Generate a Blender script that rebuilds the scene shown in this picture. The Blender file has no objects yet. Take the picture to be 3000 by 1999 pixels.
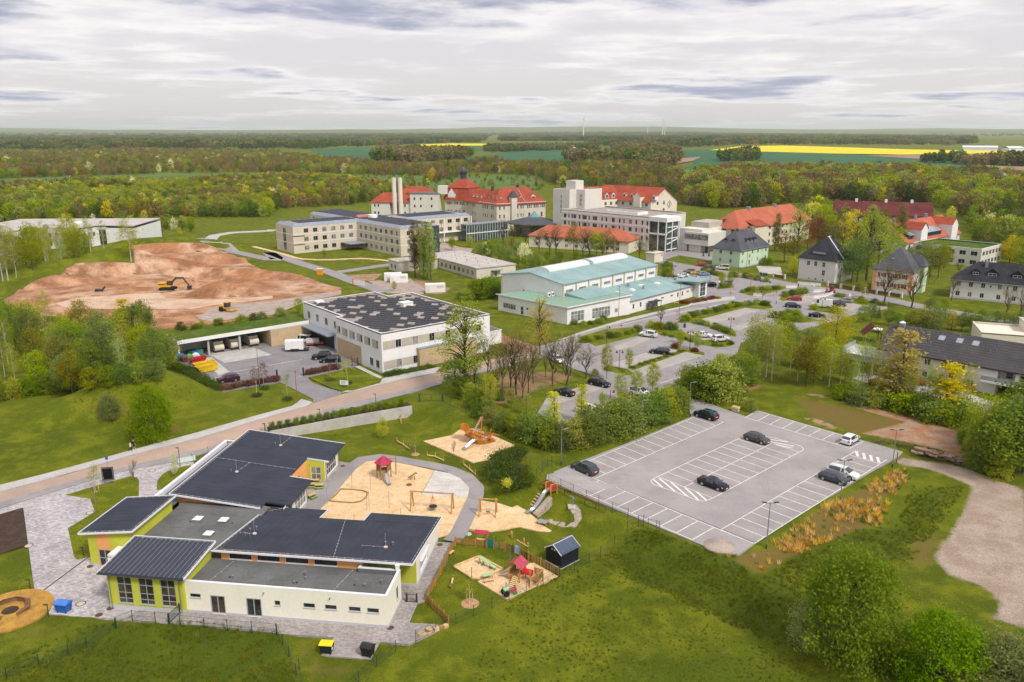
import bpy,bmesh,math,random
from math import cos,sin,pi,dist,hypot,atan2,sqrt
import numpy as np
from mathutils import Vector as Ab,Matrix
from mathutils.geometry import tessellate_polygon
random.seed(7);np.random.seed(7)
R=math.radians;BD=bpy.data
scene=bpy.context.scene
COL=scene.collection
def dv(n,k,v):n.inputs[k].default_value=v
# -- camera
ALT=50.5
PITCH=14.754
cam_d=BD.cameras.new('camera');cam=BD.objects.new('camera',cam_d);COL.objects.link(cam)
cam_d.sensor_width=36.;cam_d.lens=28.;cam_d.clip_start=1.;cam_d.clip_end=90000.
cam.location=(0,0,ALT);cam.rotation_euler=(R(90-PITCH),0,0)
scene.camera=cam
# -- sky, sun, exposure
SUN_EL,SUN_AZ=48.,140.
scene.view_settings.view_transform='Standard';scene.view_settings.look='None'
scene.view_settings.exposure=.38;scene.view_settings.gamma=1.;scene.view_settings.use_curve_mapping=False
world=BD.worlds.new('World');scene.world=world;world.use_nodes=True
def build_world():
 nt=world.node_tree;N=nt.nodes;L=nt.links;N.clear()
 out=N.new('ShaderNodeOutputWorld');bg=N.new('ShaderNodeBackground')
 L.new(bg.outputs[0],out.inputs[0])
 sky=N.new('ShaderNodeTexSky');sky.sky_type='NISHITA';sky.sun_disc=False
 sky.sun_elevation=R(SUN_EL);sky.sun_rotation=R(SUN_AZ);sky.dust_density=2.
 sc_=N.new('ShaderNodeVectorMath');sc_.operation='SCALE';dv(sc_,'Scale',.09)
 L.new(sky.outputs[0],sc_.inputs[0])
 tc=N.new('ShaderNodeTexCoord');sep=N.new('ShaderNodeSeparateXYZ');L.new(tc.outputs['Generated'],sep.inputs[0])
 def math_(op,a,b=None,c=None):
  n=N.new('ShaderNodeMath');n.operation=op
  for i,x in enumerate((a,b,c)):
   if x is None:continue
   if isinstance(x,(int,float)):dv(n,i,x)
   else:L.new(x,n.inputs[i])
  return n.outputs[0]
 def ramp(f,a,b,lo=.0,hi=1.):
  n=N.new('ShaderNodeMapRange');n.interpolation_type='SMOOTHSTEP'
  L.new(f,n.inputs[0]);dv(n,1,a);dv(n,2,b)
  dv(n,3,lo);dv(n,4,hi)
  return n.outputs[0]
 z=sep.outputs['Z']
 zz=math_('ADD',math_('MAXIMUM',z,.0),.045)
 px=math_('DIVIDE',sep.outputs['X'],zz);py=math_('DIVIDE',sep.outputs['Y'],zz)
 comb=N.new('ShaderNodeCombineXYZ');L.new(px,comb.inputs[0]);L.new(py,comb.inputs[1]);L.new(math_('MULTIPLY',z,7.),comb.inputs[2])
 def noise_(scale,det,rough,loc):
  mp=N.new('ShaderNodeMapping');dv(mp,'Location',loc);dv(mp,'Scale',(scale,scale*.95,scale))
  L.new(comb.outputs[0],mp.inputs[0])
  n=N.new('ShaderNodeTexNoise');dv(n,'Scale',1.);dv(n,'Detail',det);dv(n,'Roughness',rough)
  L.new(mp.outputs[0],n.inputs[0]);return n.outputs[0]
 n1=noise_(.36,9,.56,(3.1,1.7,.3));n2=noise_(1.5,8,.6,(7.,2.,1.));n3=noise_(.16,3,.5,(1.2,5.2,.6))
 body=math_('ADD',math_('ADD',math_('MULTIPLY',n1,.6),math_('MULTIPLY',n2,.14)),math_('MULTIPLY',n3,.26))
 lift=ramp(z,.055,.125,-.045,.03)
 d=math_('ADD',body,lift)
 dark=ramp(d,.495,.57)
 lite=ramp(d,.43,.51)
 def mixc(f,a,b):
  n=N.new('ShaderNodeMix');n.data_type='RGBA'
  if isinstance(f,(int,float)):dv(n,0,f)
  else:L.new(f,n.inputs[0])
  for i,x in((6,a),(7,b)):
   if isinstance(x,tuple):dv(n,i,(*x,1))
   else:L.new(x,n.inputs[i])
  return n.outputs[2]
 haze=mixc(ramp(z,.0,.10),(.66,.615,.60),(.64,.61,.63))
 base=mixc(.88,sc_.outputs[0],haze)
 c=mixc(lite,base,mixc(ramp(n2,.4,.65),(.70,.67,.69),(.80,.77,.76)))
 c=mixc(dark,c,mixc(ramp(n2,.35,.65),(.45,.46,.56),(.31,.325,.43)))
 L.new(c,bg.inputs[0]);dv(bg,1,1.)
build_world()
sun_d=BD.lights.new('sun','SUN');sun=BD.objects.new('sun',sun_d);COL.objects.link(sun)
sun_d.energy=2.4;sun_d.angle=R(10);sun_d.color=(1.,.95,.87)
sun.rotation_euler=(R(90-SUN_EL),0,R(180-SUN_AZ))
sun.location=(0,0,200)
world.cycles.sampling_method='MANUAL';world.cycles.sample_map_resolution=512
cy_=scene.cycles;cy_.max_bounces=5;cy_.diffuse_bounces=2;cy_.glossy_bounces=2;cy_.transmission_bounces=3;cy_.transparent_max_bounces=6;cy_.volume_bounces=1
cy_.caustics_reflective=False;cy_.caustics_refractive=False;cy_.use_denoising=True;cy_.use_adaptive_sampling=True;cy_.adaptive_threshold=.02
scene.render.use_persistent_data=False
# -- survey: bearing of a point in the photograph -> place on the terrain
F,CX,CY=2333.33,1500.,999.5
CP,SP=cos(R(PITCH)),sin(R(PITCH))
def P(u,v,z=.0):
 x=(u-CX)/F;y=-(v-CY)/F
 dx,dy,dz=x,CP+y*SP,-SP+y*CP
 t=(z-ALT)/dz
 return(dx*t,dy*t,z)
def crop(x0,y0,s):return lambda x,y:(x0+x/s,y0+y/s)
D=crop(0,0,1/1.275)
c1=crop(200,1240,3.92);c2=crop(200,1500,3.92);c3=crop(700,1240,3.92);c4=crop(700,1500,3.92)
cpA=crop(1600,1200,3.92);cpB=crop(2200,1200,3.92)
cs=crop(1150,1150,5.227);cy=crop(1300,1400,5.227);cq=crop(1200,1550,5.227);cb=crop(0,1600,5.227)
cd=crop(450,830,2.353);ct=crop(1250,900,2.353);cr=crop(2100,850,2.6144);cl=crop(0,550,2.353);cv=crop(2000,550,2.353)
ch=crop(750,480,2.6144);cc=crop(1400,450,3.1357)
# -- materials
MATS={}
def Cb(name):
 m=BD.materials.new(name);m.use_nodes=True;MATS[name]=m
 nt=m.node_tree;b=nt.nodes['Principled BSDF']
 return m,nt.nodes,nt.links,b
def nd(N,t,**k):
 n=N.new(t)
 for a,v in k.items():setattr(n,a,v)
 return n
def An(N,L,op,a,b=None,c=None):
 n=N.new('ShaderNodeMath');n.operation=op
 for i,x in enumerate((a,b,c)):
  if x is None:continue
  if isinstance(x,(int,float)):dv(n,i,x)
  else:L.new(x,n.inputs[i])
 return n.outputs[0]
def Bi(N,L,f,a,b,blend='MIX'):
 n=N.new('ShaderNodeMix');n.data_type='RGBA';n.blend_type=blend
 if isinstance(f,(int,float)):dv(n,0,f)
 else:L.new(f,n.inputs[0])
 for i,x in((6,a),(7,b)):
  if isinstance(x,tuple):dv(n,i,(*x[:3],1))
  else:L.new(x,n.inputs[i])
 return n.outputs[2]
def Az(N,L,vec,scale,detail=4,rough=.55):
 n=N.new('ShaderNodeTexNoise');dv(n,'Scale',scale);dv(n,'Detail',detail);dv(n,'Roughness',rough)
 if vec is not None:L.new(vec,n.inputs['Vector'])
 return n.outputs[0]
def Aq(N,L,f,a,b,lo=.0,hi=1.):
 n=N.new('ShaderNodeMapRange');n.interpolation_type='SMOOTHSTEP'
 L.new(f,n.inputs[0]);dv(n,1,a);dv(n,2,b);dv(n,3,lo);dv(n,4,hi)
 return n.outputs[0]
def Cv(N,L,b,h,strength,dist=.05):
 n=N.new('ShaderNodeBump');dv(n,'Strength',strength);dv(n,'Distance',dist)
 L.new(h,n.inputs['Height']);L.new(n.outputs[0],b.inputs['Normal'])
def M(name,col,rough=.75,var=.12,scale=.6,fine=6.,bump=.0,metallic=.0,spec=.35,alt=None,world=False):
 """plain material: base colour with slow and fine variation of its own, optional second tone and relief"""
 if name in MATS:return MATS[name]
 m,N,L,b=Cb(name)
 if world:vec=nd(N,'ShaderNodeNewGeometry').outputs['Position']
 else:vec=nd(N,'ShaderNodeTexCoord').outputs['Object']
 n1=Az(N,L,vec,scale,5,.6);n2=Az(N,L,vec,fine,3,.6)
 a=tuple(c*(1-var)for c in col);c2_=tuple(min(1,c*(1+var))for c in col)
 k=Aq(N,L,n1,.3,.7);cl_=Bi(N,L,k,a,alt if alt else c2_)
 k2=Aq(N,L,n2,.3,.7,1-var*.6,1+var*.6)
 mul=nd(N,'ShaderNodeVectorMath',operation='SCALE');L.new(cl_,mul.inputs[0]);L.new(k2,mul.inputs['Scale'])
 L.new(mul.outputs[0],b.inputs['Base Color'])
 dv(b,'Roughness',rough);dv(b,'Metallic',metallic);dv(b,'Specular IOR Level',spec)
 if bump:Cv(N,L,b,n2,bump)
 return m
def Mbrick(name,c_a,c_b,mortar,w,h,gap=.012,rough=.85,bump=.4,off=.5,var=.25):
 """laid pattern from UV in metres (pavers, bricks, roof tiles)"""
 m,N,L,b=Cb(name)
 uv=nd(N,'ShaderNodeUVMap').outputs[0]
 t=nd(N,'ShaderNodeTexBrick');t.offset=off;L.new(uv,t.inputs['Vector'])
 dv(t,'Color1',(*c_a,1));dv(t,'Color2',(*c_b,1));dv(t,'Mortar',(*mortar,1))
 dv(t,'Scale',1.);dv(t,'Mortar Size',gap);dv(t,'Brick Width',w);dv(t,'Row Height',h)
 dv(t,'Mortar Smooth',.1)
 n1=Az(N,L,uv,.25,5,.6);n2=Az(N,L,uv,2.5,3)
 k=An(N,L,'MULTIPLY',Aq(N,L,n1,.25,.75,1-var,1+var),Aq(N,L,n2,.3,.7,1-var*.5,1+var*.5))
 mul=nd(N,'ShaderNodeVectorMath',operation='SCALE');L.new(t.outputs[0],mul.inputs[0]);L.new(k,mul.inputs['Scale'])
 L.new(mul.outputs[0],b.inputs['Base Color']);dv(b,'Roughness',rough);dv(b,'Specular IOR Level',.25)
 inv=An(N,L,'SUBTRACT',1.,t.outputs[1]);Cv(N,L,b,inv,bump,.02)
 return m
def Mglass(name,col,rough=.06,curtain=.0):
 m,N,L,b=Cb(name)
 vec=nd(N,'ShaderNodeNewGeometry').outputs['Position']
 n1=Az(N,L,vec,.9,2)
 L.new(Bi(N,L,Aq(N,L,n1,.4,.65),tuple(c*.6 for c in col),tuple(c*1.5 for c in col)),b.inputs['Base Color'])
 dv(b,'Roughness',rough);dv(b,'Specular IOR Level',.6)
 return m
def Mleaf(name,c_a,c_b,c_c,trans=.45):
 """foliage: three leaf tones mixed within a crown and shifted from tree to tree"""
 m,N,L,b=Cb(name);c_a,c_b,c_c=((min(.85,q[0]*2.7),min(.85,q[1]*2.3),q[2]*1.3 if q[2]<.1 else q[2])for q in(c_a,c_b,c_c))
 oi=nd(N,'ShaderNodeObjectInfo');geo=nd(N,'ShaderNodeNewGeometry')
 n1=Az(N,L,geo.outputs['Position'],.45,3);n2=Az(N,L,geo.outputs['Position'],3.,2)
 c=Bi(N,L,Aq(N,L,n1,.35,.65),c_a,c_b);c=Bi(N,L,Aq(N,L,n2,.45,.75),c,c_c)
 hsv=nd(N,'ShaderNodeHueSaturation');L.new(c,hsv.inputs['Color'])
 L.new(An(N,L,'MULTIPLY_ADD',oi.outputs['Random'],.045,.4775),hsv.inputs['Hue'])
 r2=An(N,L,'FRACT',An(N,L,'MULTIPLY',oi.outputs['Random'],7.31));L.new(An(N,L,'MULTIPLY_ADD',r2,.5,.75),hsv.inputs['Value'])
 r3=An(N,L,'FRACT',An(N,L,'MULTIPLY',oi.outputs['Random'],13.7));L.new(An(N,L,'MULTIPLY_ADD',r3,.35,.8),hsv.inputs['Saturation'])
 out=[n for n in N if n.type=='OUTPUT_MATERIAL'][0]
 L.new(hsv.outputs[0],b.inputs['Base Color']);dv(b,'Roughness',.7);dv(b,'Specular IOR Level',.15)
 tr=nd(N,'ShaderNodeBsdfTranslucent');L.new(hsv.outputs[0],tr.inputs[0])
 mx=nd(N,'ShaderNodeMixShader');dv(mx,0,trans);L.new(b.outputs[0],mx.inputs[1]);L.new(tr.outputs[0],mx.inputs[2])
 L.new(mx.outputs[0],out.inputs[0])
 return m
# -- mesh builder
class MB:
 def __init__(s):s.v=[];s.f=[];s.m=[];s.M=None
 def _a(s,pts):
  n=len(s.v)
  if s.M is not None:pts=[tuple(s.M@Ab(p))for p in pts]
  s.v.extend(tuple(p)for p in pts);return n
 def face(s,pts,mi=0):n=s._a(pts);s.f.append(tuple(range(n,n+len(pts))));s.m.append(mi);return s
 def hexa(s,p,mi=0):
  n=s._a(p)
  for q in((3,2,1,0),(4,5,6,7),(0,1,5,4),(1,2,6,5),(2,3,7,6),(3,0,4,7)):s.f.append(tuple(n+i for i in q));s.m.append(mi)
  return s
 def box(s,x0,y0,z0,x1,y1,z1,mi=0):
  if x0>x1:x0,x1=x1,x0
  if y0>y1:y0,y1=y1,y0
  if z0>z1:z0,z1=z1,z0
  return s.hexa([(x0,y0,z0),(x1,y0,z0),(x1,y1,z0),(x0,y1,z0),(x0,y0,z1),(x1,y0,z1),(x1,y1,z1),(x0,y1,z1)],mi)
 def beam(s,a,b,w,h,mi=0,up=(0,0,1)):
  a=Ab(a);b=Ab(b);d=(b-a)
  if d.length<1e-6:return s
  d.normalize();u=Ab(up)
  if abs(d.dot(u))>.98:u=Ab((1,0,0))
  sd=d.cross(u).normalized()*(w/2);n=sd.normalized().cross(d)*(h/2)
  return s.hexa([a-sd-n,a+sd-n,b+sd-n,b-sd-n,a-sd+n,a+sd+n,b+sd+n,b-sd+n],mi)
 def tube(s,pts,r,n=6,r2=None,mi=0,cap=True):
  pts=[Ab(p)for p in pts];k=len(pts);base=len(s.v);rings=[]
  for i,p in enumerate(pts):
   d=(pts[min(i+1,k-1)]-pts[max(i-1,0)]).normalized()
   u=Ab((0,0,1))if abs(d.z)<.95 else Ab((1,0,0))
   a=d.cross(u).normalized();b=d.cross(a)
   rr=r if r2 is None else r+(r2-r)*i/(k-1)
   rings.append(s._a([p+a*(rr*cos(t*2*pi/n))+b*(rr*sin(t*2*pi/n))for t in range(n)]))
  for i in range(k-1):
   for t in range(n):
    t2=(t+1)%n;s.f.append((rings[i]+t,rings[i+1]+t,rings[i+1]+t2,rings[i]+t2));s.m.append(mi)
  if cap:
   s.f.append(tuple(rings[0]+t for t in range(n)));s.m.append(mi)
   s.f.append(tuple(rings[-1]+t for t in reversed(range(n))));s.m.append(mi)
  return s
 def cyl(s,x,y,z0,z1,r0,r1=None,n=10,mi=0):
  return s.lathe([(r0,z0),(r0 if r1 is None else r1,z1)],n,(x,y),mi)
 def lathe(s,prof,n=12,c=(0,0),mi=0,cap=True):
  rings=[s._a([(c[0]+r*cos(2*pi*t/n),c[1]+r*sin(2*pi*t/n),z)for t in range(n)])for r,z in prof]
  for i in range(len(rings)-1):
   for t in range(n):
    t2=(t+1)%n;s.f.append((rings[i]+t,rings[i]+t2,rings[i+1]+t2,rings[i+1]+t));s.m.append(mi)
  if cap:
   s.f.append(tuple(rings[0]+t for t in reversed(range(n))));s.m.append(mi)
   s.f.append(tuple(rings[-1]+t for t in range(n)));s.m.append(mi)
  return s
 def prism(s,poly,z0,z1,mi=0,top=None,bottom=True):
  """poly ccw; z0,z1 numbers or functions of (x,y)"""
  f0=z0 if callable(z0)else(lambda x,y:z0);f1=z1 if callable(z1)else(lambda x,y:z1)
  n=len(poly);lo=s._a([(x,y,f0(x,y))for x,y in poly]);hi=s._a([(x,y,f1(x,y))for x,y in poly])
  for i in range(n):
   j=(i+1)%n;s.f.append((lo+i,lo+j,hi+j,hi+i));s.m.append(mi)
  tm=mi if top is None else top
  if n<=4:
   s.f.append(tuple(range(hi,hi+n)));s.m.append(tm)
   if bottom:s.f.append(tuple(reversed(range(lo,lo+n))));s.m.append(mi)
  else:
   for t in tessellate_polygon([[Ab((x,y,0))for x,y in poly]]):
    a=[Ab(poly[i])for i in t];cr_=(a[1]-a[0]).cross(a[2]-a[0])
    if cr_<0:t=t[::-1]
    s.f.append(tuple(hi+i for i in t));s.m.append(tm)
    if bottom:s.f.append(tuple(lo+i for i in reversed(t)));s.m.append(mi)
  return s
 def mesh(s,name,mats,smooth=False,uv=True):
  me=BD.meshes.new(name);me.from_pydata(s.v,[],s.f)
  if not isinstance(mats,(list,tuple)):mats=[mats]
  for m in mats:me.materials.append(m)
  if len(mats)>1:me.polygons.foreach_set('material_index',s.m)
  if smooth:me.polygons.foreach_set('use_smooth',[True]*len(me.polygons))
  if uv and s.f:
   lay=me.uv_layers.new(name='UVMap');co=[Ab(p)for p in s.v];dat=np.zeros((len(me.loops),2),np.float32);k=0
   for f in s.f:
    n=Ab((0,0,0));a=co[f[0]]
    for i in range(1,len(f)-1):n+=(co[f[i]]-a).cross(co[f[i+1]]-a)
    if n.length<1e-9:n=Ab((0,0,1))
    n.normalize()
    if abs(n.z)>.995:ux,vx=Ab((1,0,0)),Ab((0,1,0))
    else:ux=Ab((0,0,1)).cross(n).normalized();vx=n.cross(ux)
    for i in f:dat[k]=(co[i].dot(ux),co[i].dot(vx));k+=1
   lay.data.foreach_set('uv',dat.ravel())
  me.update();return me
 def build(s,name,mats,parent=None,smooth=False,kind=None,label=None,uv=True,loc=None,rz=.0,split=False):
  if split:
   par={};key=[tuple(round(c,3)for c in p)for p in s.v]
   def find(a):
    while par.setdefault(a,a)!=a:par[a]=par[par[a]];a=par[a]
    return a
   for f in s.f:
    r=find(key[f[0]])
    for i in f[1:]:par[find(key[i])]=r
   gr={}
   for f,m in zip(s.f,s.m):gr.setdefault(find(key[f[0]]),[]).append((f,m))
   if len(gr)>1:
    last=None
    for fs in gr.values():
     q=MB()
     for f,m in fs:q.face([s.v[i]for i in f],m)
     last=q.build(name,mats,parent,smooth,kind,label,uv,loc,rz)
    return last
  o=BD.objects.new(name,s.mesh(name,mats,smooth,uv));COL.objects.link(o)
  if parent is not None:o.parent=parent
  if loc is not None:o.location=loc
  if rz:o.rotation_euler=(0,0,rz)
  if kind:o['kind']=kind
  if label:o['label']=label
  return o
def _mk(n):return lambda*a:getattr(MB(),n)(*a).build
_b,_t,_c,_l,_m,_h,_p=map(_mk,('box','tube','cyl','lathe','beam','hexa','prism'))
def tag(o,label,cat,group=None):
 o['label']=label;o['category']=cat
 if group:o['group']=group
 return o
def Ac(name,label,cat,loc=(0,0,0),rz=.0,group=None):
 o=BD.objects.new(name,None);COL.objects.link(o);o.empty_display_size=.3
 o.location=loc;o.rotation_euler=(0,0,rz);return tag(o,label,cat,group)
def inst(me,name,parent=None,loc=(0,0,0),rz=.0,scale=1.,rot=None):
 o=BD.objects.new(name,me);COL.objects.link(o)
 if parent is not None:o.parent=parent
 o.location=loc;o.rotation_euler=rot if rot else(0,0,rz);o.scale=scale if isinstance(scale,(tuple,list))else(scale,)*3
 return o
def children(o):return[c for c in BD.objects if c.parent==o]
def snap(o):return(o,[snap(c)for c in children(o)])
def copy_snap(sn,parent=None,label=None,loc=None,rz=None,scale=None,group=None):
 o,ch=sn;c=o.copy();COL.objects.link(c);c.parent=parent
 if label:c['label']=label
 if group:c['group']=group
 if loc is not None:c.location=loc
 if rz is not None:c.rotation_euler=(0,0,rz)
 if scale is not None:c.scale=scale if isinstance(scale,(tuple,list))else(scale,)*3
 for k in ch:copy_snap(k,c)
 return c
# -- materials in use
Ad=M('white_render',(.78,.77,.76),.85,.05,.15,1.5)
cream=M('cream_render',(.82,.785,.66),.85,.04,.2,2.)
beige=M('beige_render',(.66,.62,.53),.85,.07,.15,1.5)
plinth=M('grey_plinth',(.5,.5,.54),.85,.06)
lime=M('lime_render',(.50,.52,.05),.85,.05,.3,2.)
orange=M('orange_render',(.80,.38,.13),.85,.05,.3,2.)
Ao=M('white_metal_trim',(.74,.75,.80),.45,.04)
membrane=M('dark_roof_membrane',(.034,.040,.058),.85,.18,.25,8.,bump=.1)
Bo=M('grey_bitumen',(.13,.132,.128),.9,.2,.25,5.,bump=.1)
Af=M('grey_metal',(.32,.34,.37),.45,.06,metallic=.6)
Bz=M('zinc',(.34,.38,.44),.5,.08,metallic=.5)
Ag=M('dark_metal',(.03,.035,.045),.5,.1)
green_m=M('green_fence_metal',(.012,.05,.045),.5,.1)
Ax=M('white_window_frame',(.7,.7,.7),.5,.03)
Al=M('grey_window_frame',(.36,.38,.42),.5,.03)
Ah=Mglass('dark_glass',(.022,.025,.026));Bu=Mglass('brown_room_glass',(.06,.045,.03));Am=Mglass('curtained_glass',(.22,.22,.20),.12)
Bc=Mglass('green_glass',(.06,.09,.085),.05)
wood=M('timber',(.46,.25,.075),.75,.25,1.2,9.);Av=M('weathered_timber',(.30,.19,.07),.8,.25,1.2,9.);Bt=M('orange_timber',(.56,.22,.035),.7,.22,1.,7.)
At=M('pale_timber',(.6,.42,.2),.8,.2,1.,7.);Ba=M('brown_timber',(.16,.075,.03),.8,.2,1.,7.)
Ca=M('stainless',(.62,.63,.65),.28,.05,metallic=.9)
Cs=M('red_panel',(.42,.03,.07),.6,.12,1.,5.)
Bl=M('concrete',(.46,.44,.41),.9,.12,.4,3.,bump=.15)
Ar=M('rubber',(.015,.015,.016),.8,.1)
# -- windows and walls
_win={}
def win_mesh(w,h,nx,ny,fm,gm,sill,fw,bars):
 k=(round(w,2),round(h,2),nx,ny,fm.name,gm.name,sill,fw,str(bars))
 if k in _win:return _win[k]
 a=MB();d0,d1=.05,.12;x=w/2
 a.box(-x,d0,0,-x+fw,d1,h).box(x-fw,d0,0,x,d1,h).box(-x+fw,d0,0,x-fw,d1,fw).box(-x+fw,d0,h-fw,x-fw,d1,h)
 for i in range(1,nx):c=-x+w*i/nx;a.box(c-fw*.45,d0+.005,fw,c+fw*.45,d1-.005,h-fw)
 zs=bars if bars else[h*i/ny for i in range(1,ny)]
 for c in zs:a.box(-x+fw,d0+.01,c-fw*.45,x-fw,d1-.01,c+fw*.45)
 if sill:a.box(-x-.06,-.07,-.055,x+.06,d1,-.004)
 g=MB();g.box(-x+fw*.5,d1-.035,fw*.5,x-fw*.5,d1-.02,h-fw*.5)
 _win[k]=(a.mesh('window',fm,uv=False),g.mesh('pane',gm,uv=False));return _win[k]
def Bg(t,p,rz,w,h,nx=2,ny=1,fm=None,gm=None,sill=True,fw=.07,name='window',bars=None):
 a,g=win_mesh(w,h,nx,ny,fm or Ax,gm or Ah,sill,fw,bars)
 o=inst(a,name,t,p,rz);inst(g,'pane',o);return o
def Aa(mb,t,p0,p1,z0,z1,ops=(),mi=0,depth=.13,fm=None,gms=None,sill=True,name='window'):
 """wall from p0 to p1 (outside on the right); ops: (s, sill, w, h[, nx, ny, opts]); z1 number or (za, zb) sloping top"""
 x0,y0=p0;x1,y1=p1;Ln=hypot(x1-x0,y1-y0);dx,dy=(x1-x0)/Ln,(y1-y0)/Ln;nx_,ny_=dy,-dx
 za,zb=z1 if isinstance(z1,tuple)else(z1,z1);zt=min(za,zb)
 W=lambda s,z,o=.0:(x0+dx*s+nx_*o,y0+dy*s+ny_*o,z)
 S=sorted({.0,Ln}|{round(max(.02,min(Ln-.02,q)),3)for o in ops for q in(o[0]-o[2]/2,o[0]+o[2]/2)})
 Zs=sorted({z0,zt}|{round(max(z0,min(zt,q)),3)for o in ops for q in(o[1],o[1]+o[3])})
 hole=lambda s,z:any(abs(s-o[0])<o[2]/2 and o[1]<z<o[1]+o[3]for o in ops)
 for j in range(len(Zs)-1):
  i=0
  while i<len(S)-1:
   zc=(Zs[j]+Zs[j+1])/2
   if hole((S[i]+S[i+1])/2,zc):i+=1;continue
   k=i
   while k+1<len(S)-1 and not hole((S[k+1]+S[k+2])/2,zc):k+=1
   mb.face([W(S[i],Zs[j]),W(S[k+1],Zs[j]),W(S[k+1],Zs[j+1]),W(S[i],Zs[j+1])],mi);i=k+1
 if abs(za-zb)>1e-4:
  mb.face([W(0,zt),W(Ln,zt),W(Ln,zb)]if zb>za else[W(0,zt),W(Ln,zt),W(0,za)],mi)
 rz=atan2(dy,dx)
 for n,o in enumerate(ops):
  s,zs,w,h=o[:4];a,b=s-w/2,s+w/2
  mb.face([W(a,zs),W(a,zs,-depth),W(a,zs+h,-depth),W(a,zs+h)],mi);mb.face([W(b,zs,-depth),W(b,zs),W(b,zs+h),W(b,zs+h,-depth)],mi)
  mb.face([W(a,zs+h),W(a,zs+h,-depth),W(b,zs+h,-depth),W(b,zs+h)],mi);mb.face([W(a,zs,-depth),W(a,zs),W(b,zs),W(b,zs,-depth)],mi)
  kw=dict(o[6])if len(o)>6 else{}
  if gms and 'gm' not in kw:kw['gm']=random.choice(gms)
  if 'fm' not in kw and fm:kw['fm']=fm
  kw.setdefault('sill',sill);kw.setdefault('name',name)
  Bg(t,W(s,zs),rz,w,h,o[4]if len(o)>4 else 2,o[5]if len(o)>5 else 1,**kw)
def row(n,a,b,sill,w,h,nx=2,ny=1,**kw):
 return[((a+b)/2 if n==1 else a+(b-a)*i/(n-1),sill,w,h,nx,ny,kw)for i in range(n)]
def hip(mb,x0,y0,x1,y1,ze,zr,inset,over=.5,mi=0,th=.18,axis='x',flare=.0):
 """hipped (inset>0) or gabled (inset=0) roof over a rectangle, ridge along axis; returns nothing"""
 sl=(zr-ze)/((y1-y0)/2 if axis=='x' else(x1-x0)/2);zo=ze-sl*over
 X0,Y0,X1,Y1=x0-over,y0-over,x1+over,y1+over
 if axis=='x':
  ym=(y0+y1)/2;ra=(x0-over+(inset+over if inset else 0),ym,zr);rb=(x1+over-(inset+over if inset else 0),ym,zr)
  A,B,C_,Dd=(X0,Y0,zo),(X1,Y0,zo),(X1,Y1,zo),(X0,Y1,zo)
  fs=[[A,B,rb,ra],[C_,Dd,ra,rb]]+([[B,C_,rb],[Dd,A,ra]]if inset else[])
 else:
  xm=(x0+x1)/2;ra=(xm,y0-over+(inset+over if inset else 0),zr);rb=(xm,y1+over-(inset+over if inset else 0),zr)
  A,B,C_,Dd=(X0,Y0,zo),(X1,Y0,zo),(X1,Y1,zo),(X0,Y1,zo)
  fs=[[B,C_,rb,ra],[Dd,A,ra,rb]]+([[A,B,ra],[C_,Dd,rb]]if inset else[])
 for f in fs:
  mb.face(f,mi);mb.face([(p[0],p[1],p[2]-th)for p in reversed(f)],mi)
  for i in range(len(f)):
   a,b=f[i],f[(i+1)%len(f)]
   if max(a[2],b[2])-zo<1e-4 or not inset:mb.face([(a[0],a[1],a[2]-th),(b[0],b[1],b[2]-th),b,a],mi)
def Bj(mb_roof,mb_cap,poly,z,par=.35,w=.3,cap=.06,inner=0):
 """roof surface z inside parapet of height par and width w (poly ccw)"""
 n=len(poly)
 def offs(i):
  a,b,c=Ab(poly[i-1]),Ab(poly[i]),Ab(poly[(i+1)%n])
  d1=(b-a).normalized();d2=(c-b).normalized();n1=Ab((-d1.y,d1.x));n2=Ab((-d2.y,d2.x))
  k=(n1+n2);k/=max(.2,1+n1.dot(n2));return(b.x+k.x*w,b.y+k.y*w)
 ins=[offs(i)for i in range(n)]
 for i in range(n):
  j=(i+1)%n;a,b,c,d=poly[i],poly[j],ins[j],ins[i]
  mb_cap.hexa([(*a,z+par),(*b,z+par),(*c,z+par),(*d,z+par),(*a,z+par+cap),(*b,z+par+cap),(*c,z+par+cap),(*d,z+par+cap)])
  mb_roof.face([(*d,z+par),(*c,z+par),(*c,z),(*d,z)],inner)
 for t in tessellate_polygon([[Ab((x,y,0))for x,y in ins]]):
  a=[Ab(ins[i])for i in t]
  if(a[1]-a[0]).cross(a[2]-a[0])<0:t=t[::-1]
  mb_roof.face([(*ins[i],z)for i in t])
# -- terrain height
ce=crop(0,1000,2.6133);cm=crop(1700,1300,1.81);cw=crop(1900,750,3.3614);cu=crop(1600,880,1.9214);c5=crop(500,1200,1.9625)
LOW=-2.
XY=lambda p,z=.0:P(*p,z)[:2]
L_POLY=[(-400,-400),(60,-400),(34,20),(31,60),(29.5,70),(26,76),(20.5,83.5),(15.5,90.5),(8.5,97),(3.5,103.5),(.0,110),(-1.5,118),(-7,128),(-15,138),(-19.6,144.6),(-42.4,133.2),(-48,128),(-60,118),(-76,107.5),(-400,0)]
WALL_A,WALL_B=(-42.4,133.2),(-19.6,144.6)
def Cw(x,y,a,b):
 ax,ay=a;bx,by=b;dx,dy=bx-ax,by-ay
 t=np.clip(((x-ax)*dx+(y-ay)*dy)/(dx*dx+dy*dy),0,1)
 return np.hypot(x-ax-t*dx,y-ay-t*dy)
def inside(x,y,poly):
 r=np.zeros(np.shape(x),bool);n=len(poly)
 for i in range(n):
  x0,y0=poly[i];x1,y1=poly[(i+1)%n]
  if y0==y1:continue
  c=((y0>y)!=(y1>y))&(x<(x1-x0)*(y-y0)/(y1-y0)+x0);r^=c
 return r
def sm(t):t=np.clip(t,0,1);return t*t*(3-2*t)
BUMPS=[]
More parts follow.
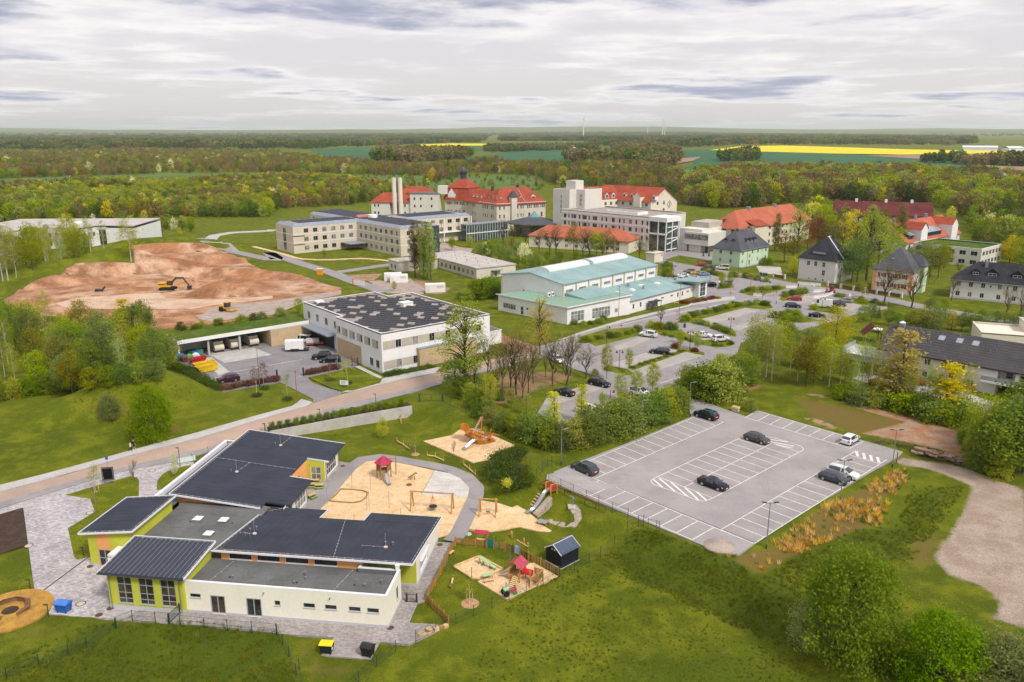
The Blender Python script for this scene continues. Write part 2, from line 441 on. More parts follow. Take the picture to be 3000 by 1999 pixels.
def Bb(x,y,s,seed=0):
 x=x/s;y=y/s;xi=np.floor(x);yi=np.floor(y);fx=x-xi;fy=y-yi;fx=fx*fx*(3-2*fx);fy=fy*fy*(3-2*fy)
 def h(a,b):
  q=np.sin(a*127.1+b*311.7+seed*74.7)*43758.5453;return q-np.floor(q)
 return(h(xi,yi)*(1-fx)+h(xi+1,yi)*fx)*(1-fy)+(h(xi,yi+1)*(1-fx)+h(xi+1,yi+1)*fx)*fy
def H(x,y):
 x=np.asarray(x,float);y=np.asarray(y,float)
 dL=np.full(x.shape,1e9);n=len(L_POLY)
 for i in range(n):dL=np.minimum(dL,Cw(x,y,L_POLY[i],L_POLY[(i+1)%n]))
 ins=inside(x,y,L_POLY)
 U=np.where(x<-17,LOW*(1-sm((y-110)/36.)),.0)
 wd=Cw(x,y,WALL_A,WALL_B);w=np.where(wd<3.,.35,4.5)
 k=np.where(ins,.0,np.where(wd<3.,np.clip(dL/w,0,1),sm(dL/w)))
 h=LOW+(U-LOW)*k
 for bx,by,rx,ry,a,hh,pw in BUMPS:
  dx,dy=x-bx,y-by;c,s=cos(a),sin(a);p=(dx*c+dy*s)/rx;q=(-dx*s+dy*c)/ry
  h=h+hh*np.clip(1-(p*p+q*q),0,1)**pw
 far=sm((y-650)/1500.)
 h=h+far*(Bb(x,y,900,3)-.5)*14*(.4+.6*far)
 hill=sm((y-7000)/5000.)
 h=h+hill*(6+60*Bb(x,y*.6,2600,5)*sm((y-8500)/4000)+28*Bb(x,y,900,8)*sm((y-9500)/4000)+150*sm((y-13000)/7000)*Bb(x,y*.3,3400,11)**1.5)
 return h
def Hs(x,y):return float(H(np.array([x]),np.array([y]))[0])
_pg={}
def PG(p):
 """ground point seen in direction p (photograph pixel): walk the ray down to the terrain"""
 if p in _pg:return _pg[p]
 a=P(*p,-ALT);dx,dy=a[0]/(2*ALT),a[1]/(2*ALT)
 ts=np.linspace(30,60,70)
 for _ in range(2):
  g=ALT-ts-H(dx*ts,dy*ts);below=np.where(g<=0)[0]
  i=max(1,below[0])if len(below)else len(ts)-1
  lo,hi,g0,g1=ts[i-1],ts[i],g[i-1],g[i];ts=np.linspace(lo,hi,10)
 t=lo+(hi-lo)*(g0/(g0-g1)if g0>0>g1 else 1.)
 _pg[p]=(float(dx*t),float(dy*t),float(ALT-t));return _pg[p]
def bump(px,rx,ry,ang,h,pw=1.6):g=P(*px,0);BUMPS.append((g[0],g[1],rx,ry,R(ang),h,pw))
bump(D(1205,1085),10,5.5,115,3.,1.2);bump(D(1170,1130),5,4,100,.8)
bump(ce(1150,440),13,8,10,3.6,1.1);bump(ce(780,500),14,8,20,3.2,1.1);bump(ce(1350,450),7,6,0,2.,1.1)
bump(cl(540,610),46,9,35,6.5,.8);bump(cl(800,570),15,9,20,3.5,.9);bump(cl(300,670),20,7,40,3,.9)
bump(cl(1180,425),36,10,2,5.5,.8);bump(cl(1350,505),24,6,-4,2.6,.8)
bump(cl(1600,605),28,8,-12,-2.6,.6);bump(cl(1440,640),8,8,0,-4.5,.7);bump(cl(1150,665),20,6,-5,-1.8,.7);bump(cl(1500,580),34,5,-8,1.4,.8)
bump(cl(1545,735),12,4.5,5,3.,.9);bump(cl(1500,740),7,3.5,15,1.2,1.)
bump(cl(60,720),6,4,0,1.3);bump(cl(1720,505),4,3,0,.9);bump(cl(560,900),40,5,12,-1.2,1.)
bump(cm(2100,470),6,3,30,-.25)
for q in((1650,170),(1500,290),(1300,430),(1100,570),(930,640)):bump(cm(*q),9,2.4,43,-.45,1.)
# -- ground sheets (roads, paving, sand)
SHEETS=[]
def orient(poly):
 a=sum(poly[i][0]*poly[(i+1)%len(poly)][1]-poly[(i+1)%len(poly)][0]*poly[i][1]for i in range(len(poly)))
 return poly if a>0 else poly[::-1]
def subdivide_tris(pts,tris,Lmax):
 pts=list(pts)
 for _ in range(9):
  mid={};out=[];ch=False
  def gm(a,b):
   k=(min(a,b),max(a,b))
   if k not in mid:
    if dist(pts[a],pts[b])<=Lmax:mid[k]=None
    else:mid[k]=len(pts);pts.append(((pts[a][0]+pts[b][0])/2,(pts[a][1]+pts[b][1])/2))
   return mid[k]
  for a,b,c in tris:
   m=(gm(a,b),gm(b,c),gm(c,a));n=sum(x is not None for x in m)
   if n==0:out.append((a,b,c));continue
   ch=True
   if n==3:out+=[(a,m[0],m[2]),(m[0],b,m[1]),(m[2],m[1],c),(m[0],m[1],m[2])]
   else:
    v=[a,b,c]
    while m[0]is None or(n==2 and m[1]is None):v=v[1:]+v[:1];m=m[1:]+m[:1]
    a2,b2,c2=v
    if n==1:out+=[(a2,m[0],c2),(m[0],b2,c2)]
    else:out+=[(m[0],b2,m[1]),(a2,m[0],m[1]),(a2,m[1],c2)]
  tris=out
  if not ch:break
 return pts,tris
def Ai(name,poly,mat,lev=0,Lmax=None,px=True,skirt=.35,sink=True,smooth=False,kind='structure',parent=None):
 w=orient([PG(p)[:2]for p in poly]if px else list(poly))
 tr=[]
 for t in tessellate_polygon([[Ab((x,y,0))for x,y in w]]):
  a=[Ab(w[i])for i in t]
  tr.append(tuple(t)if(a[1]-a[0]).cross(a[2]-a[0])>0 else tuple(t[::-1]))
 pts=w
 if Lmax:pts,tr=subdivide_tris(w,tr,Lmax)
 xs=np.array([p[0]for p in pts]);ys=np.array([p[1]for p in pts]);zs=H(xs,ys)+.03+.014*lev
 mb=MB();mb.v=[(x,y,z)for x,y,z in zip(xs,ys,zs)];mb.f=list(tr);mb.m=[0]*len(tr)
 if skirt:
  ec={}
  for t in tr:
   for i in range(3):a,b=t[i],t[(i+1)%3];ec[(a,b)]=1
  bd=[(a,b)for a,b in ec if(b,a)not in ec]
  for a,b in bd:
   A,B=mb.v[a],mb.v[b];n=len(mb.v);mb.v+=[(B[0],B[1],B[2]-skirt),(A[0],A[1],A[2]-skirt)];mb.f.append((b,a,n+1,n));mb.m.append(0)
 o=mb.build(name,mat,parent,smooth=smooth)
 if parent is None:o['kind']=kind
 if sink:SHEETS.append(w)
 return o
def offset_line(pts,w):
 pts=[Ab(p)for p in pts];out=[]
 for i,p in enumerate(pts):
  d=(pts[min(i+1,len(pts)-1)]-pts[max(i-1,0)]).normalized();out.append((p+Ab((-d.y,d.x))*w)[:])
 return out
def smooth_line(pts,step=2.):
 """Catmull-Rom through metres points"""
 pts=[Ab(p[:2])for p in pts];out=[]
 for i in range(len(pts)-1):
  p0,p1,p2,p3=pts[max(i-1,0)],pts[i],pts[i+1],pts[min(i+2,len(pts)-1)];n=max(1,int((p2-p1).length/step))
  for k in range(n):
   t=k/n;out.append((.5*(2*p1+(p2-p0)*t+(2*p0-5*p1+4*p2-p3)*t*t+(3*p1-p0-3*p2+p3)*t**3))[:])
 out.append(pts[-1][:]);return out
def Bv(name,pts,width,mat,lev=0,px=True,step=2.,parent=None,kind='structure',dz=.0):
 c=smooth_line([PG(p)[:2]for p in pts]if px else pts,step);a=offset_line(c,width/2);b=offset_line(c,-width/2)
 mb=MB();n=len(c);xs=np.array([p[0]for p in a+b]);ys=np.array([p[1]for p in a+b]);zs=H(xs,ys)+.03+.014*lev+dz
 P3=list(zip(xs,ys,zs));mb.v=P3+[(x,y,z-.35)for x,y,z in P3]
 for i in range(n-1):
  mb.f.append((n+i,n+i+1,i+1,i));mb.f.append((i,i+1,2*n+i+1,2*n+i));mb.f.append((3*n+i,3*n+i+1,n+i+1,n+i))
 mb.m=[0]*len(mb.f)
 o=mb.build(name,mat,parent)
 if parent is None:o['kind']=kind
 SHEETS.append(orient(a+b[::-1]));return o
def Mground(name,cols,scales,rough=.9,bump=.2,crack=None,bs=5.):
 """loose or worn ground: tones mixed by noise at several sizes (world coordinates)"""
 m,N,L,b=Cb(name);vec=nd(N,'ShaderNodeNewGeometry').outputs['Position']
 c=cols[0]
 for i,(cc_,s)in enumerate(zip(cols[1:],scales)):
  n=Az(N,L,vec,s,5,.62);c=Bi(N,L,Aq(N,L,n,.40,.68),c,cc_)
 n=Az(N,L,vec,bs,3,.7);k=Aq(N,L,n,.25,.75,.82,1.18)
 mul=nd(N,'ShaderNodeVectorMath',operation='SCALE');L.new(c,mul.inputs[0])if not isinstance(c,tuple)else None;L.new(k,mul.inputs['Scale'])
 L.new(mul.outputs[0],b.inputs['Base Color']);dv(b,'Roughness',rough);dv(b,'Specular IOR Level',.2)
 Cv(N,L,b,n,bump,.08);return m
asphalt=Mground('asphalt',[(.335,.305,.300),(.375,.342,.334),(.295,.268,.266)],[.05,.22],.85,.06,bs=14)
Bd=Mground('older_asphalt',[(.30,.277,.276),(.34,.315,.312),(.26,.24,.24)],[.06,.3],.85,.06,bs=14)
asphalt_t=Mground('tan_asphalt',[(.40,.285,.225),(.36,.275,.23),(.43,.31,.24)],[.06,.4],.88,.06,bs=14)
Cd=Mground('play_sand',[(.70,.50,.29),(.75,.55,.34),(.62,.41,.21)],[.12,.9],.95,.35,bs=4.5)
sand_y=Mground('yellow_gravel',[(.45,.24,.05),(.52,.30,.06),(.33,.18,.05)],[.4,1.2],.95,.3,bs=6)
Cj=Mground('dark_soil',[(.055,.035,.026),(.085,.055,.04)],[1.],.95,.5,bs=5)
earth=Mground('red_earth',[(.40,.185,.085),(.50,.285,.165),(.33,.14,.06),(.56,.37,.25),(.24,.11,.055)],[.03,.09,.05,.14],.95,.6,bs=1.2)
Cg=Mground('grey_gravel',[(.40,.32,.27),(.46,.36,.30),(.30,.245,.22)],[.08,.4],.95,.3,bs=5)
By=Mbrick('pale_walk_pavers',(.50,.47,.45),(.46,.43,.42),(.33,.31,.3),.4,.2,.008,var=.12,bump=.15)
paver_m=Mbrick('mixed_grey_pavers',(.55,.50,.50),(.33,.30,.315),(.25,.23,.23),.42,.28,.012,var=.16,bump=.25)
paver_b=Mbrick('brown_grey_pavers',(.42,.375,.35),(.27,.245,.245),(.2,.18,.17),.3,.2,.012,var=.18,bump=.25)
paver_l=Mbrick('pale_plaza_slabs',(.62,.59,.54),(.52,.49,.455),(.42,.40,.37),1.2,.35,.012,var=.12,bump=.2)
paver_y=Mbrick('yard_pavers',(.27,.25,.26),(.225,.212,.225),(.17,.16,.16),.3,.18,.01,var=.14,bump=.2)
stall_m=Mbrick('stall_pavers',(.44,.405,.37),(.39,.36,.33),(.28,.26,.23),.3,.3,.02,var=.10,bump=.2)
stone_m=Mground('cobbles',[(.42,.35,.28),(.52,.45,.38),(.30,.24,.19)],[2.2,3.5],.9,1.,bs=5)
far_edge=[ce(-40,1168),ce(480,1030),ce(1000,880),ce(1530,745),ce(2352,500),cd(1100,828),cd(1290,768),cd(1700,672),cd(1985,618),ct(60,455),ct(330,390),ct(700,300)]
near_edge=[ce(-40,1292),ce(500,1126),ce(870,1016),ce(1060,970),ce(1300,930),ce(1500,875),ce(2100,712),cd(900,985),cd(1700,775),cd(1985,695),ct(110,512),ct(420,440),ct(800,345)]
mid_edge=[ce(-40,1245),ce(500,1085),ce(870,985),ce(1060,938),ce(1300,885),ce(1500,835),ce(2100,672),cd(900,950),cd(1700,745),cd(1985,672),ct(100,495),ct(400,425),ct(780,330)]
Ai('street',mid_edge+near_edge[::-1],Bd,0,3.)
Ai('tan_carriageway',far_edge+mid_edge[::-1],asphalt_t,0,3.)
walk_out=[ce(-40,1112),ce(340,1018),ce(1000,838),ce(1530,695),ce(2240,497),cd(1020,800)]
Ai('footway',walk_out+[cd(1098,822),ce(2352,497),ce(1530,740),ce(1000,874),ce(480,1024),ce(-40,1162)],By,3,3.)
Ai('footway',[cd(1300,752),cd(1590,655),cd(1660,640),cd(1990,575),ct(70,440),ct(60,452),cd(1985,612),cd(1700,666),cd(1400,742)],By,3,3.)
Ai('forecourt',[ce(-40,1298),ce(-40,1335),ce(178,1272),cb(435,0),cb(530,692),cb(650,690),cb(790,760),cb(838,860),cb(740,1036),cb(1130,1078),cb(1790,1118),c2(2352,1375),c5(430,1245),c5(320,1000),c5(200,600),ce(1500,1060),ce(1480,905),ce(1300,934),ce(1060,974),ce(870,1020),ce(500,1130)],paver_m,1,3.)
Ai('yard_paving',[c2(650,1235),c2(2352,1378),c4(0,1352),c5(670,1295),c5(940,1312),c5(865,1415),c5(1150,1440),c5(1205,1338),c5(1370,1352),c5(1560,1268),c5(1535,1238),c5(1372,1228),c5(1422,1112),cq(250,1110),cq(690,215),cq(430,205),c4(2280,330),c4(1900,800),c5(900,1000),c5(500,1000),c5(100,1100),c2(900,1080)],paver_b,2,6)
Ai('terrace',[c3(700,1000),c3(770,870),c3(800,500),c3(1160,440),c3(1290,462),c3(1100,680),c3(830,985)],paver_b,1)
gr_i=None
Ai('play_sand',[c3(820,1120),c3(940,980),c3(1150,750),c3(1300,560),c3(1420,445),c3(1600,425),c3(1800,452),cs(250,1110),cs(640,1196),cs(430,1568),cy(0,290),cy(405,300),cy(390,380),cy(270,600),cy(180,790),cy(90,870),cy(-10,892),c4(2285,300),c4(2100,120),c3(1500,1240)],Cd,0,6)
Ai('play_plaza',[cs(645,1196),cs(900,1250),cs(1080,1340),cs(1190,1450),cs(1222,1568),cy(436,190),cy(408,302),cy(0,292),c3(2095,822),c3(2250,545)],paver_l,2)
Bv('loop_path',[c3(830,1000),c3(960,870),c3(1120,690),c3(1270,520),c3(1420,415),c3(1600,390),c3(1850,420),cs(250,1060),cs(560,1110),cs(900,1190),cs(1130,1290),cs(1270,1430),cy(505,150),cy(495,270),cy(430,420),cy(330,640),cy(230,850),cy(110,980)],2.3,Bd,3)
Ai('swing_sand',[cy(540,365),cy(590,352),cy(850,395),cy(1050,460),cy(1120,425),cy(1260,500),cy(1450,660),cy(1560,760),cy(1655,815),cy(1620,835),cy(1450,822),cy(1330,792),cy(1180,760),cy(1050,765),cy(900,800),cy(720,828),cy(560,815),cy(370,782),cy(450,600)],Cd,1,4)
Ai('ship_sand',[cs(470,747),cs(1050,555),cs(1320,560),cs(1870,812),cs(1232,1075)],Cd,1,3)
Ai('toddler_sand',[cq(1040,805),cq(1450,630),cq(1500,600),cq(1900,520),cq(2275,727),cq(1500,1085)],Cd,1,4)
Ai('car_park',[cpA(10,750),cpA(300,632),cpA(560,532),cpA(870,412),cpA(1190,282),cpA(1670,85),cu(795,600),cu(770,560),cu(860,560),cu(1000,612),cu(1125,655),cpB(70,10),cpB(650,178),cpB(1290,358),cpB(1745,488),cpB(1690,545),cpB(1585,604),cpB(1060,905),cpB(600,1185),cpB(170,1450),cm(840,590),cm(745,580),cm(600,520),cpA(1320,1365),cpA(800,1150),cpA(360,960),cpA(0,800)],asphalt,1,12)
Ai('upper_car_park',[cu(-60,655),cu(0,552),cu(240,468),cu(330,442),cu(150,385),cu(60,335),cu(-60,300),cu(-60,265),cu(60,232),cu(330,155),cu(600,88),cw(450,492),cw(540,420),cw(540,300),cw(290,250),cw(165,225),cw(165,110),cw(300,70),cw(460,112),cw(800,165),cw(950,205),cw(1230,235),cw(1480,300),cw(1860,345),cw(2352,425),cw(2352,520),cw(2050,570),cw(1800,650),cw(1500,730),cw(1000,810),cw(905,862),cu(1075,300),cu(960,347),cu(755,412),cu(765,500),cu(862,558),cu(800,600),cu(760,540),cu(650,560),cu(520,620),cu(330,672),cu(60,760)],Bd,0,12)
for q in([cu(380,262),cu(530,205),cu(625,205),cu(470,268),cu(400,282)],[cu(370,360),cu(585,290),cu(680,275),cu(760,283),cu(480,375),cu(420,385)],[cu(490,395),cu(790,292),cu(885,312),cu(600,405),cu(545,430)],
[cu(-20,590),cu(0,555),cu(230,475),cu(365,480),cu(60,590)],[cw(450,640),cw(960,515),cw(1100,540),cw(620,675),cw(520,690)],[cw(760,720),cw(1160,610),cw(1260,620),cw(900,730)],
[cw(1310,455),cw(1530,400),cw(1700,415),cw(1500,475)],[cw(1820,480),cw(2000,440),cw(2140,470),cw(1960,560)],[cu(730,180),cu(860,190),cu(1000,235),cu(900,245)]):
 Ai('stall_paving',q,stall_m,1,sink=False,skirt=0)
Ai('footway',[cu(60,226),cu(200,178),cu(420,112),cu(590,72),cu(800,28),cw(450,440),cw(840,400),cw(860,428),cw(450,482),cu(600,84),cu(330,150),cu(90,222)],By,2,8)
Ai('depot_yard',[cd(150,400),cd(300,330),cd(820,300),cd(1050,280),cd(1180,330),cd(1215,420),cd(1410,565),cd(1380,578),cd(1062,652),cd(1100,690),cd(1220,730),cd(1300,752),cd(1290,766),cd(1100,826),cd(1100,800),cd(870,682),cd(480,748),cd(185,545)],paver_y,1,10)
Ai('concrete_apron',[cd(375,490),cd(690,445),cd(815,495),cd(490,552)],Bl,2,sink=False,skirt=0)
Ai('concrete_apron',[cd(340,520),cd(400,512),cd(525,612),cd(450,640)],Bl,2,sink=False,skirt=0)
Ai('side_walk_strip',[cd(1385,578),cd(1415,570),cd(1580,650),cd(1560,660)],By,3,sink=False,skirt=0)
Ai('site_earth',[cl(25,770),cl(150,700),cl(330,610),cl(520,520),cl(760,512),cl(930,520),cl(905,400),cl(1180,380),cl(1400,385),cl(1560,440),cl(1700,500),cl(1850,575),cl(2070,600),cl(2240,665),cl(2352,690),cl(2352,740),cl(2090,790),cl(1900,880),cl(1650,910),cl(1450,940),cl(1050,980),cl(960,900),cl(500,900),cl(60,880)],earth,0,2.2,smooth=True)
Ai('site_track',[cl(1340,890),cl(1500,822),cl(1900,782),cl(2200,735),cl(2352,712),cl(2352,738),cl(2100,795),cl(1900,878),cl(1650,905),cl(1460,930),cl(1390,915)],Cg,9,2,sink=False,skirt=0)
Ai('site_track',[cl(380,800),cl(520,765),cl(900,735),cl(1100,725),cl(1150,765),cl(1500,775),cl(1880,748),cl(1880,768),cl(1480,812),cl(1330,838),cl(800,840),cl(460,835)],Mground('packed_earth',[(.56,.40,.285),(.62,.46,.34),(.48,.30,.19)],[.05,.16],.95,.3,bs=2.),5,2,sink=False,skirt=0)
Bv('clinic_drive',[cl(1400,355),cl(1560,400),cl(1900,500),ch(100,680),ch(300,750),ch(560,830),ch(760,905),ch(1000,985)],5.5,Bd,1,step=6)
Bv('clinic_drive',[ch(600,835),ch(760,812),ch(900,790),ch(1040,770)],4.5,Bd,3,step=6)
Bv('clinic_drive',[cl(1400,355),cl(1480,330),cl(1600,310),cl(1860,298),ch(130,505)],6,By,2,step=8)
Bv('garden_path',[ch(-20,635),ch(200,690),ch(350,730),ch(600,735),ch(800,725),ch(1030,745)],2.,Cd,4,step=5)
Ai('clinic_court',[ch(1420,600),ch(1560,640),ch(1660,650),ch(1640,690),ch(1540,700),ch(1380,690)],Cg,0)
Ai('clinic_court',[ch(860,900),ch(1180,880),ch(1300,960),ch(1280,1000),ch(1000,990)],Cg,0)
Bv('villa_street',[cc(1650,985),cw(300,90),cw(900,190),cw(1500,300),cw(1900,350),cw(2352,430),D(2150,712),D(2353,745)],6.5,Bd,4,step=6)
Ai('clinic_forecourt',[cc(1700,900),cc(1960,870),cc(2110,880),cc(2180,880),cc(2170,990),cc(1850,935),cc(1700,980)],Bd,0)
Ai('villa_drive',[cw(1060,100),cw(1300,110),cw(1320,190),cw(1100,170)],By,0)
Ai('house_yard',[D(1990,850),D(2150,880),D(2300,930),D(2260,950),D(2060,900),D(1960,870)],By,0)
def Mgrass(name,dark,mid,lite,dry,amount=.5,bs=3.):
 m,N,L,b=Cb(name);vec=nd(N,'ShaderNodeNewGeometry').outputs['Position']
 n1=Az(N,L,vec,.045,4,.6);n2=Az(N,L,vec,.28,5,.65);n3=Az(N,L,vec,1.7,5,.75);n4=Az(N,L,vec,6.,3,.7)
 c=Bi(N,L,Aq(N,L,n1,.38,.62),dark,mid);c=Bi(N,L,Aq(N,L,n2,.42,.66),c,lite)
 c=Bi(N,L,An(N,L,'MULTIPLY',Aq(N,L,n3,.56,.74),amount),c,dry)
 att=nd(N,'ShaderNodeAttribute');att.attribute_name='ground'
 sp=nd(N,'ShaderNodeSeparateColor');L.new(att.outputs['Color'],sp.inputs[0])
 edge=An(N,L,'ADD',An(N,L,'MULTIPLY',n2,.55),An(N,L,'MULTIPLY',n3,.5))
 lush=Aq(N,L,An(N,L,'ADD',sp.outputs[2],An(N,L,'MULTIPLY',edge,.5)),.62,.95)
 c=Bi(N,L,An(N,L,'MULTIPLY',lush,.55),c,(.045,.075,.005))
 dryf=Aq(N,L,An(N,L,'ADD',sp.outputs[1],An(N,L,'MULTIPLY',edge,.55)),.62,1.)
 c=Bi(N,L,dryf,c,Bi(N,L,Aq(N,L,n4,.35,.65),(.22,.19,.035),(.15,.085,.035)))
 gv=Aq(N,L,An(N,L,'ADD',An(N,L,'SUBTRACT',1.,att.outputs['Alpha']),An(N,L,'MULTIPLY',edge,.75)),.78,1.05);c=Bi(N,L,gv,c,Bi(N,L,Aq(N,L,n2,.4,.6),(.44,.35,.285),(.36,.27,.21)))
 so=Aq(N,L,An(N,L,'ADD',sp.outputs[0],An(N,L,'MULTIPLY',edge,.75)),.78,1.05)
 c=Bi(N,L,so,c,Bi(N,L,Aq(N,L,n2,.4,.6),(.40,.275,.19),(.36,.175,.095)))
 k=Aq(N,L,n4,.2,.8,.62,1.38);mul=nd(N,'ShaderNodeVectorMath',operation='SCALE');L.new(c,mul.inputs[0]);L.new(k,mul.inputs['Scale'])
 L.new(mul.outputs[0],b.inputs['Base Color']);dv(b,'Roughness',.9);dv(b,'Specular IOR Level',.12)
 Cv(N,L,b,An(N,L,'ADD',n4,n3),.7,.25);return m
grass=Mgrass('meadow_grass',(.085,.112,.005),(.115,.142,.007),(.17,.185,.010),(.25,.215,.018),.55)
lawn=Mgrass('mown_lawn',(.105,.135,.006),(.13,.16,.007),(.20,.21,.011),(.26,.225,.018),.35)
Ai('lawn_island',[ce(500,1180),ce(720,1115),ce(1000,1035),ce(1050,1045),ce(1065,1070),ce(1062,1195),ce(1005,1200),ce(690,1480),ce(700,1568),cb(1380,140),cb(1300,190),cb(1180,212),cb(1135,170),ce(520,1435),ce(728,1310),ce(690,1208)],lawn,3,4)
Ai('lawn_island',[ce(1200,1140),ce(1205,1070),ce(1250,1015),ce(1340,975),ce(1460,950),ce(1480,1010),ce(1300,1130)],lawn,3,4)
Ai('dark_planting_bed',[ce(-40,1340),ce(175,1278),ce(208,1560),ce(-40,1640)],Cj,3)
c0b=(-56.8,79.4,LOW);Ai('round_gravel',[(c0b[0]+4.35*cos(t*pi/20),c0b[1]+4.35*sin(t*pi/20))for t in range(40)],sand_y,4,px=False)
Ai('lawn_island',[cd(1065,652),cd(1380,585),cd(1575,665),cd(1560,690),cd(1380,742),cd(1290,742),cd(1220,722)],lawn,5)
for q in([cu(460,380),cu(600,330),cu(770,280),cu(790,288),cu(640,342),cu(490,395)],[cu(320,385),cu(350,370),cu(460,388),cu(490,412),cu(475,425),cu(390,410)],[cu(690,270),cu(720,262),cu(890,295),cu(890,310),cu(850,305)],
[cu(560,175),cu(620,190),cu(700,205),cu(870,250),cu(960,268),cu(1040,260),cu(1062,245),cu(1020,222),cu(880,225),cu(730,160),cu(640,150)],[cu(180,210),cu(330,165),cu(520,150),cu(540,195),cu(400,230),cu(280,260)],
[cw(290,640),cw(430,600),cw(900,470),cw(1150,450),cw(1225,510),cw(1140,530),cw(950,510),cw(460,640),cw(440,665)],[cw(440,660),cw(660,720),cw(860,800),cw(860,770),cw(700,700),cw(500,650)],
[cw(1200,600),cw(1350,570),cw(1500,590),cw(1700,640),cw(1520,660),cw(1250,650)],[cw(900,360),cw(1000,310),cw(1350,300),cw(1370,320),cw(1150,375),cw(1000,390)],[cw(1290,430),cw(1310,400),cw(1560,350),cw(1560,380),cw(1400,420),cw(1330,450)],
[cw(1820,400),cw(2000,410),cw(2200,450),cw(2352,480),cw(2352,500),cw(2060,480)],[cw(665,330),cw(700,295),cw(840,300),cw(840,315)],[cw(1580,520),cw(1620,500),cw(1880,530),cw(1860,560),cw(1700,555)]):
 Ai('planting_island',q,lawn,3,sink=False,skirt=.12)
# -- ground sheet
def build_ground():
 xs=np.concatenate([-np.geomspace(172,19000,46)[::-1],np.arange(-170,231,1.5),np.geomspace(233,19000,44)])
 ys=np.concatenate([np.array([-3000,-1500,-700,-300,-150,-80,-40,-10,10,25,38,48]),np.arange(54,400,1.5),np.geomspace(402,25000,130)])
 X,Y=np.meshgrid(xs,ys);x=X.ravel();y=Y.ravel();z=H(x,y)+np.where((y>30)&(y<420),(Bb(x,y,7,1)-.62)*.10+(Bb(x,y,2.3,4)-.6)*.06,0)
 for w in SHEETS:
  wx=[p[0]for p in w];wy=[p[1]for p in w];s=(x>min(wx))&(x<max(wx))&(y>min(wy))&(y<max(wy));ii=np.where(s)[0]
  if len(ii)==0:continue
  k=inside(x[ii],y[ii],w);z[ii[k]]=np.minimum(z[ii[k]],H(x[ii[k]],y[ii[k]])-.22)
 nx,ny=len(xs),len(ys);me=BD.meshes.new('ground')
 idx=np.arange(nx*ny).reshape(ny,nx);q=np.stack([idx[:-1,:-1],idx[:-1,1:],idx[1:,1:],idx[1:,:-1]],-1).reshape(-1,4)
 me.from_pydata(np.stack([x,y,z],-1).tolist(),[],q.tolist());me.polygons.foreach_set('use_smooth',[True]*len(q))
 col=np.zeros((len(x),4),np.float32);col[:,3]=1
 def paint(ch,poly,soft,amt=1.):
  w=[PG(p)[:2]for p in poly];wx=[p[0]for p in w];wy=[p[1]for p in w];ii=np.where((x>min(wx)-soft)&(x<max(wx)+soft)&(y>min(wy)-soft)&(y<max(wy)+soft))[0]
  k=inside(x[ii],y[ii],w);d=np.full(len(ii),1e9)
  for a in range(len(w)):d=np.minimum(d,Cw(x[ii],y[ii],w[a],w[(a+1)%len(w)]))
  v=np.clip(.5+np.where(k,d,-d)/(2*soft),0,1)*amt;col[ii,ch]=np.maximum(col[ii,ch],v)if ch<3 else np.minimum(col[ii,ch],1-v)
 paint(3,[cm(1640,88),cm(1720,72),cm(2000,120),cm(2353,240),cm(2420,1000),cm(2300,960),cm(2170,920),cm(2230,840),cm(2150,760),cm(1950,700),cm(1870,600),cm(1960,480),cm(2040,340),cm(2080,230),cm(1900,150)],1.6)
 paint(0,[cr(560,780),cr(800,800),cr(1100,880),cr(1450,960),cr(1840,1080),cr(1880,1200),cr(1840,1260),cr(1500,1170),cr(1100,1100),cr(1450,1010),cr(1150,930),cr(900,840)],1.5)
 paint(0,[cr(600,960),cr(800,990),cr(1000,1080),cr(860,1060)],1.,.9);paint(0,[cr(150,730),cr(350,720),cr(330,760),cr(180,775)],1.,.8)
 for q in((300,825,60),(880,1085,50),(780,1105,40),(1080,1180,60),(1560,1180,110),(370,920,20),(600,950,20),(960,1165,40),(1470,1245,70),(1700,1210,60),(740,1005,30)):
  a,b,r_=q;paint(3,[cm(a-r_,b-r_*.3),cm(a+r_,b-r_*.1),cm(a+r_*.9,b+r_*.35),cm(a-r_*.8,b+r_*.2)],.7,.8)
 paint(0,[ct(300,560),ct(560,420),ct(900,430),ct(1100,470),ct(870,560),ct(520,690),ct(360,660)],2,.55);paint(0,[ct(430,130),ct(560,200),ct(850,300),ct(800,330),ct(560,300)],1,.95)
 paint(0,[D(0,700),D(120,740),D(330,740),D(330,760),D(0,760)],2,.8);paint(0,[ch(700,850),ch(980,840),ch(900,900),ch(760,890)],1.5,.9);paint(0,[ch(1180,880),ch(1300,900),ch(1500,950),ch(1450,1000),ch(1300,1000)],1.5,.8)
 paint(1,[cm(1700,130),cm(1720,180),cm(1600,300),cm(1560,430),cm(1300,520),cm(1080,620),cm(960,690),cm(760,600),cm(1000,560),cm(1300,330),cm(1500,240)],1.2)
 paint(1,[cr(560,790),cr(1840,1080),cr(1840,1270),cr(1000,1090),cr(660,960)],3,.75);paint(1,[ce(520,480),ce(700,600),ce(1000,610),ce(1300,480),ce(1200,420),ce(900,420)],3,.6);paint(1,[ce(1250,660),ce(1400,640),ce(1380,690),ce(1220,715)],.8,.9)
 paint(1,[cs(400,200),cs(900,250),cs(1050,420),cs(700,560),cs(420,450)],3,.45);paint(1,[cb(0,1310),cb(700,1080),cb(1700,1140),cb(1300,1350),cb(300,1560),cb(-300,1560)],2.5,.5)
 paint(1,[c5(640,1300),c5(860,1330),c5(870,1420),c5(1150,1450),c5(1080,1568),c5(770,1568)],1.2,.55);paint(1,[cs(1560,1000),cs(1900,800),cs(2250,850),cs(2300,1100),cs(2000,1300)],2,.5)
 paint(1,[cm(1750,480),cm(1950,460),cm(1880,700),cm(1700,620)],2,.7)
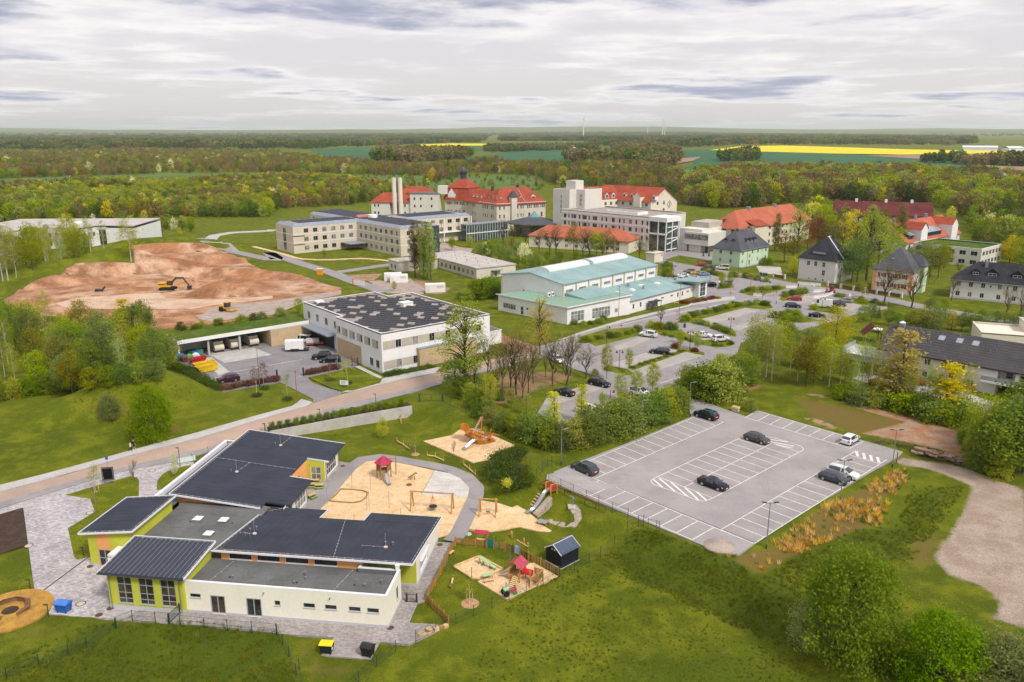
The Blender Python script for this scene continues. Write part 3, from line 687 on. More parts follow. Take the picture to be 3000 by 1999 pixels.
 paint(2,[cm(130,560),cm(300,440),cm(440,470),cm(740,590),cm(1000,700),cm(1200,800),cm(1230,1000),cm(1150,1080),cm(900,990),cm(620,860),cm(300,720)],2.)
 paint(2,[ce(0,0),D(200,1430),D(400,1425),D(640,1450),D(690,1568),D(690,1700),D(-300,1700),D(60,1560)][1:],2.,.9);paint(2,[cm(1000,620),cm(1300,500),cm(1660,420),cm(1760,250),cm(2000,200),cm(1900,400),cm(1700,640),cm(1400,700),cm(1100,680)],2,.7)
 paint(2,[cm(100,1000),cm(700,1000),cm(1300,1100),cm(1700,1100),cm(2300,1000),cm(2300,1400),cm(0,1400)],4,.55)
 ca=me.color_attributes.new('ground','FLOAT_COLOR','POINT');ca.data.foreach_set('color',col.ravel())
 me.materials.append(grass);o=BD.objects.new('ground',me);COL.objects.link(o);o['kind']='structure';return o
ground=build_ground()
# -- nursery school
def nursery():
 t=Ac('nursery_school','low nursery school with dark mono-pitch roofs and lime, orange and cream walls','school',(-13.62,76.17,LOW),R(-7.5))
 cz,lz,oz,wz=MB(),MB(),MB(),MB()
 ops=[(1.13,1.92,1.3,.5,1,1),(3.74,.12,1.75,2.25,2,1,dict(gm=Bu,fw=.12,sill=False,name='door',fm=Al)),(7.98,.12,1.8,2.25,2,1,dict(fw=.12,sill=False,name='door',fm=Al)),(10.75,1.72,.68,.62,1,1)]+[(q,1.74,1.36,.58,1,1)for q in(14.42,16.89,19.6,21.67)]
 Aa(cz,t,(-23.2,0),(.12,0),0,3.9,ops,fm=Al,gms=[Ah])
 Aa(cz,t,(.12,0),(.12,5.5),0,3.9,[(3.95,1.1,.9,1.6,1,1)],fm=Al)
 Aa(cz,t,(.12,5.5),(-4.6,5.5),0,3.9)
 Aa(oz,t,(-21.9,6.),(-4.6,6.),2.6,4.72,[(q,3.42,2.85,.72,1,1,dict(fw=.05,sill=True,fm=Ao))for q in(2.4,5.9,9.4,12.9)])
 Aa(oz,t,(-4.6,6.),(-4.6,8.43),0,(4.72,4.4))
 Aa(oz,t,(-21.9,18.6),(-21.9,6.),2.6,(3.1,4.72))
 Aa(lz,t,(-4.6,8.43),(1.2,8.43),0,4.38)
 Aa(cz,t,(1.2,8.43),(1.2,19.8),0,(4.38,2.95),[(3.4,.95,3.5,1.55,3,1,dict(gm=Am,fm=Ao,fw=.09))])
 Aa(cz,t,(1.2,19.8),(-7.6,19.8),0,2.95,[(2.5,.3,2.6,2.3,3,1),(6.5,.3,2.2,2.3,2,1)],gms=[Ah])
 Aa(lz,t,(-7.6,19.8),(-7.6,17.3),0,(2.95,3.2));Aa(oz,t,(-7.6,17.3),(-14.7,17.3),0,3.2,[(2,.2,1.8,2.2,2,1),(5,.2,1.8,2.2,2,1)]);Aa(lz,t,(-14.7,17.3),(-14.7,19.8),0,(3.2,2.95))
 Aa(cz,t,(-14.7,19.8),(-20.1,19.8),0,2.95,[(2.6,.3,2.6,2.3,3,1)])
 big=lambda s:(s,.45,3.6,2.,4,2,dict(fm=Ax,gm=Bu,fw=.1))
 Aa(cz,t,(-20.1,19.8),(-20.1,28.),0,3.2,[(5.9,.45,3.9,2.15,4,2,dict(fm=Ax,gm=Am,fw=.1)),(1.8,.45,2.4,2.1,2,2)])
 Aa(wz,t,(-20.1,28.),(-22.9,28.),0,(3.2,3.45));Aa(oz,t,(-22.9,28.),(-22.9,35.4),0,3.45,[(3.4,.1,2.,2.2,2,1,dict(name='door',gm=Bu,fm=Al))])
 Aa(lz,t,(-22.9,35.4),(-20.1,35.4),0,(3.45,3.2),[(1.35,.08,1.7,2.25,2,2,dict(name='door',gm=Am,fm=Ax,fw=.11,sill=False))])
 Aa(cz,t,(-20.1,35.4),(-20.1,41.4),0,3.2,[(3.,.45,4.2,2.1,5,2,dict(fm=Ax,gm=Bu,fw=.1))])
 Aa(cz,t,(-20.1,41.4),(-35.1,41.4),0,(3.2,4.6),[(4,.6,2.4,1.6,2,1),(9,.6,2.4,1.6,2,1)])
 Aa(oz,t,(-35.1,41.4),(-35.1,19.7),2.6,4.62,[(q,3.5,2.6,.6,1,1)for q in(4,8,12,16)])
 Aa(oz,t,(-35.1,19.7),(-21.9,19.7),2.6,(4.62,3.32))
 Aa(cz,t,(-38.5,40.2),(-38.5,16.9),0,3.9,[(q,1.2,1.4,1.,1,1)for q in(4,8,12,17)]);Aa(cz,t,(-35.1,40.2),(-38.5,40.2),0,3.9);Aa(cz,t,(-38.5,16.9),(-40.2,16.9),0,3.9)
 Aa(lz,t,(-40.3,7.8),(-39.15,7.8),0,(4.5,4.62));Aa(oz,t,(-39.15,7.8),(-37.4,7.8),0,(4.62,4.8),[(.87,.06,1.66,2.25,2,2,dict(name='door',fm=Al,fw=.1,sill=False))]);Aa(lz,t,(-37.4,7.8),(-34.4,7.8),0,(4.8,5.1))
 Aa(lz,t,(-34.4,7.8),(-34.4,17.),0,5.1);Aa(lz,t,(-34.4,17.),(-40.3,17.),0,(5.1,4.5));Aa(lz,t,(-40.3,17.),(-40.3,7.8),0,4.5)
 wo=[(q,.75,1.78,3.35,2,4,dict(fm=Al,gm=Bu,fw=.085,bars=[.62,1.35,2.4],sill=True))for q in(2.02,4.63,7.24)]
 Aa(lz,t,(-32.3,-.35),(-23.2,-.35),0,4.55,wo,depth=.3);Aa(lz,t,(-23.2,-.35),(-23.2,6.1),0,(4.55,5.1));Aa(lz,t,(-23.2,6.1),(-32.3,6.1),0,5.1);Aa(lz,t,(-32.3,6.1),(-32.3,-.35),0,(5.1,4.55),[(3.2,.1,2.,2.2,2,1)])
 Aa(cz,t,(-34.4,7.8),(-32.3,7.),0,3.3)
 cz.build('wall',cream,t,split=True);lz.build('wall',lime,t,label='lime green rendered wall',split=True);oz.build('wall',orange,t,label='orange rendered wall',split=True);wz.build('wall',Ad,t)
 pl=MB()
 for(a,b)in(((-23.15,0),(.16,0)),((.16,0),(.16,5.5)),((-4.6,8.43),(1.24,8.43)),((1.24,8.43),(1.24,19.8)),((-32.3,-.38),(-23.2,-.38)),((-40.3,7.77),(-34.4,7.77)),((-20.06,19.8),(-20.06,28.)),((-20.06,35.4),(-20.06,41.4))):
  d=Ab(b)-Ab(a);n=Ab((d.y,-d.x)).normalized()*.015
  L=d.length;segs=[(0,L)]
  if a==(-23.15,0):segs=[(0,2.85),(4.6,7.05),(8.85,L)]
  if a==(-40.3,7.77):segs=[(0,1.1),(2.9,L)]
  for s0,s1 in segs:A=Ab(a)+d.normalized()*s0+n;B=Ab(a)+d.normalized()*s1+n;pl.beam((A.x,A.y,.16),(B.x,B.y,.16),.03,.36 if a!=(-32.3,-.38)else .62)
 pl.build('plinth',plinth,t,split=True)
 rf,cp=MB(),MB()
 Bj(rf,cp,[(-23.7,0),(.12,0),(.12,5.5),(-4.5,5.5),(-4.5,6.8),(-23.7,6.8)],3.3,.6,.32)
 rf2=MB();rf2.face([(-34.4,6.,3.31),(-21.9,6.,3.31),(-21.9,19.7,3.31),(-34.4,19.7,3.31)]);rf2.face([(-38.3,16.9,3.3),(-35.1,16.9,3.3),(-35.1,40.1,3.3),(-38.3,40.1,3.3)])
 fl=rf.build('flat_roof',Bo,t);rf2.build('flat_roof',Bo,t,split=True)
 cp.box(-38.62,16.8,3.9,-38.2,40.3,3.97).box(-38.2,39.95,3.9,-35.1,40.3,3.97).box(-38.2,16.9,3.3,-38.15,39.95,3.9)
 cp.build('parapet_cap',Ao,t,split=True)
 k=0
 for y0 in np.arange(6.6,19.4,1.):
  x0=-34.2+(k%3)*1.7;k+=1
  for xa in np.arange(-34.3,-22.2,5.):
   _b(xa+.012,y0+.012,3.312,min(xa+4.99,-22.),y0+.99,3.318+(k%2)*.006)('felt_sheet',Bo,fl)
 for i,y0 in enumerate(np.arange(.5,5.2,1.)):
  for xa in np.arange(-22.8+(i%2)*2.4,-.5,5.):
   _b(xa+.012,y0+.012,3.302,min(xa+4.99,-.3),min(y0+.99,5.15),3.308+(i%2)*.006)('felt_sheet',Bo,fl)
 for x,y in((-29.6,14.8),(-26.1,14.9),(-26.25,11.2)):
  s=MB();s.hexa([(x-.62,y-.62,3.3),(x+.62,y-.62,3.3),(x+.62,y+.62,3.3),(x-.62,y+.62,3.3),(x-.52,y-.52,3.62),(x+.52,y-.52,3.62),(x+.52,y+.52,3.62),(x-.52,y+.52,3.62)],0)
  o=s.build('skylight',Bo,t);d=MB();d.hexa([(x-.56,y-.56,3.63),(x+.56,y-.56,3.63),(x+.56,y+.56,3.63),(x-.56,y+.56,3.63),(x-.4,y-.4,3.76),(x+.4,y-.4,3.76),(x+.4,y+.4,3.76),(x-.4,y+.4,3.76)]);d.build('dome',Ad,o)
 def strips(name,zf,cuts,along,mat=membrane,base=True):
  """cuts: list of rectangles (x0,y0,x1,y1); one strip object each; zf plane"""
  b=MB()
  for x0,y0,x1,y1 in cuts:b.prism([(x0,y0),(x1,y0),(x1,y1),(x0,y1)],lambda x,y:zf(x,y)-.24,lambda x,y:zf(x,y)-.012)
  ro=b.build('roof',mat,t);k=0
  for x0,y0,x1,y1 in cuts:
   a=x0 if along=='y' else y0;e=x1 if along=='y' else y1
   while a<e-.05:
    n=min(a+1.,e);m=MB();h=.006 if k%2 else .0;k+=1;g=.014
    q=[(a+g,y0+.05),(n-g,y0+.05),(n-g,y1-.05),(a+g,y1-.05)]if along=='y' else[(x0+.05,a+g),(x1-.05,a+g),(x1-.05,n-g),(x0+.05,n-g)]
    m.prism(q,lambda x,y:zf(x,y)-.02,lambda x,y:zf(x,y)+.004+h);m.build(name,mat,ro);a=n
  return ro
 zm=lambda x,y:4.77-(y-5.4)*.125
 ro=strips('roof_strip',zm,[(-22.4,5.4,1.55,17.8),(-22.4,17.8,-14.2,20.75),(-8.1,17.8,1.55,20.75)],'y')
 zn=lambda x,y:4.75-(x+35.7)*.098
 strips('roof_strip',zn,[(-35.8,18.9,-22.9,20.75),(-35.8,20.75,-19.55,29.05),(-35.8,29.05,-23.,35.9),(-35.8,35.9,-19.55,43.2)],'x')
 z1=lambda x,y:4.62+(x+41.)*.107
 strips('roof_strip',z1,[(-41.1,7.35,-33.95,17.4)],'x')
 z2=lambda x,y:4.72+(y+.85)*.083
 b2=strips('roof_panel',z2,[(-32.95,-.85,-22.75,6.45)],'y',M('slate_blue_metal',(.045,.052,.075),.45,.06,metallic=.3))
 sm_=MB();x=-32.9
 while x<-22.7:sm_.hexa([(x-.014,-.84,z2(0,-.84)),(x+.014,-.84,z2(0,-.84)),(x+.014,6.4,z2(0,6.4)),(x-.014,6.4,z2(0,6.4)),(x-.01,-.84,z2(0,-.84)+.07),(x+.01,-.84,z2(0,-.84)+.05),(x+.01,6.4,z2(0,6.4)+.05),(x-.01,6.4,z2(0,6.4)+.07)]);x+=.6
 sm_.build('standing_seam',Af,b2,split=True)
 tr=MB()
 def edge(zf,pts):
  for a,b in zip(pts[:-1],pts[1:]):tr.beam((*a,zf(*a)-.06),(*b,zf(*b)-.06),.09,.24)
 edge(zm,[(-14.15,20.8),(-14.15,17.75),(-8.05,17.75)][:2]);edge(zm,[(-8.15,17.8),(-8.15,20.8)]);edge(zm,[(1.6,20.8),(1.6,5.35),(-22.45,5.35),(-22.45,18.6),(-23.2,18.6)])
 edge(zn,[(-22.9,18.85),(-35.85,18.85),(-35.85,43.25),(-19.5,43.25)]);edge(zn,[(-19.5,35.85),(-23.,35.85)]);edge(zn,[(-23.,29.1),(-19.5,29.1)])
 edge(z1,[(-41.15,17.45),(-41.15,7.3),(-33.9,7.3),(-33.9,17.45),(-41.15,17.45)]);edge(z2,[(-33.,-.9),(-33.,6.5),(-22.7,6.5),(-22.7,-.9)])
 tr.build('roof_edge',Ao,t,split=True)
 gt=MB();gt.tube([(-33.,-.97,4.62),(-22.7,-.97,4.62)],.08,6);gt.tube([(-19.48,20.9,3.1),(-19.48,29.1,3.1)],.07,6);gt.tube([(-19.48,35.9,3.1),(-19.48,43.2,3.1)],.07,6)
 gt.build('gutter',Ag,t,split=True)
 for x,y,z in((-32.,-.47,4.5),(-23.6,-.47,4.5),(-19.98,27.8,3.),(-19.98,41.2,3.),(-19.98,35.7,3.)):
  _t([(x,y,0),(x,y,z)],.05,6)('downpipe',Af,t)
 lc=MB()
 def cond(zf,a,b,off=.07):
  n=max(2,int(dist(a,b)/.95))
  for i in range(n+1):x=a[0]+(b[0]-a[0])*i/n;y=a[1]+(b[1]-a[1])*i/n;lc.box(x-.045,y-.045,zf(x,y),x+.045,y+.045,zf(x,y)+.07)
  lc.beam((*a,zf(*a)+off),(*b,zf(*b)+off),.018,.018)
 for a,b in(((-22.2,5.7),(1.3,5.7)),((1.3,5.7),(1.3,20.5)),((-22.2,5.7),(-22.2,18.4)),((-7.9,5.8),(-10.6,17.6)),((-22.2,18.6),(-19.8,20.6)),((-5.7,9.6),(-2.9,9.6)),((-21.9,11.),(-20.,11.)),((-14.,18.),(-14.,20.5)),((-8.3,18.),(-8.3,20.5))):cond(zm,a,b)
 for a,b in(((-35.5,19.2),(-23.1,19.2)),((-35.5,19.2),(-35.5,43)),((-35.5,43),(-19.8,43)),((-35.5,31.5),(-23.2,31.5)),((-30.2,31.4),(-30.6,28.)),((-28.3,43),(-28.6,39.))):cond(zn,a,b)
 for a,b in(((-40.9,7.6),(-34.2,7.6)),((-34.2,7.6),(-34.2,17.1)),((-34.2,17.1),(-40.9,17.1))):cond(z1,a,b)
 for a,b in(((-32.8,-.6),(-32.8,6.2)),((-32.8,6.2),(-22.9,6.2)),((-22.9,6.2),(-22.9,-.6))):cond(z2,a,b)
 cond(lambda x,y:3.32,(-20.9,1.),(-20.2,5.6));cond(lambda x,y:3.32,(-6.4,.9),(-5.6,5.5))
 lc.build('lightning_conductor',M('pale_aluminium',(.6,.52,.5),.5,.05),t)
 for zf,x,y in((zm,-2.8,9.6),(zm,-20.,11.),(zn,-30.6,28.),(zn,-28.6,39.)):
  MB().cyl(x,y,zf(x,y),zf(x,y)+.12,.26,.24,12).tube([(x,y,zf(x,y)+.1),(x,y,zf(x,y)+1.9)],.012,5).build('lightning_mast',M('pale_aluminium',(.6,.52,.5)),t)
 for zf,x,y,h in((zm,-3.,10.3,.5),(zm,-2.1,10.3,.5),(zm,-20.9,11.7,.45),(zm,-20.4,12.4,.45),(zm,-20.8,10.2,.45),(zm,-20.2,10.1,.45),(zn,-31.4,27.8,.4),(zn,-29.4,38.9,.4),(lambda x,y:3.31,-10.6,3.8,.6),(lambda x,y:3.31,-11.2,2.,.35),(lambda x,y:3.31,-1.4,3.2,.6),(lambda x,y:3.31,-3.2,2.5,.35),(lambda x,y:3.31,-10.3,3.1,.3),(lambda x,y:3.31,-18.6,2.3,.3)):
  m=MB();z=zf(x,y);m.lathe([(.07,z),(.07,z+h*.7),(.12,z+h*.72),(.12,z+h)],8,(x,y));m.build('roof_vent',Af,t)
 for x,y in((-4.4,2.6),(-11.,2.2),(-19.,2.3),(-30.4,14.3),(-24.8,14.6)):
  _l([(.11,3.31),(.1,3.4),(.02,3.44)],8,(x,y))('roof_outlet',Ar,t)
 MB().box(-.35,5.1,3.97,.05,5.5,4.55).box(-.4,5.05,4.55,.1,5.55,4.62).build('chimney',Ad,t)
 MB().box(-4.6,5.55,3.75,.1,5.9,3.82).box(-4.6,5.5,3.3,-4.5,5.9,3.75).build('terrace_cap',Bz,t)
 MB().box(-36.3,5.6,2.75,-32.4,7.7,3.05).box(-36.3,5.5,2.6,-36.05,5.75,0).box(-36.3,7.45,2.6,-36.05,7.7,0).build('entrance_canopy',Ad,t)
 for x in(-13.9,-6.3):
  MB().box(x-.04,-.25,3.2,x+.04,0,3.26).lathe([(.06,3.12),(.07,3.2)],8,(x,-.22)).build('wall_lamp',Ag,t)
 bar=MB()
 for y in(9.8,13.9):bar.box(1.25,y-.05,.6,1.33,y+.05,2.9)
 bar.box(1.25,9.8,.6,1.33,13.9,.66);bar.box(1.25,9.8,2.55,1.6,13.9,2.62);bar.build('shutter_frame',Ao,t)
 _b(-4.4,8.2,0,-4.25,8.35,4.3)('post',wood,t)
 return t
school=nursery()
# -- small builders
def Bh(g,vt):
 """height above ground point g at which photograph row vt is reached"""
 X,Y,z0=g;k=(CY-vt)/F
 Z=Y*(k*CP-SP)/(CP+k*SP);return Z+ALT-z0
def Ak(a,b):return atan2(b[1]-a[1],b[0]-a[0])
def Aj(a,b):return dist(a[:2],b[:2])
def Cf(name,label,cat,g,h,r,mat,group=None,head=None):
 m=MB();m.cyl(0,0,-.3,h,r,r*.9,8)
 o=m.build(name,mat,loc=g);return tag(o,label,cat,group)
def mesh_panel(L,h,wire=.13,mat=None,t=.011):
 m=MB();n=max(2,int(L/wire))
 for z in(.06,h*.5,h-.02):m.beam((0,0,z),(L,0,z),t*1.6,t*1.6)
 for i in range(1,n):x=L*i/n;m.face([(x-t/2,0,.05),(x+t/2,0,.05),(x+t/2,0,h),(x-t/2,0,h)])
 return m
def Ay(name,label,pts,h,mat=None,group=None,px=True,step=2.5,ph=None,pr=.03,panel=True,wire=.13):
 """post-and-mesh fence through the given posts; long bays get extra posts"""
 mat=mat or green_m;G=[PG(p)for p in pts]if px else[(x,y,Hs(x,y))for x,y in pts];Q=[G[0]]
 for a,b in zip(G[:-1],G[1:]):
  n=max(1,round(Aj(a,b)/step))
  for i in range(1,n+1):x=a[0]+(b[0]-a[0])*i/n;y=a[1]+(b[1]-a[1])*i/n;Q.append((x,y,Hs(x,y)))
 t=Ac(name,label,'fence',Q[0],0,group);pm=MB();pm.box(-pr,-pr,-.3,pr,pr,ph or h+.08);pme=pm.mesh('post',mat)
 for q in Q:inst(pme,'post',t,(q[0]-Q[0][0],q[1]-Q[0][1],q[2]-Q[0][2]))
 if panel:
  for a,b in zip(Q[:-1],Q[1:]):
   L=Aj(a,b);m=mesh_panel(L,h,wire,mat);m.M=None
   m.v=[(x,y,z+(b[2]-a[2])*x/L)for x,y,z in m.v]
   m.build('mesh_panel',mat,t,uv=False,loc=(a[0]-Q[0][0],a[1]-Q[0][1],a[2]-Q[0][2]),rz=Ak(a,b))
 return t
def log(m,a,b,r=.09,n=7,mi=0):return m.tube([a,b],r,n,mi=mi)
# -- retaining wall, hedge, gate, fences of the nursery
def wall_hedge():
 A,B=Ab((-42.5,131.1)),Ab((-19.,143.1));d=(B-A).normalized();L=(B-A).length
 t=Ac('retaining_wall','pale concrete retaining wall below the street hedge','wall',(A.x,A.y,LOW),Ak(A,B));n=int(L/1.5)
 zt=lambda x:Hs(A.x+d.x*x-d.y*3.2,A.y+d.y*x+d.x*3.2)-LOW+.12
 for i in range(n):
  a,b=L*i/n,L*(i+1)/n;_h([(a+.006,-.12,-.4),(b-.006,-.12,-.4),(b-.006,.14,-.4),(a+.006,.14,-.4),(a+.006,-.12,zt(a)),(b-.006,-.12,zt(b)),(b-.006,.14,zt(b)),(a+.006,.14,zt(a))])('wall_panel',Bl,t)
 _p([(0,.15),(L,.15),(L,2.6),(0,2.6)],-.5,lambda x,y:zt(x)-.06)('planting_strip',Cj,t)
 return A,B,d,L
wA,wB,wd_,wL=wall_hedge()
PG2=lambda p:PG(p)[:2]
nf=[(wA+wd_*s+Ab((-wd_.y,wd_.x))*.55)[:]for s in np.linspace(.5,wL-.5,11)]
Ay('mesh_fence','dark green mesh fence standing in the hedge above the concrete wall',nf,1.45,px=False)
g0,g1=PG(cs(408,140)),PG(cs(765,137))
def Cx(label,a,b,h,leaves,group=None,mat=None):
 t=Ac('mesh_gate',label,'gate',a,Ak(a,b),group);L=Aj(a,b);mat=mat or green_m
 for i in range(leaves+1):
  if leaves==1 or i!=1 or leaves>2:m=MB();x=L*i/leaves;m.box(x-.07,-.07,-.3,x+.07,.07,h+.15);m.build('gate_post',mat,t)
 for i in range(leaves):
  x0,x1=L*i/leaves+.1,L*(i+1)/leaves-.06;m=MB()
  m.box(x0,-.025,.08,x1,.025,.14).box(x0,-.025,h-.06,x1,.025,h).box(x0,-.025,.14,x0+.06,.025,h-.06).box(x1-.06,-.025,.14,x1,.025,h-.06)
  for x in np.arange(x0+.12,x1-.08,.12):m.box(x,-.008,.14,x+.014,.008,h-.06)
  m.build('gate_leaf',mat,t)
 return t
Cx('double dark green mesh gate at the end of the street hedge',g0,g1,1.5,2)
Ay('mesh_fence','dark green mesh fence from the double gate along the wooded edge',[cs(780,145),cs(1000,245),cs(1245,370),cs(1505,490),cs(1770,610),cs(2055,745),cs(2300,850)],1.35)
Ay('mesh_fence','tall mesh fence on the mound beside the large car park',[cs(2205,1315),cs(2300,1200),cs(2440,1120)],1.5,step=1.8)
Ay('post_fence','line of slim dark posts along the car park edge above the play yard',[cpA(30,850),cpA(168,908),cpA(310,975),cpA(462,1040),cpA(603,1105),cpA(762,1180),cpA(938,1255)],1.5,step=9)
Ay('mesh_fence','short mesh enclosure at the corner of the large car park',[cpA(930,1400),cpA(1058,1340),cpA(1115,1335),cpA(1170,1372),cpA(1262,1395),cpA(1298,1405)],1.5,step=9)
Ay('mesh_fence','green mesh fence along the meadow south of the toddler yard',[c5(1410,1335),cq(405,1562),cq(710,1460),cq(980,1332),cq(1262,1205),cq(1525,1080),cq(1792,962),cq(2045,850),cq(2285,735)],1.35,step=9)
Ay('mesh_fence','green mesh fence round the back of the dark shed',[cq(2290,735),cy(1998,1410),cy(2225,1305),cy(2400,1210),cpA(785,1560)],1.35,step=9)
ca_=crop(0,1200,1.9625)
Ay('mesh_fence','green mesh fence along the meadow in front of the nursery windows',[c2(555,1335),c2(740,1250),c2(1005,1272)],1.3,step=9)
Ay('mesh_fence','green mesh fence along the meadow in front of the cream wall',[c2(1288,1302),c2(1565,1337),c2(1830,1362),c2(2110,1387),c4(150,1375),c4(432,1410)],1.3,step=9)
Ay('mesh_fence','green mesh fence running down the lawn beside the waste bins',[c4(440,1412),c4(505,1530),c5(682,1425),c5(722,1530),D(688,1540),D(700,1600)],1.3,step=9)
Ay('mesh_fence','green mesh fence crossing the dry lawn by the round bench',[c2(545,1340),ca_(500,1372),ca_(395,1412),ca_(225,1472),ca_(40,1548),ca_(-150,1620)],1.25,step=9)
Ay('mesh_fence','green mesh fence on the meadow beside the black bin',[c5(1295,1392),c5(1185,1475),c5(1083,1568),c5(1000,1640)],1.25,step=9)
Cx('open green mesh gate in front of the tall nursery windows',PG(c2(1160,1285)),PG(c2(1285,1165)),1.15,1)
Cx('small dark bar gate between cream wall and picket fence',PG(c4(1925,1038)),PG(c4(2045,1045)),1.1,1,mat=Ag)
Ay('mesh_fence','pale mesh fence with white banner by the nursery street front',[c1(1440,445),c1(1610,350),c1(1900,260)],1.2,mat=Af,step=9)
tb=Ac('banner','white banner tied to the fence beside the street','banner',PG(c1(1260,480)),Ak(PG(c1(1260,480)),PG(c1(1465,440))))
m=MB();Lb=Aj(PG(c1(1260,480)),PG(c1(1465,440)));m.box(0,-.015,.25,Lb,.015,1.1);m.build('cloth',M('banner_cloth',(.62,.7,.66),.7),tb)
for x in(0,Lb*.8):_b(x-.03,.02,-.2,x+.03,.07,1.5)('post',Ag,tb)
def Cl(label,pts,coloured=False,h=1.):
 G=[PG(p)for p in pts];t=Ac('picket_fence',label,'fence',G[0]);cols=[Av,M('mustard_picket',(.38,.2,.03),.8),M('teal_picket',(.02,.16,.12),.8),M('dark_red_picket',(.12,.03,.02),.8)]
 for i,(a,b)in enumerate(zip(G[:-1],G[1:])):
  L=Aj(a,b);rz=Ak(a,b);lo=(a[0]-G[0][0],a[1]-G[0][1],a[2]-G[0][2]);sl=(b[2]-a[2])/L
  _c(0,0,-.3,h+.2,.08,.07,8)('post',wood,t,loc=lo)
  r=MB();r.beam((.07,.03,.25),(L-.07,.03,.25+sl*L),.04,.09);r.beam((.07,.03,.75),(L-.07,.03,.75+sl*L),.04,.09);r.build('rail',cols[1],t,loc=lo,rz=rz,split=True)
  p=MB();n=int(L/.145)
  for k in range(n):
   x=.1+(L-.2)*k/max(1,n-1);z=sl*x;mi=random.choice((0,1,2,3,1))if coloured else random.choice((1,1,0));hh=h*random.uniform(.93,1.04)
   p.hexa([(x-.048,-.03,.06+z),(x+.048,-.03,.06+z),(x+.048,0,.06+z),(x-.048,0,.06+z),(x-.048,-.03,hh+z),(x+.048,-.03,hh+z),(x+.048,0,hh+z),(x-.048,0,hh+z)],mi)
  p.build('pickets',cols,t,kind='stuff',loc=lo,rz=rz)
 _c(0,0,-.3,h+.2,.08,.07,8)('post',wood,t,loc=(G[-1][0]-G[0][0],G[-1][1]-G[0][1],G[-1][2]-G[0][2]));return t
Cl('mustard picket fence between the yard paving and toddler lawn',[cq(600,1475),cq(530,1390),cq(450,1310),cq(350,1220),cq(265,1120),cq(285,1040),cq(390,860),cq(470,690),cq(540,560),cq(610,400),cq(700,240)])
Cl('mustard picket fence at the north end of the toddler lawn',[cq(702,235),cq(1010,262)])
Cl('picket fence with teal and dark red boards beside the market stall',[cq(1015,262),cq(1180,285)],True);Cl('curved picket fence with coloured boards behind the playhouse lawn',[cq(1290,300),cq(1470,315),cq(1605,370)],True)
Cl('mustard picket fence between the dark shed and the playhouse',[cq(1690,400),cq(1820,475),cq(2010,570),cq(2160,650),cq(2280,715)],True)
for a,b,nm,lab,mt in((cq(1182,285),cq(1290,298),'play_board','teal play board set in the picket fence',M('teal_board',(.01,.17,.15),.5)),(cq(1605,375),cq(1688,405),'play_board','pale blue play board set in the picket fence',M('pale_blue_board',(.36,.55,.75),.5))):
 A,B=PG(a),PG(b);t=Ac(nm,lab,'play board',A,Ak(A,B));L=Aj(A,B);m=MB();m.box(.08,-.03,.1,L-.08,.03,1.25);o=m.build('board',mt,t)
 for x in(0,L):_c(x,0,-.3,1.75,.09,.08,8)('post',Av,t)
 if 'blue' in lab:
  dq=MB()
  for i in range(9):x=L*(.2+.07*i);z=.7+.25*sin(i*1.3);dq.beam((x,-.036,z),(x+.09,-.036,z+.12*cos(i)),.012,.07)
  dq.build('drawn_line',M('board_blue_line',(.03,.2,.35),.5),o,kind='stuff')
# -- play equipment
def tower():
 g=PG(c3(1668,625));t=Ac('play_tower','hexagonal wooden play tower with raspberry red roof and steel slide','play tower',g,R(12));Rr=1.05
 P6=[(Rr*cos(R(60*i)),Rr*sin(R(60*i)))for i in range(6)]
 for x,y in P6:_t([(x*1.05,y*1.05,-.3),(x,y,2.75)],.085,7)('post',Av,t)
 _p([(x*.95,y*.95)for x,y in P6],1.28,1.38)('platform',wood,t)
 for i in range(6):
  a,b=Ab(P6[i]),Ab(P6[(i+1)%6])
  if i!=4:
   m=MB()
   for k in range(1,6):q=a.lerp(b,k/6);m.box(q.x-.04,q.y-.04,1.4,q.x+.04,q.y+.04,2.05)
   m.beam((a.x,a.y,2.08),(b.x,b.y,2.08),.06,.1);m.build('railing',Av if i%2 else Cs,t)
  A=a*1.38;B=b*1.38;ap=Ab((0,0,3.75));rp=MB();prev=None
  o=MB();o.face([(A.x,A.y,2.62),(B.x,B.y,2.62),(0,0,3.72)]);o.face([(B.x,B.y,2.56),(A.x,A.y,2.56),(0,0,3.66)]);ro=o.build('roof',Cs,t)
  for k in range(6):
   f0,f1=k/6,(k+.9)/6;pa=lambda v,f:(v.x*(1-f),v.y*(1-f),2.63+1.1*f)
   if f1>.96:continue
   q=MB();z=lambda p,dz:(p[0],p[1],p[2]+dz);c=[pa(A,f0),pa(B,f0),pa(B,f1),pa(A,f1)];q.hexa([z(p,.0)for p in c]+[z(p,.035)for p in c]);q.build('roof_board',Cs,ro)
 m=MB();a0=R(-68-12);d=Ab((cos(a0),sin(a0)));s=Ab((-d.y,d.x))*.24
 pr=[(.95,1.4),(1.25,1.35),(2.75,.42),(3.1,.28),(3.45,.26)]
 for(r0,z0),(r1,z1)in zip(pr[:-1],pr[1:]):
  A,B=d*r0,d*r1;m.face([(A.x-s.x,A.y-s.y,z0),(A.x+s.x,A.y+s.y,z0),(B.x+s.x,B.y+s.y,z1),(B.x-s.x,B.y-s.y,z1)])
  for k in(-1,1):m.beam((A.x+k*s.x,A.y+k*s.y,z0+.07),(B.x+k*s.x,B.y+k*s.y,z1+.07),.03,.17)
 m.build('slide',Ca,t)
 m=MB();e=d*3.3;m.cyl(e.x,e.y,-.3,.26,.04);m.build('slide_leg',Ca,t)
 MB().tube([(1.9,.9,-.3),(1.95,.9,3.)],.08,7).tube([(1.95,.9,2.75),(.9,.5,2.85)],.06,6).build('climbing_pole',Av,t);return t
tower()
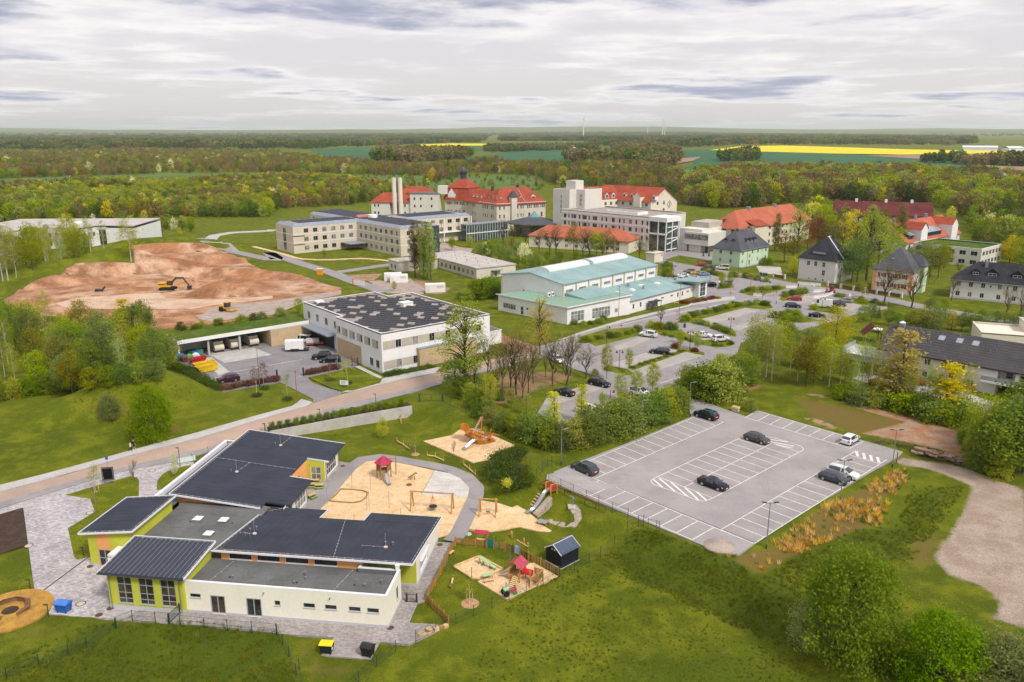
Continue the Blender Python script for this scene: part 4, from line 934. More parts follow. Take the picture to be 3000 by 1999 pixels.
def swing_frame(name,label,feetL,feetR,apexL,apexR,h,kind):
 a=[PG(p)for p in feetL];b=[PG(p)for p in feetR];cA=((a[0][0]+a[1][0])/2,(a[0][1]+a[1][1])/2);cB=((b[0][0]+b[1][0])/2,(b[0][1]+b[1][1])/2);g=(cA[0],cA[1],a[0][2]);L=dist(cA,cB);rz=Ak(cA,cB)
 t=Ac(name,label,'swing',g,rz);w=Aj(a[0],a[1])/2
 for x in(0,L):
  for s in(-1,1):_t([(x+(.25 if x==0 else-.25)*0,s*w,-.3),(x,s*.12,h+.1)],.1,7)('leg',wood,t)
 _t([(-.25,0,h),(L+.25,0,h)],.11,8)('crossbeam',wood,t)
 if kind=='nest':
  x=L*.52;ro=MB()
  for k in range(8):A=k*pi/4;ro.tube([(x+.04*cos(A),.04*sin(A),h-.55),(x+.55*cos(A),.55*sin(A),.62)],.014,4)
  ro.tube([(x,0,h-.05),(x,0,h-.55)],.02,5);ro.build('rope',M('red_rope',(.5,.03,.03),.8),t,kind='stuff')
  m=MB();n=18
  for k in range(n):A,B=2*pi*k/n,2*pi*(k+1)/n;m.tube([(x+.6*cos(A),.6*sin(A),.6),(x+.6*cos(B),.6*sin(B),.6)],.05,5)
  m.build('nest_ring',M('teal_ring',(.04,.16,.13),.6),t);_l([(.04,.5),(.55,.58)],16,(x,0))('nest_net',Ar,t)
 else:
  x=L*.5;ro=MB()
  for k in(-.22,.22):ro.tube([(x+k,0,h-.1),(x+k,0,.55)],.012,4);m=ro
  ro.build('chain',Af,t,split=True);_b(x-.26,-.1,.5,x+.26,.1,.56)('seat',Ar,t)
 return t
swing_frame('nest_swing','wide timber swing frame with a red-roped nest seat',[c3(1970,1020),c3(2008,948)],[cy(105,565),cy(168,468)],None,None,2.75,'nest')
swing_frame('single_swing','small timber swing with one black seat on the sand',[cy(540,612),cy(570,525)],[cy(790,620),cy(814,525)],None,None,2.5,'seat')
def beams(label,pts,h=.9):
 G=[PG(p)for p in pts];t=Ac('balance_beam',label,'balance beam',G[0],0,'log balance beams on the lawn')
 Lc=[(g[0]-G[0][0],g[1]-G[0][1],g[2]-G[0][2])for g in G]
 for q in Lc:_t([(q[0],q[1],q[2]-.3),(q[0],q[1],q[2]+h)],.09,7)('post',wood,t)
 for i,(a,b)in enumerate(zip(Lc[:-1],Lc[1:])):_t([(a[0],a[1]-.12,a[2]+.34-.1*i),(b[0],b[1]-.12,b[2]+.3-.14*i)],.1,7)('log',At,t)
beams('log balance beam with three posts nearest the willow',[cs(70,765),cs(170,815),cs(267,880)]);beams('log balance beam with three posts nearest the young tree mulch',[cs(530,985),cs(660,1000),cs(782,1050)])
beams('log balance beam with three posts nearest the overgrown mound',[cs(1092,1122),cs(1180,1190),cs(1272,1258)]);beams('angled log balance beam under the concrete wall',[cs(-140,390),cs(5,388),cs(122,410),cs(135,470)],.8)
def ship():
 c=(-5.4,128.9,0);rz=R(-26);a=(0,0,LOW)
 t=Ac('pirate_ship','orange timber pirate ship climbing frame with mast and steel slide','play ship',(c[0],c[1],a[2]),rz);t.rotation_euler=(0,0,rz)
 T=Matrix.Rotation(R(7),4,'Y')
 st=[(-3.3,1.55,2.15,.1,.55),(-2.5,.95,1.85,.25,.95),(-1.4,.3,1.6,.5,1.2),(0,-.15,1.5,.62,1.3),(1.4,-.25,1.5,.6,1.25),(2.5,-.2,1.75,.5,1.1),(2.9,-.05,1.8,.42,1.)]
 ro=None
 for side in(-1,1):
  ns=6
  for k in range(ns):
   m=MB();m.M=T
   for(x0,k0,r0,a0,b0),(x1,k1,r1,a1,b1)in zip(st[:-1],st[1:]):
    f0,f1=k/ns,(k+.93)/ns;q=lambda kz,rz_,aw,bw,f:(side*(aw+(bw-aw)*f**.6),kz+(rz_-kz)*f)
    A,B,C_,Dd=q(k0,r0,a0,b0,f0),q(k1,r1,a1,b1,f0),q(k1,r1,a1,b1,f1),q(k0,r0,a0,b0,f1);o=.05*side
    pts=[(x0,A[0],A[1]),(x1,B[0],B[1]),(x1,C_[0],C_[1]),(x0,Dd[0],Dd[1])];ins=[(x,y-o,z)for x,y,z in pts]
    m.hexa(pts+ins if side>0 else ins+pts)
   m.build('hull_plank',Bt,t)
 m=MB();m.M=T;m.prism([(-3.2,-.4),(-2.2,-.9),(0,-1.2),(2.6,-1.),(2.6,1.),(0,1.2),(-2.2,.9),(-3.2,.4)],1.,1.08);m.build('deck',Bt,t)
 m=MB();m.M=T;m.hexa([(2.86,-.9,.0),(2.96,-.9,.0),(2.96,.9,.0),(2.86,.9,.0),(2.95,-1.05,2.1),(3.05,-1.05,2.1),(3.05,1.05,2.1),(2.95,1.05,2.1)]);m.build('stern_board',Bt,t)
 for side in(-1,1):
  m=MB();m.M=T
  for x in np.arange(-1.9,2.2,.3):m.box(x-.03,side*1.12-.03,1.45,x+.03,side*1.12+.03,2.)
  m.build('baluster',Ba,t,kind='stuff');m=MB();m.M=T;m.beam((-2.1,side*1.12,2.03),(2.3,side*1.14,2.03),.1,.09);m.build('handrail',Ba,t)
 m=MB();m.M=T
 for(x0,x1,w,z0,z1)in((-4.,-3.,.55,1.9,2.75),):
  for s in(-1,1):m.box(x0,s*w-.04,z0,x1,s*w+.04,z1)
  m.box(x0-.08,-w,z0,x0,w,z1).box(x1,-w,z0,x1+.08,w,z1-.3).box(x0,-w,z0-.08,x1,w,z0)
 m.build('bow_lookout',Bt,t)
 m=MB();m.M=T
 for s in(-1,1):m.box(1.6,s*.95-.05,1.3,2.9,s*.95+.05,2.35)
 m.box(1.55,-.95,1.3,1.62,-.3,2.3).box(1.55,.3,1.3,1.62,.95,2.3);m.build('stern_cabin',Bt,t)
 m=MB();m.M=T;m.tube([(-.2,0,.9),(-.3,0,5.3)],.11,8,.08);m.build('mast',Bt,t)
 m=MB();m.M=T;m.tube([(1.5,.2,.9),(1.5,.2,3.5)],.08,7,.06);m.build('mast',Bt,t)
 m=MB();m.M=T;m.face([(1.5,.2,3.45),(2.1,.25,3.2),(1.5,.2,3.1)]);m.face([(1.5,.22,3.1),(2.1,.27,3.2),(1.5,.22,3.45)]);m.build('pennant',M('faded_red',(.5,.12,.06),.7),t)
 m=MB();m.M=T
 for s in(-.22,.22):m.tube([(-.35+s*.3,s,5.2),(-1.5+s*.3,s*1.2-.4,2.)],.05,6)
 for f in np.linspace(.08,.95,11):m.beam((-.35-1.15*f-.07,-.25-.4*f,5.2-3.2*f),(-.35-1.15*f+.07,.25-.4*f,5.2-3.2*f),.2,.05)
 m.build('sail_ladder',M('pale_pink_timber',(.62,.42,.33),.8),t,kind='stuff')
 for x in(.2,.7,1.1):m=MB();m.M=T;m.cyl(x,.75,1.,2.3,.13,.13,7);m.build('bollard',Bt,t)
 m=MB();m.M=T;m.box(1.1,-1.12,.35,1.65,-.9,.9);m.build('hatch',Ar,t)
 m=MB();sl=[(-.2,-1.2,1.35),(-.45,-1.5,1.3),(-1.2,-3.,.4),(-1.3,-3.5,.28),(-1.35,-3.8,.26)]
 for p,q in zip(sl[:-1],sl[1:]):
  for k,w in((0,.52),):m.beam(p,q,w,.03)
  for k in(-1,1):m.beam((p[0]+k*.25,p[1],p[2]+.1),(q[0]+k*.25,q[1],q[2]+.1),.03,.2)
 m.build('slide',Ca,t);_b(-1.45,-3.7,-.3,-1.25,-3.6,.26)('slide_leg',Ca,t);return t
ship()
def mound_slide():
 a,b=PG(cy(1290,560)),PG(cy(1600,290));rz=Ak(a,b);L=Aj(a,b);dz=b[2]-a[2]
 t=Ac('embankment_slide','long steel embankment slide with red and yellow start tower','slide',a,rz);T=lambda x:.3+(dz+.75)*sm(np.array((x-.6)/(L-.6)))if x>.6 else .3
 m=MB();xs=list(np.linspace(-.3,L,12))
 for p,q in zip(xs[:-1],xs[1:]):
  z0,z1=float(T(p)),float(T(q));m.beam((p,0,z0),(q,0,z1),.55,.04)
  for k in(-1,1):m.beam((p,k*.27,z0+.1),(q,k*.27,z1+.1),.03,.22)
 m.build('chute',Ca,t)
 _b(-.1,-.2,-.3,0,.2,.28)('foot',Ca,t)
 for i in range(7):
  x=.9+(L-1.6)*i/6;z=float(T(x))*.8;_b(x-.12,.75,z-.25,x+.12,1.5,z-.1)('step',At,t)
 _p([(.5,-.4),(.5,-1.5),(L-.3,-1.25),(L-.3,-.4)][::-1],lambda x,y:-.5,lambda x,y:float(T(x))*.78-.05)('cobbled_bed',stone_m,t)
 z=float(T(L));
 for x,y in((L,-.55),(L,.55),(L+1.15,-.55),(L+1.15,.55)):_t([(x,y,z-1.6),(x,y,z+1.1)],.08,7)('tower_post',M('yellow_timber',(.6,.34,.04),.7),t)
 _b(L-.1,-.6,z-.1,L+1.2,.6,z-.02)('tower_floor',wood,t)
 for y in(-.6,.6):
  _b(L+.08,y-.03,z,L+1.08,y+.03,z+.75)('side_board',Cs,t);_t([(L,y,z+.95),(L+1.15,y,z+.95)],.05,6)('handrail',M('yellow_timber',(.6,.34,.04)),t)
 return t
mound_slide()
def rail_fence():
 pts=[PG(p)for p in(cy(1465,170),cy(1560,130),cy(1705,205),cy(1850,270),cy(1995,330),cy(2160,410),cy(2330,480),cpA(443,1085),cpA(570,1140),cpA(675,1185))];t=Ac('log_rail_fence','wavy brown log rail along the bank below the car park','fence',pts[0])
 Q=[(p[0]-pts[0][0],p[1]-pts[0][1],p[2]-pts[0][2])for p in pts]
 for q in Q:_t([(q[0],q[1],q[2]-.3),(q[0],q[1],q[2]+.95)],.06,6)('post',Ba,t)
 for i,(p,q)in enumerate(zip(Q[:-1],Q[1:])):m=MB();mid=tuple((p[k]+q[k])/2 for k in range(2))+((p[2]+q[2])/2+.95+(.08 if i%2 else-.06),);m.tube([(p[0],p[1],p[2]+.98),mid,(q[0],q[1],q[2]+.98)],.1,7);m.build('rail',Ba,t)
rail_fence()
g=PG(cy(1978,435));t=Ac('water_pump','grey hand water pump on a stone slab','water pump',g);_b(-.7,-.6,-.2,.7,.6,.06)('slab',Bl,t);MB().cyl(0,0,.06,1.,.06).lathe([(.16,1.),(.2,1.15),(.12,1.4)],10).tube([(0,0,1.2),(.35,-.2,1.05)],.04,6).build('pump_body',Af,t);_t([(0,0,1.35),(-.5,.1,1.6)],.03,5)('handle',Af,t)
Bv('cobbled_stream',[cy(1985,465),cy(2045,540),cy(2058,640),cy(2010,725),cy(1880,735),cy(1760,715),cy(1680,690),cy(1600,655)],1.,stone_m,3,step=.8)
g=PG(cy(1520,715));t=Ac('water_table','low timber water table with steel trough by the swing sand','water table',g,R(-35));MB().box(-.75,-.45,.32,.0,.45,.5).box(.04,-.45,.42,.75,.45,.58).build('trough',Ca,t,split=True)
for x,y in((-.7,-.4),(.7,-.4),(.7,.4),(-.7,.4)):_b(x-.06,y-.06,-.2,x+.06,y+.06,.45)('leg',Av,t)
def shed():
 a,b,c=PG(cy(1565,1268)),PG(cy(1800,1395)),PG(cy(2085,1272));rz=Ak(a,b);W_=Aj(a,b);L=Aj(b,c);t=Ac('metal_shed','dark navy metal shed with ribbed gable roof on the play lawn','shed',(a[0],a[1],b[2]),rz)
 navy=M('navy_metal',(.012,.015,.024),.55,.1);rib=M('blue_grey_metal',(.11,.14,.20),.4,.08,metallic=.4);h,hr=2.,2.75
 _b(-.1,-.1,-.3,W_+.1,L+.1,.04)('base_slab',Bl,t)
 m=MB();m.box(0,0,.04,W_,.03,h).box(W_-.03,.03,.04,W_,L,h).box(0,.03,.04,.03,L,h).box(.03,L-.03,.04,W_-.03,L,h);m.face([(0,0,h),(W_,0,h),(W_/2,0,hr)]);m.face([(W_,L,h),(0,L,h),(W_/2,L,hr)])
 m.build('wall',navy,t)
 for s in(0,1):
  n=9
  for k in range(n):
   y0,y1=-.15+(L+.3)*k/n,-.15+(L+.3)*(k+.94)/n;xe,xr=(-.12,W_/2)if s==0 else(W_+.12,W_/2);ze=h-.1
   q=[(xe,y0),(xr,y0),(xr,y1),(xe,y1)]if s==0 else[(xr,y0),(xe,y0),(xe,y1),(xr,y1)];zf=lambda x:ze+(hr+.06-ze)*(1-abs(x-W_/2)/(W_/2+.12))
   _p(q,lambda x,y:zf(x)-.03,lambda x,y:zf(x)+.01*(k%2))('roof_panel',rib,t)
 m=MB()
 for y in(-.17,L+.17):
  for xe in(-.14,W_+.14):m.beam((xe,y,h-.14),(W_/2,y,hr+.06),.05,.12)
 m.tube([(W_/2,-.17,hr+.08),(W_/2,L+.17,hr+.08)],.04,6);m.build('roof_edge',Ao,t)
 for x in(W_*.4,W_*.56):_b(x-.1,-.03,h+.02,x+.1,0,h+.16)('vent',Ao,t)
 m=MB()
 for x in np.arange(.2,W_,.3):m.box(x,-.012,.05,x+.04,0,h-.02)
 for y in np.arange(.2,L,.3):m.box(W_,y,.05,W_+.012,y+.04,h-.12)
 m.build('wall_rib',navy,t,kind='stuff')
shed()
Sp=[PG(p)for p in(cq(680,590),cq(1070,432),cq(1425,632),cq(1090,775),cq(960,770))];t=Ac('framed_sandpit','sandpit framed by pale logs on the toddler lawn','sandpit',Sp[0]);Q=[(p[0]-Sp[0][0],p[1]-Sp[0][1])for p in Sp]
_p(orient(Q),-.05,.09)('sand',Cd,t)
for i in range(len(Q)):a,b=Q[i],Q[(i+1)%len(Q)];_m((*a,.16),(*b,.16),.26,.2)('log',At,t)
g=PG(cq(1120,560));t=Ac('water_run','pale green toddler water run on dark trestles','play table',g,R(-38));pg=M('pale_green_plastic',(.35,.52,.25),.5)
for i,(x0,x1,z)in enumerate(((-.6,.1,.95),(.05,1.3,.75),(1.25,2.1,.5))):
 _h([(x0,-.18,z),(x1,-.18,z-.12),(x1,.18,z-.12),(x0,.18,z),(x0,-.22,z+.1),(x1,-.22,z-.02),(x1,.22,z-.02),(x0,.22,z+.1)])('channel',pg,t)
 for x in(x0+.1,x1-.1):MB().tube([(x,-.25,-.1),(x,0,z)],.03,5).tube([(x,.25,-.1),(x,0,z)],.03,5).build('leg',Ar,t)
g=PG(cq(1195,785));t=Ac('picnic_bench','small play table with green top beside the framed sandpit','play table',g,R(18));_b(-.65,-.1,.6,.65,.45,.68)('table_top',pg,t);_b(-.65,-.7,.32,.65,-.42,.38)('seat',At,t)
for x in(-.55,.55):MB().tube([(x,-.65,0),(x,.1,.6)],.03,5).tube([(x,.55,0),(x,.2,.6)],.03,5).build('leg',Ar,t)
def playhouse():
 g=PG(cq(1650,760));t=Ac('playhouse','toddler playhouse with pink shingled roof, slide, ramp and tunnel','playhouse',g,R(-30));S_=.62
 for x,y in((-.75,-.75),(.75,-.75),(.75,.75),(-.75,.75)):_t([(x,y,-.3),(x,y,2.1)],.075,7)('post',wood,t)
 _b(-.8,-.8,.68,.8,.8,.76)('platform',wood,t)
 for y in(-1.05,1.05):pass
 pink=M('pink_shingle',(.42,.06,.09),.7,.2,2.,8)
 for s in(-1,1):
  for k in range(6):
   f0,f1=k/6,(k+1.05)/6;m=MB();P_=lambda f,y:(s*1.1*(1-f),y,1.85+.85*f+.015*(6-k));q=[P_(f0,-1.),P_(f0,1.),P_(f1,1.),P_(f1,-1.)]
   if s>0:q=q
   else:q=q[::-1]
   m.hexa([(a,b,c-.03)for a,b,c in q]+q);m.build('roof_board',pink,t)
 for a,b in(((-.75,-.75),(-.75,.75)),((-.75,.75),(.75,.75))):
  m=MB()
  for f in np.linspace(.1,.9,7):x,y=a[0]+(b[0]-a[0])*f,a[1]+(b[1]-a[1])*f;m.box(x-.045,y-.045,.78,x+.045,y+.045,1.35)
  m.build('railing',Av,t,kind='stuff')
 m=MB()
 for p,q in zip([(-.8,-.3,.78),(-1.1,-.35,.72),(-1.9,-.5,.22),(-2.2,-.55,.18)][:-1],[(-1.1,-.35,.72),(-1.9,-.5,.22),(-2.2,-.55,.18)]):
  m.beam(p,q,.42,.03)
  for k in(-.2,.2):m.beam((p[0],p[1]+k,p[2]+.07),(q[0],q[1]+k,q[2]+.07),.03,.14)
 m.build('slide',Ca,t)
 m=MB();m.beam((.2,-.8,.72),(.45,-2.3,.05),.75,.06);r=m.build('ramp',At,t)
 for f in np.linspace(.12,.9,6):_b(.2+.25*f-.35,-.8-1.5*f-.03,.74-.67*f+.03,.2+.25*f+.35,-.8-1.5*f+.03,.74-.67*f+.08)('cleat',Av,r)
 _t([(.7,.2,1.15),(1.9,.35,1.15)],.38,14)('tunnel',M('red_plastic',(.6,.02,.03),.35),t)
 for x,y in((1.9,-.3),(3.,-.3),(3.,.9),(1.9,.9)):_t([(x,y,-.3),(x,y,1.7)],.075,7)('post',wood,t)
 _b(1.85,-.35,.68,3.05,.95,.76)('platform',wood,t)
 for a,b in(((3.,-.3),(3.,.9)),((1.9,.9),(3.,.9))):
  m=MB()
  for f in np.linspace(.1,.9,6):x,y=a[0]+(b[0]-a[0])*f,a[1]+(b[1]-a[1])*f;m.box(x-.045,y-.045,.78,x+.045,y+.045,1.6)
  m.build('railing',Av,t,kind='stuff');_t([(*a,1.62),(*b,1.62)],.05,6)('handrail',wood,t)
 m=MB()
 for k in(-.25,.75):m.beam((2.,k-.0,.76),(2.6,k-1.2 if k<0 else k-1.2,0),.06,.14)
 for f in np.linspace(.15,.85,4):m.box(1.95+.6*f,-.3-1.2*f,.7-.76*f,2.1+.6*f,.7-1.2*f,.76-.76*f)
 m.build('stair',At,t,kind='stuff')
playhouse()
g=PG(cq(1500,1010));t=Ac('toy_tractor','green and pink wooden toy tractor by the meadow fence','toy',g,R(25));gp=M('green_plastic',(.06,.32,.1),.45);rp_=M('rose_plastic',(.5,.07,.12),.45)
_b(-.5,-.3,.35,.25,.3,.75)('cab',gp,t);_b(-.48,-.32,.75,.2,.32,.82)('cab_roof',pg,t);_b(.25,-.22,.4,1.1,.22,.7)('bonnet',rp_,t);_c(.95,0,.7,1.05,.05)('exhaust',Ag,t)
for x,r in((-.3,.38),(.85,.25)):
 for y in(-.42,.42):_t([(x,y-.07,r),(x,y+.07,r)],r,12)('wheel',gp if x>0 else Ar,t)
_b(.3,.6,0,.36,1.3,1.1)('board',Ad,t)
A,B=PG(cq(1012,262)),PG(cq(1185,282));t=Ac('play_stall','play market stall with crimson awning board behind the picket fence','play stall',A,Ak(A,B));L=Aj(A,B)
for x in(.02,L-.02):_t([(x,.12,-.3),(x,.12,2.)],.09,7)('post',Av,t)
_h([(-.15,-.15,1.85),(L+.15,-.15,1.85),(L+.15,.45,2.1),(-.15,.45,2.1),(-.15,-.15,1.93),(L+.15,-.15,1.93),(L+.15,.45,2.18),(-.15,.45,2.18)])('awning',Cs,t);_b(.05,.02,.95,L-.05,.4,1.02)('counter',At,t)
for p,h,lab in((cq(1560,130),.95,'carved wooden gnome figure on the play lawn'),(cq(1750,240),1.,'carved wooden owl figure behind the pale blue board'),(cq(1810,270),.6,'small yellow painted wooden figure behind the picket fence'),(cq(1190,100),.6,'small yellow wooden figure on the stall roof end')):
 g=PG(p);m=MB();m.lathe([(.16,-.1),(.17,h*.3),(.13,h*.45),(.19,h*.6),(.12,h*.72),(.15,h*.85),(.05,h)],9);o=m.build('carved_figure',M('carved_wood',(.5,.24,.08),.8,.3,3,12),loc=g,smooth=True);tag(o,lab,'figure')
t=Ac('climbing_bar','slanting log bar on two posts behind the coloured pickets','play bar',PG(cq(1690,400)));A,B=PG(cq(1690,400)),PG(cq(1820,470));dx,dy=B[0]-A[0],B[1]-A[1]
for x,y,h in((0,.3,1.9),(dx,dy+.3,1.7)):_t([(x,y,-.3),(x,y,h)],.07,7)('post',Av,t)
_t([(-.4,.3,2.),(dx,dy+.3,1.6)],.06,6)('bar',At,t)
t=Ac('balance_log','short bent log beam on the toddler lawn by the path','balance beam',PG(cq(640,915)));A,B=PG(cq(640,915)),PG(cq(675,800));dx,dy=B[0]-A[0],B[1]-A[1]
for x,y in((0,0),(dx,dy)):_t([(x,y,-.3),(x,y,.75)],.09,7)('post',Av,t)
_t([(-.1,0,.4),(dx*.5-.1,dy*.5,.3),(dx-.1,dy,.42)],.12,7)('log',At,t)
t=Ac('bench','small pale wooden bench against the picket fence','bench',PG(cq(640,400)),R(62));_b(-.5,-.18,.4,.5,.18,.46)('seat',At,t)
for x in(-.4,.4):_b(x-.05,-.15,0,x+.05,.15,.4)('leg',Av,t)
for i,(b,tp)in enumerate(((c3(1018,935),740),(c3(1300,748),570),(c3(1513,768),580),(c3(1472,1003),800),(c3(1497,972),780),(c3(1727,978),785),(c3(1862,1160),975),(c3(1330,1215),1035))):
 g=PG(b);Cf('sail_post',['slim grey sail post beside the asphalt path near picnic tables','slim grey sail post left of the play tower','slim grey sail post in front of the play tower','slim grey sail post at the near right of the log sandpit','slim grey sail post just right of the log sandpit','slim grey sail post between log sandpit and nest swing','slim grey sail post behind the roof, left of the nest swing','slim grey sail post in the roof notch'][i],'post',g,min(3.4,Bh(g,c3(0,tp)[1])),.03,Af,'sail posts in the sand')
for b,tp,lab in((cq(585,655),375,'leaning slim grey pole on the lawn by the picket fence'),(cq(1535,470),262,'slim pale pole behind the playhouse'),(cq(885,295),50,'slim grey pole in front of the north picket fence'),(cq(950,770),590,'dark slim post at the framed sandpit corner')):
 g=PG(b);Cf('slim_pole',lab,'pole',g,Bh(g,1550+tp/5.227),.035,Af if 'dark' not in lab else Ag)
cpt=[PG(c3(x,y))for x,y in((1035,900),(1110,830),(1170,762),(1300,768),(1420,780),(1480,805),(1460,860),(1400,905),(1310,920),(1170,912))];t=Ac('log_sandpit','low ring of rough logs round a hollow in the play sand','sandpit',cpt[0])
for a,b in zip(cpt,cpt[1:]+cpt[:1]):_t([(a[0]-cpt[0][0],a[1]-cpt[0][1],.1),(b[0]-cpt[0][0],b[1]-cpt[0][1],.1)],.11,6)('log',Av,t)
g=PG(c3(1995,655));t=Ac('rocking_animal','dark wooden rocking animal on two legs in the sand','rocker',g,R(20))
for x in(-.2,.25):_t([(x*1.5,0,-.2),(x,0,.75)],.08,6)('leg',Av,t)
_t([(-.7,0,.5),(0,0,.85),(.5,.1,1.1),(.75,.12,1.)],.1,7)('body',Ba,t)
g=PG(c3(1955,712));m=MB();m.lathe([(.5,-.05),(.42,.12),(.2,.2)],10);tag(m.build('play_stone',Ba,loc=g,smooth=True),'flat dark play stone beside the rocking animal','stone')
def picnic():
 t=Ac('picnic_table','x','picnic table',(0,0,0),0,'picnic tables on the nursery terrace');gm_=M('picnic_green',(.03,.28,.09),.6);lg=M('picnic_lime',(.25,.42,.05),.6)
 for k in range(3):_b(-.65,-.33+.23*k,.56,.65,-.12+.23*k,.61)('table_board',M('picnic_wood',(.6,.42,.17),.7),t)
 for s in(-1,1):_b(-.65,s*.62-.12,.32,.65,s*.62+.12,.37)('seat',lg,t)
 for x in(-.5,.5):MB().beam((x,-.66,.02),(x,.66,.02),.08,.08).beam((x,-.62,.3),(x,.62,.3),.07,.07).beam((x,-.35,0),(x,-.1,.56),.07,.07).beam((x,.35,0),(x,.1,.56),.07,.07).build('frame',gm_,t)
 return t
pt=picnic();sn=snap(pt)
for i,(p,rz,lab)in enumerate(((c3(872,690),4,'green picnic table closest to the lime doorway'),(c3(838,735),4,'green picnic table on the left of the terrace group'),(c3(925,745),4,'green picnic table on the right of the terrace group'),(c3(838,860),55,'green picnic table standing alone, turned, below the others'))):
 o=pt if i==0 else copy_snap(sn);o.location=PG(p);o.rotation_euler=(0,0,R(rz));o['label']=lab
# -- bins, bench, boards, lamps near the nursery
def dumpster(label,g,rz,body,lid,dome=True,w=1.35,d=1.,h=1.15):
 t=Ac('wheeled_bin',label,'bin',g,rz);m=MB();x,y=w/2,d/2
 m.hexa([(-x*.82,-y*.82,.2),(x*.82,-y*.82,.2),(x*.82,y*.82,.2),(-x*.82,y*.82,.2),(-x,-y,h),(x,-y,h),(x,y,h),(-x,y,h)]);m.box(-x-.04,-y-.05,h-.06,x+.04,y+.05,h);m.build('body',body,t)
 m=MB();n=7;pr=[(-y-.04+(d+.08)*i/n,h+(.3 if dome else .1)*sin(pi*(i+.35)/(n+.7))+.01)for i in range(n+1)]
 for(a,za),(b,zb)in zip(pr[:-1],pr[1:]):m.hexa([(-x-.03,a,h),(x+.03,a,h),(x+.03,b,h),(-x-.03,b,h),(-x-.03,a,za),(x+.03,a,za),(x+.03,b,zb),(-x-.03,b,zb)])
 m.build('lid',lid,t,smooth=False)
 for sx in(-1,1):
  _b(sx*x,-y*.5,h-.25,sx*(x+.07),y*.5,h-.18)('handle',body,t)
  for sy in(-1,1):_t([(sx*x*.7-.04,sy*y*.7,.1),(sx*x*.7+.04,sy*y*.7,.1)],.1,10)('wheel',Ar,t)
 return t
dumpster('blue wheeled waste container on the nursery forecourt',PG(cb(985,1000)),R(-10),M('blue_plastic',(.012,.12,.48),.45),M('light_blue_plastic',(.06,.2,.6),.45),w=1.5,d=1.1,h=1.1)
bt=dumpster('black wheeled bin with bright yellow lid on the paved pad',PG(c5(900,1398)),R(-5),Ar,M('yellow_plastic',(.8,.62,.01),.45),False);_b(.64,-.4,.6,.66,-.05,.95)('sticker',Ad,bt)
dumpster('black wheeled bin with black domed lid on the paved pad',PG(c5(1135,1415)),R(-18),Ar,M('black_plastic',(.02,.021,.025),.35),True,w=1.25)
def round_bench():
 t=Ac('octagonal_bench','brown octagonal timber bench on a round yellow gravel bed','bench',(c0b[0],c0b[1],c0b[2]+.06),0);t.scale=(.76,.76,.9)
 for i in range(8):
  if i==6:continue
  a0,a1=R(45*i+8),R(45*(i+1)+8);
  for k in range(4):
   r0,r1=2.25+.17*k,2.25+.17*k+.14;_p([(r0*cos(a0),r0*sin(a0)),(r1*cos(a0),r1*sin(a0)),(r1*cos(a1),r1*sin(a1)),(r0*cos(a1),r0*sin(a1))],.42,.47)('seat_slat',Ba if k%2 else M('worn_brown_timber',(.22,.12,.07),.8),t)
  if i in(0,1,2,3,4):
   for k in range(2):m=MB();r0=2.2-.04*k;m.beam((r0*cos(a0),r0*sin(a0),.62+.16*k),(r0*cos(a1),r0*sin(a1),.62+.16*k),.04,.12);m.build('back_slat',Ba,t)
  for r_ in(2.3,2.8):_b(r_*cos(a0)-.04,r_*sin(a0)-.04,-.1,r_*cos(a0)+.04,r_*sin(a0)+.04,.42)('leg',Af,t)
 _l([(1.2,.0),(1.1,.06)],20)('soil_ring',Cj,t)
round_bench()
g=PG(c1(470,705));t=Ac('notice_board','black notice board on two posts beside the street lawn','notice board',g,R(10));_b(-.85,-.06,.75,.85,.06,2.85)('panel',M('black_gloss',(.006,.006,.01),.25),t)
MB().box(-.78,-.075,.82,.78,-.065,.9).box(-.78,-.075,2.7,.78,-.065,2.78).box(-.78,-.075,.9,-.7,-.065,2.7).box(.7,-.075,.9,.78,-.065,2.7).build('frame',Af,t)
for x in(-.65,.6):_b(x-.03,.07,-.3,x+.03,.12,.8)('leg',Af,t)
def lamp_short(label,b,tp):
 g=PG(b);h=max(.8,Bh(g,tp));t=Ac('path_lamp',label,'lamp',g,0,'short dark path lamps');_c(0,0,-.2,h,.055,.045,8)('pole',Ag,t);_b(-.42,-.08,h-.03,.08,.08,h+.06)('head',Ag,t);return t
for b,tp,lab in((c1(1286,498),c1(0,285)[1],'short dark lamp behind the white blossom tree'),(c1(2268,150),c1(0,8)[1],'short dark lamp behind the north nursery roof'),(cd(1532,832),cd(0,765)[1],'short dark lamp on the street verge near the double gate'),(cd(1148,945),cd(0,870)[1],'short dark lamp on the street verge above the concrete wall'),(cd(768,1022),cd(0,970)[1],'short dark lamp at the street end of the hedge'),(c2(178,510),c2(0,412)[1],'bollard lamp on the forecourt lawn near the lime block'),(cb(470,665),cb(0,520)[1],'bollard lamp on the dry lawn beside the forecourt'),(cb(745,1060),cb(0,900)[1],'bollard lamp beside the blue waste container')):lamp_short(lab,b,tp)
def Cp(label,b,tp,group='red painted street lamps',arms=0):
 g=PG(b);h=Bh(g,tp);t=Ac('street_lamp',label,'street lamp',g,0,group);rd=M('rust_red_paint',(.33,.07,.03),.5)if arms==0 else M('dark_red_paint',(.16,.02,.025),.5);_c(0,0,-.3,h,.075,.05,8)('pole',rd if arms==0 else Ag,t)
 if arms==0:_l([(.1,h-.05),(.28,h+.05),(.26,h+.16),(.05,h+.24)],12)('head',rd,t)
 for s in((-1,1)if arms==2 else((1,)if arms==1 else())):
  _t([(0,0,h-.3),(s*.12,0,h+.02),(s*.45,0,h+.12),(s*.62,0,h-.05)],.03,6)('arm',rd,t);_l([(.28,h-.5),(.2,h-.25),(.06,h-.05)],12,(s*.62,0))('head',rd,t)
 return t
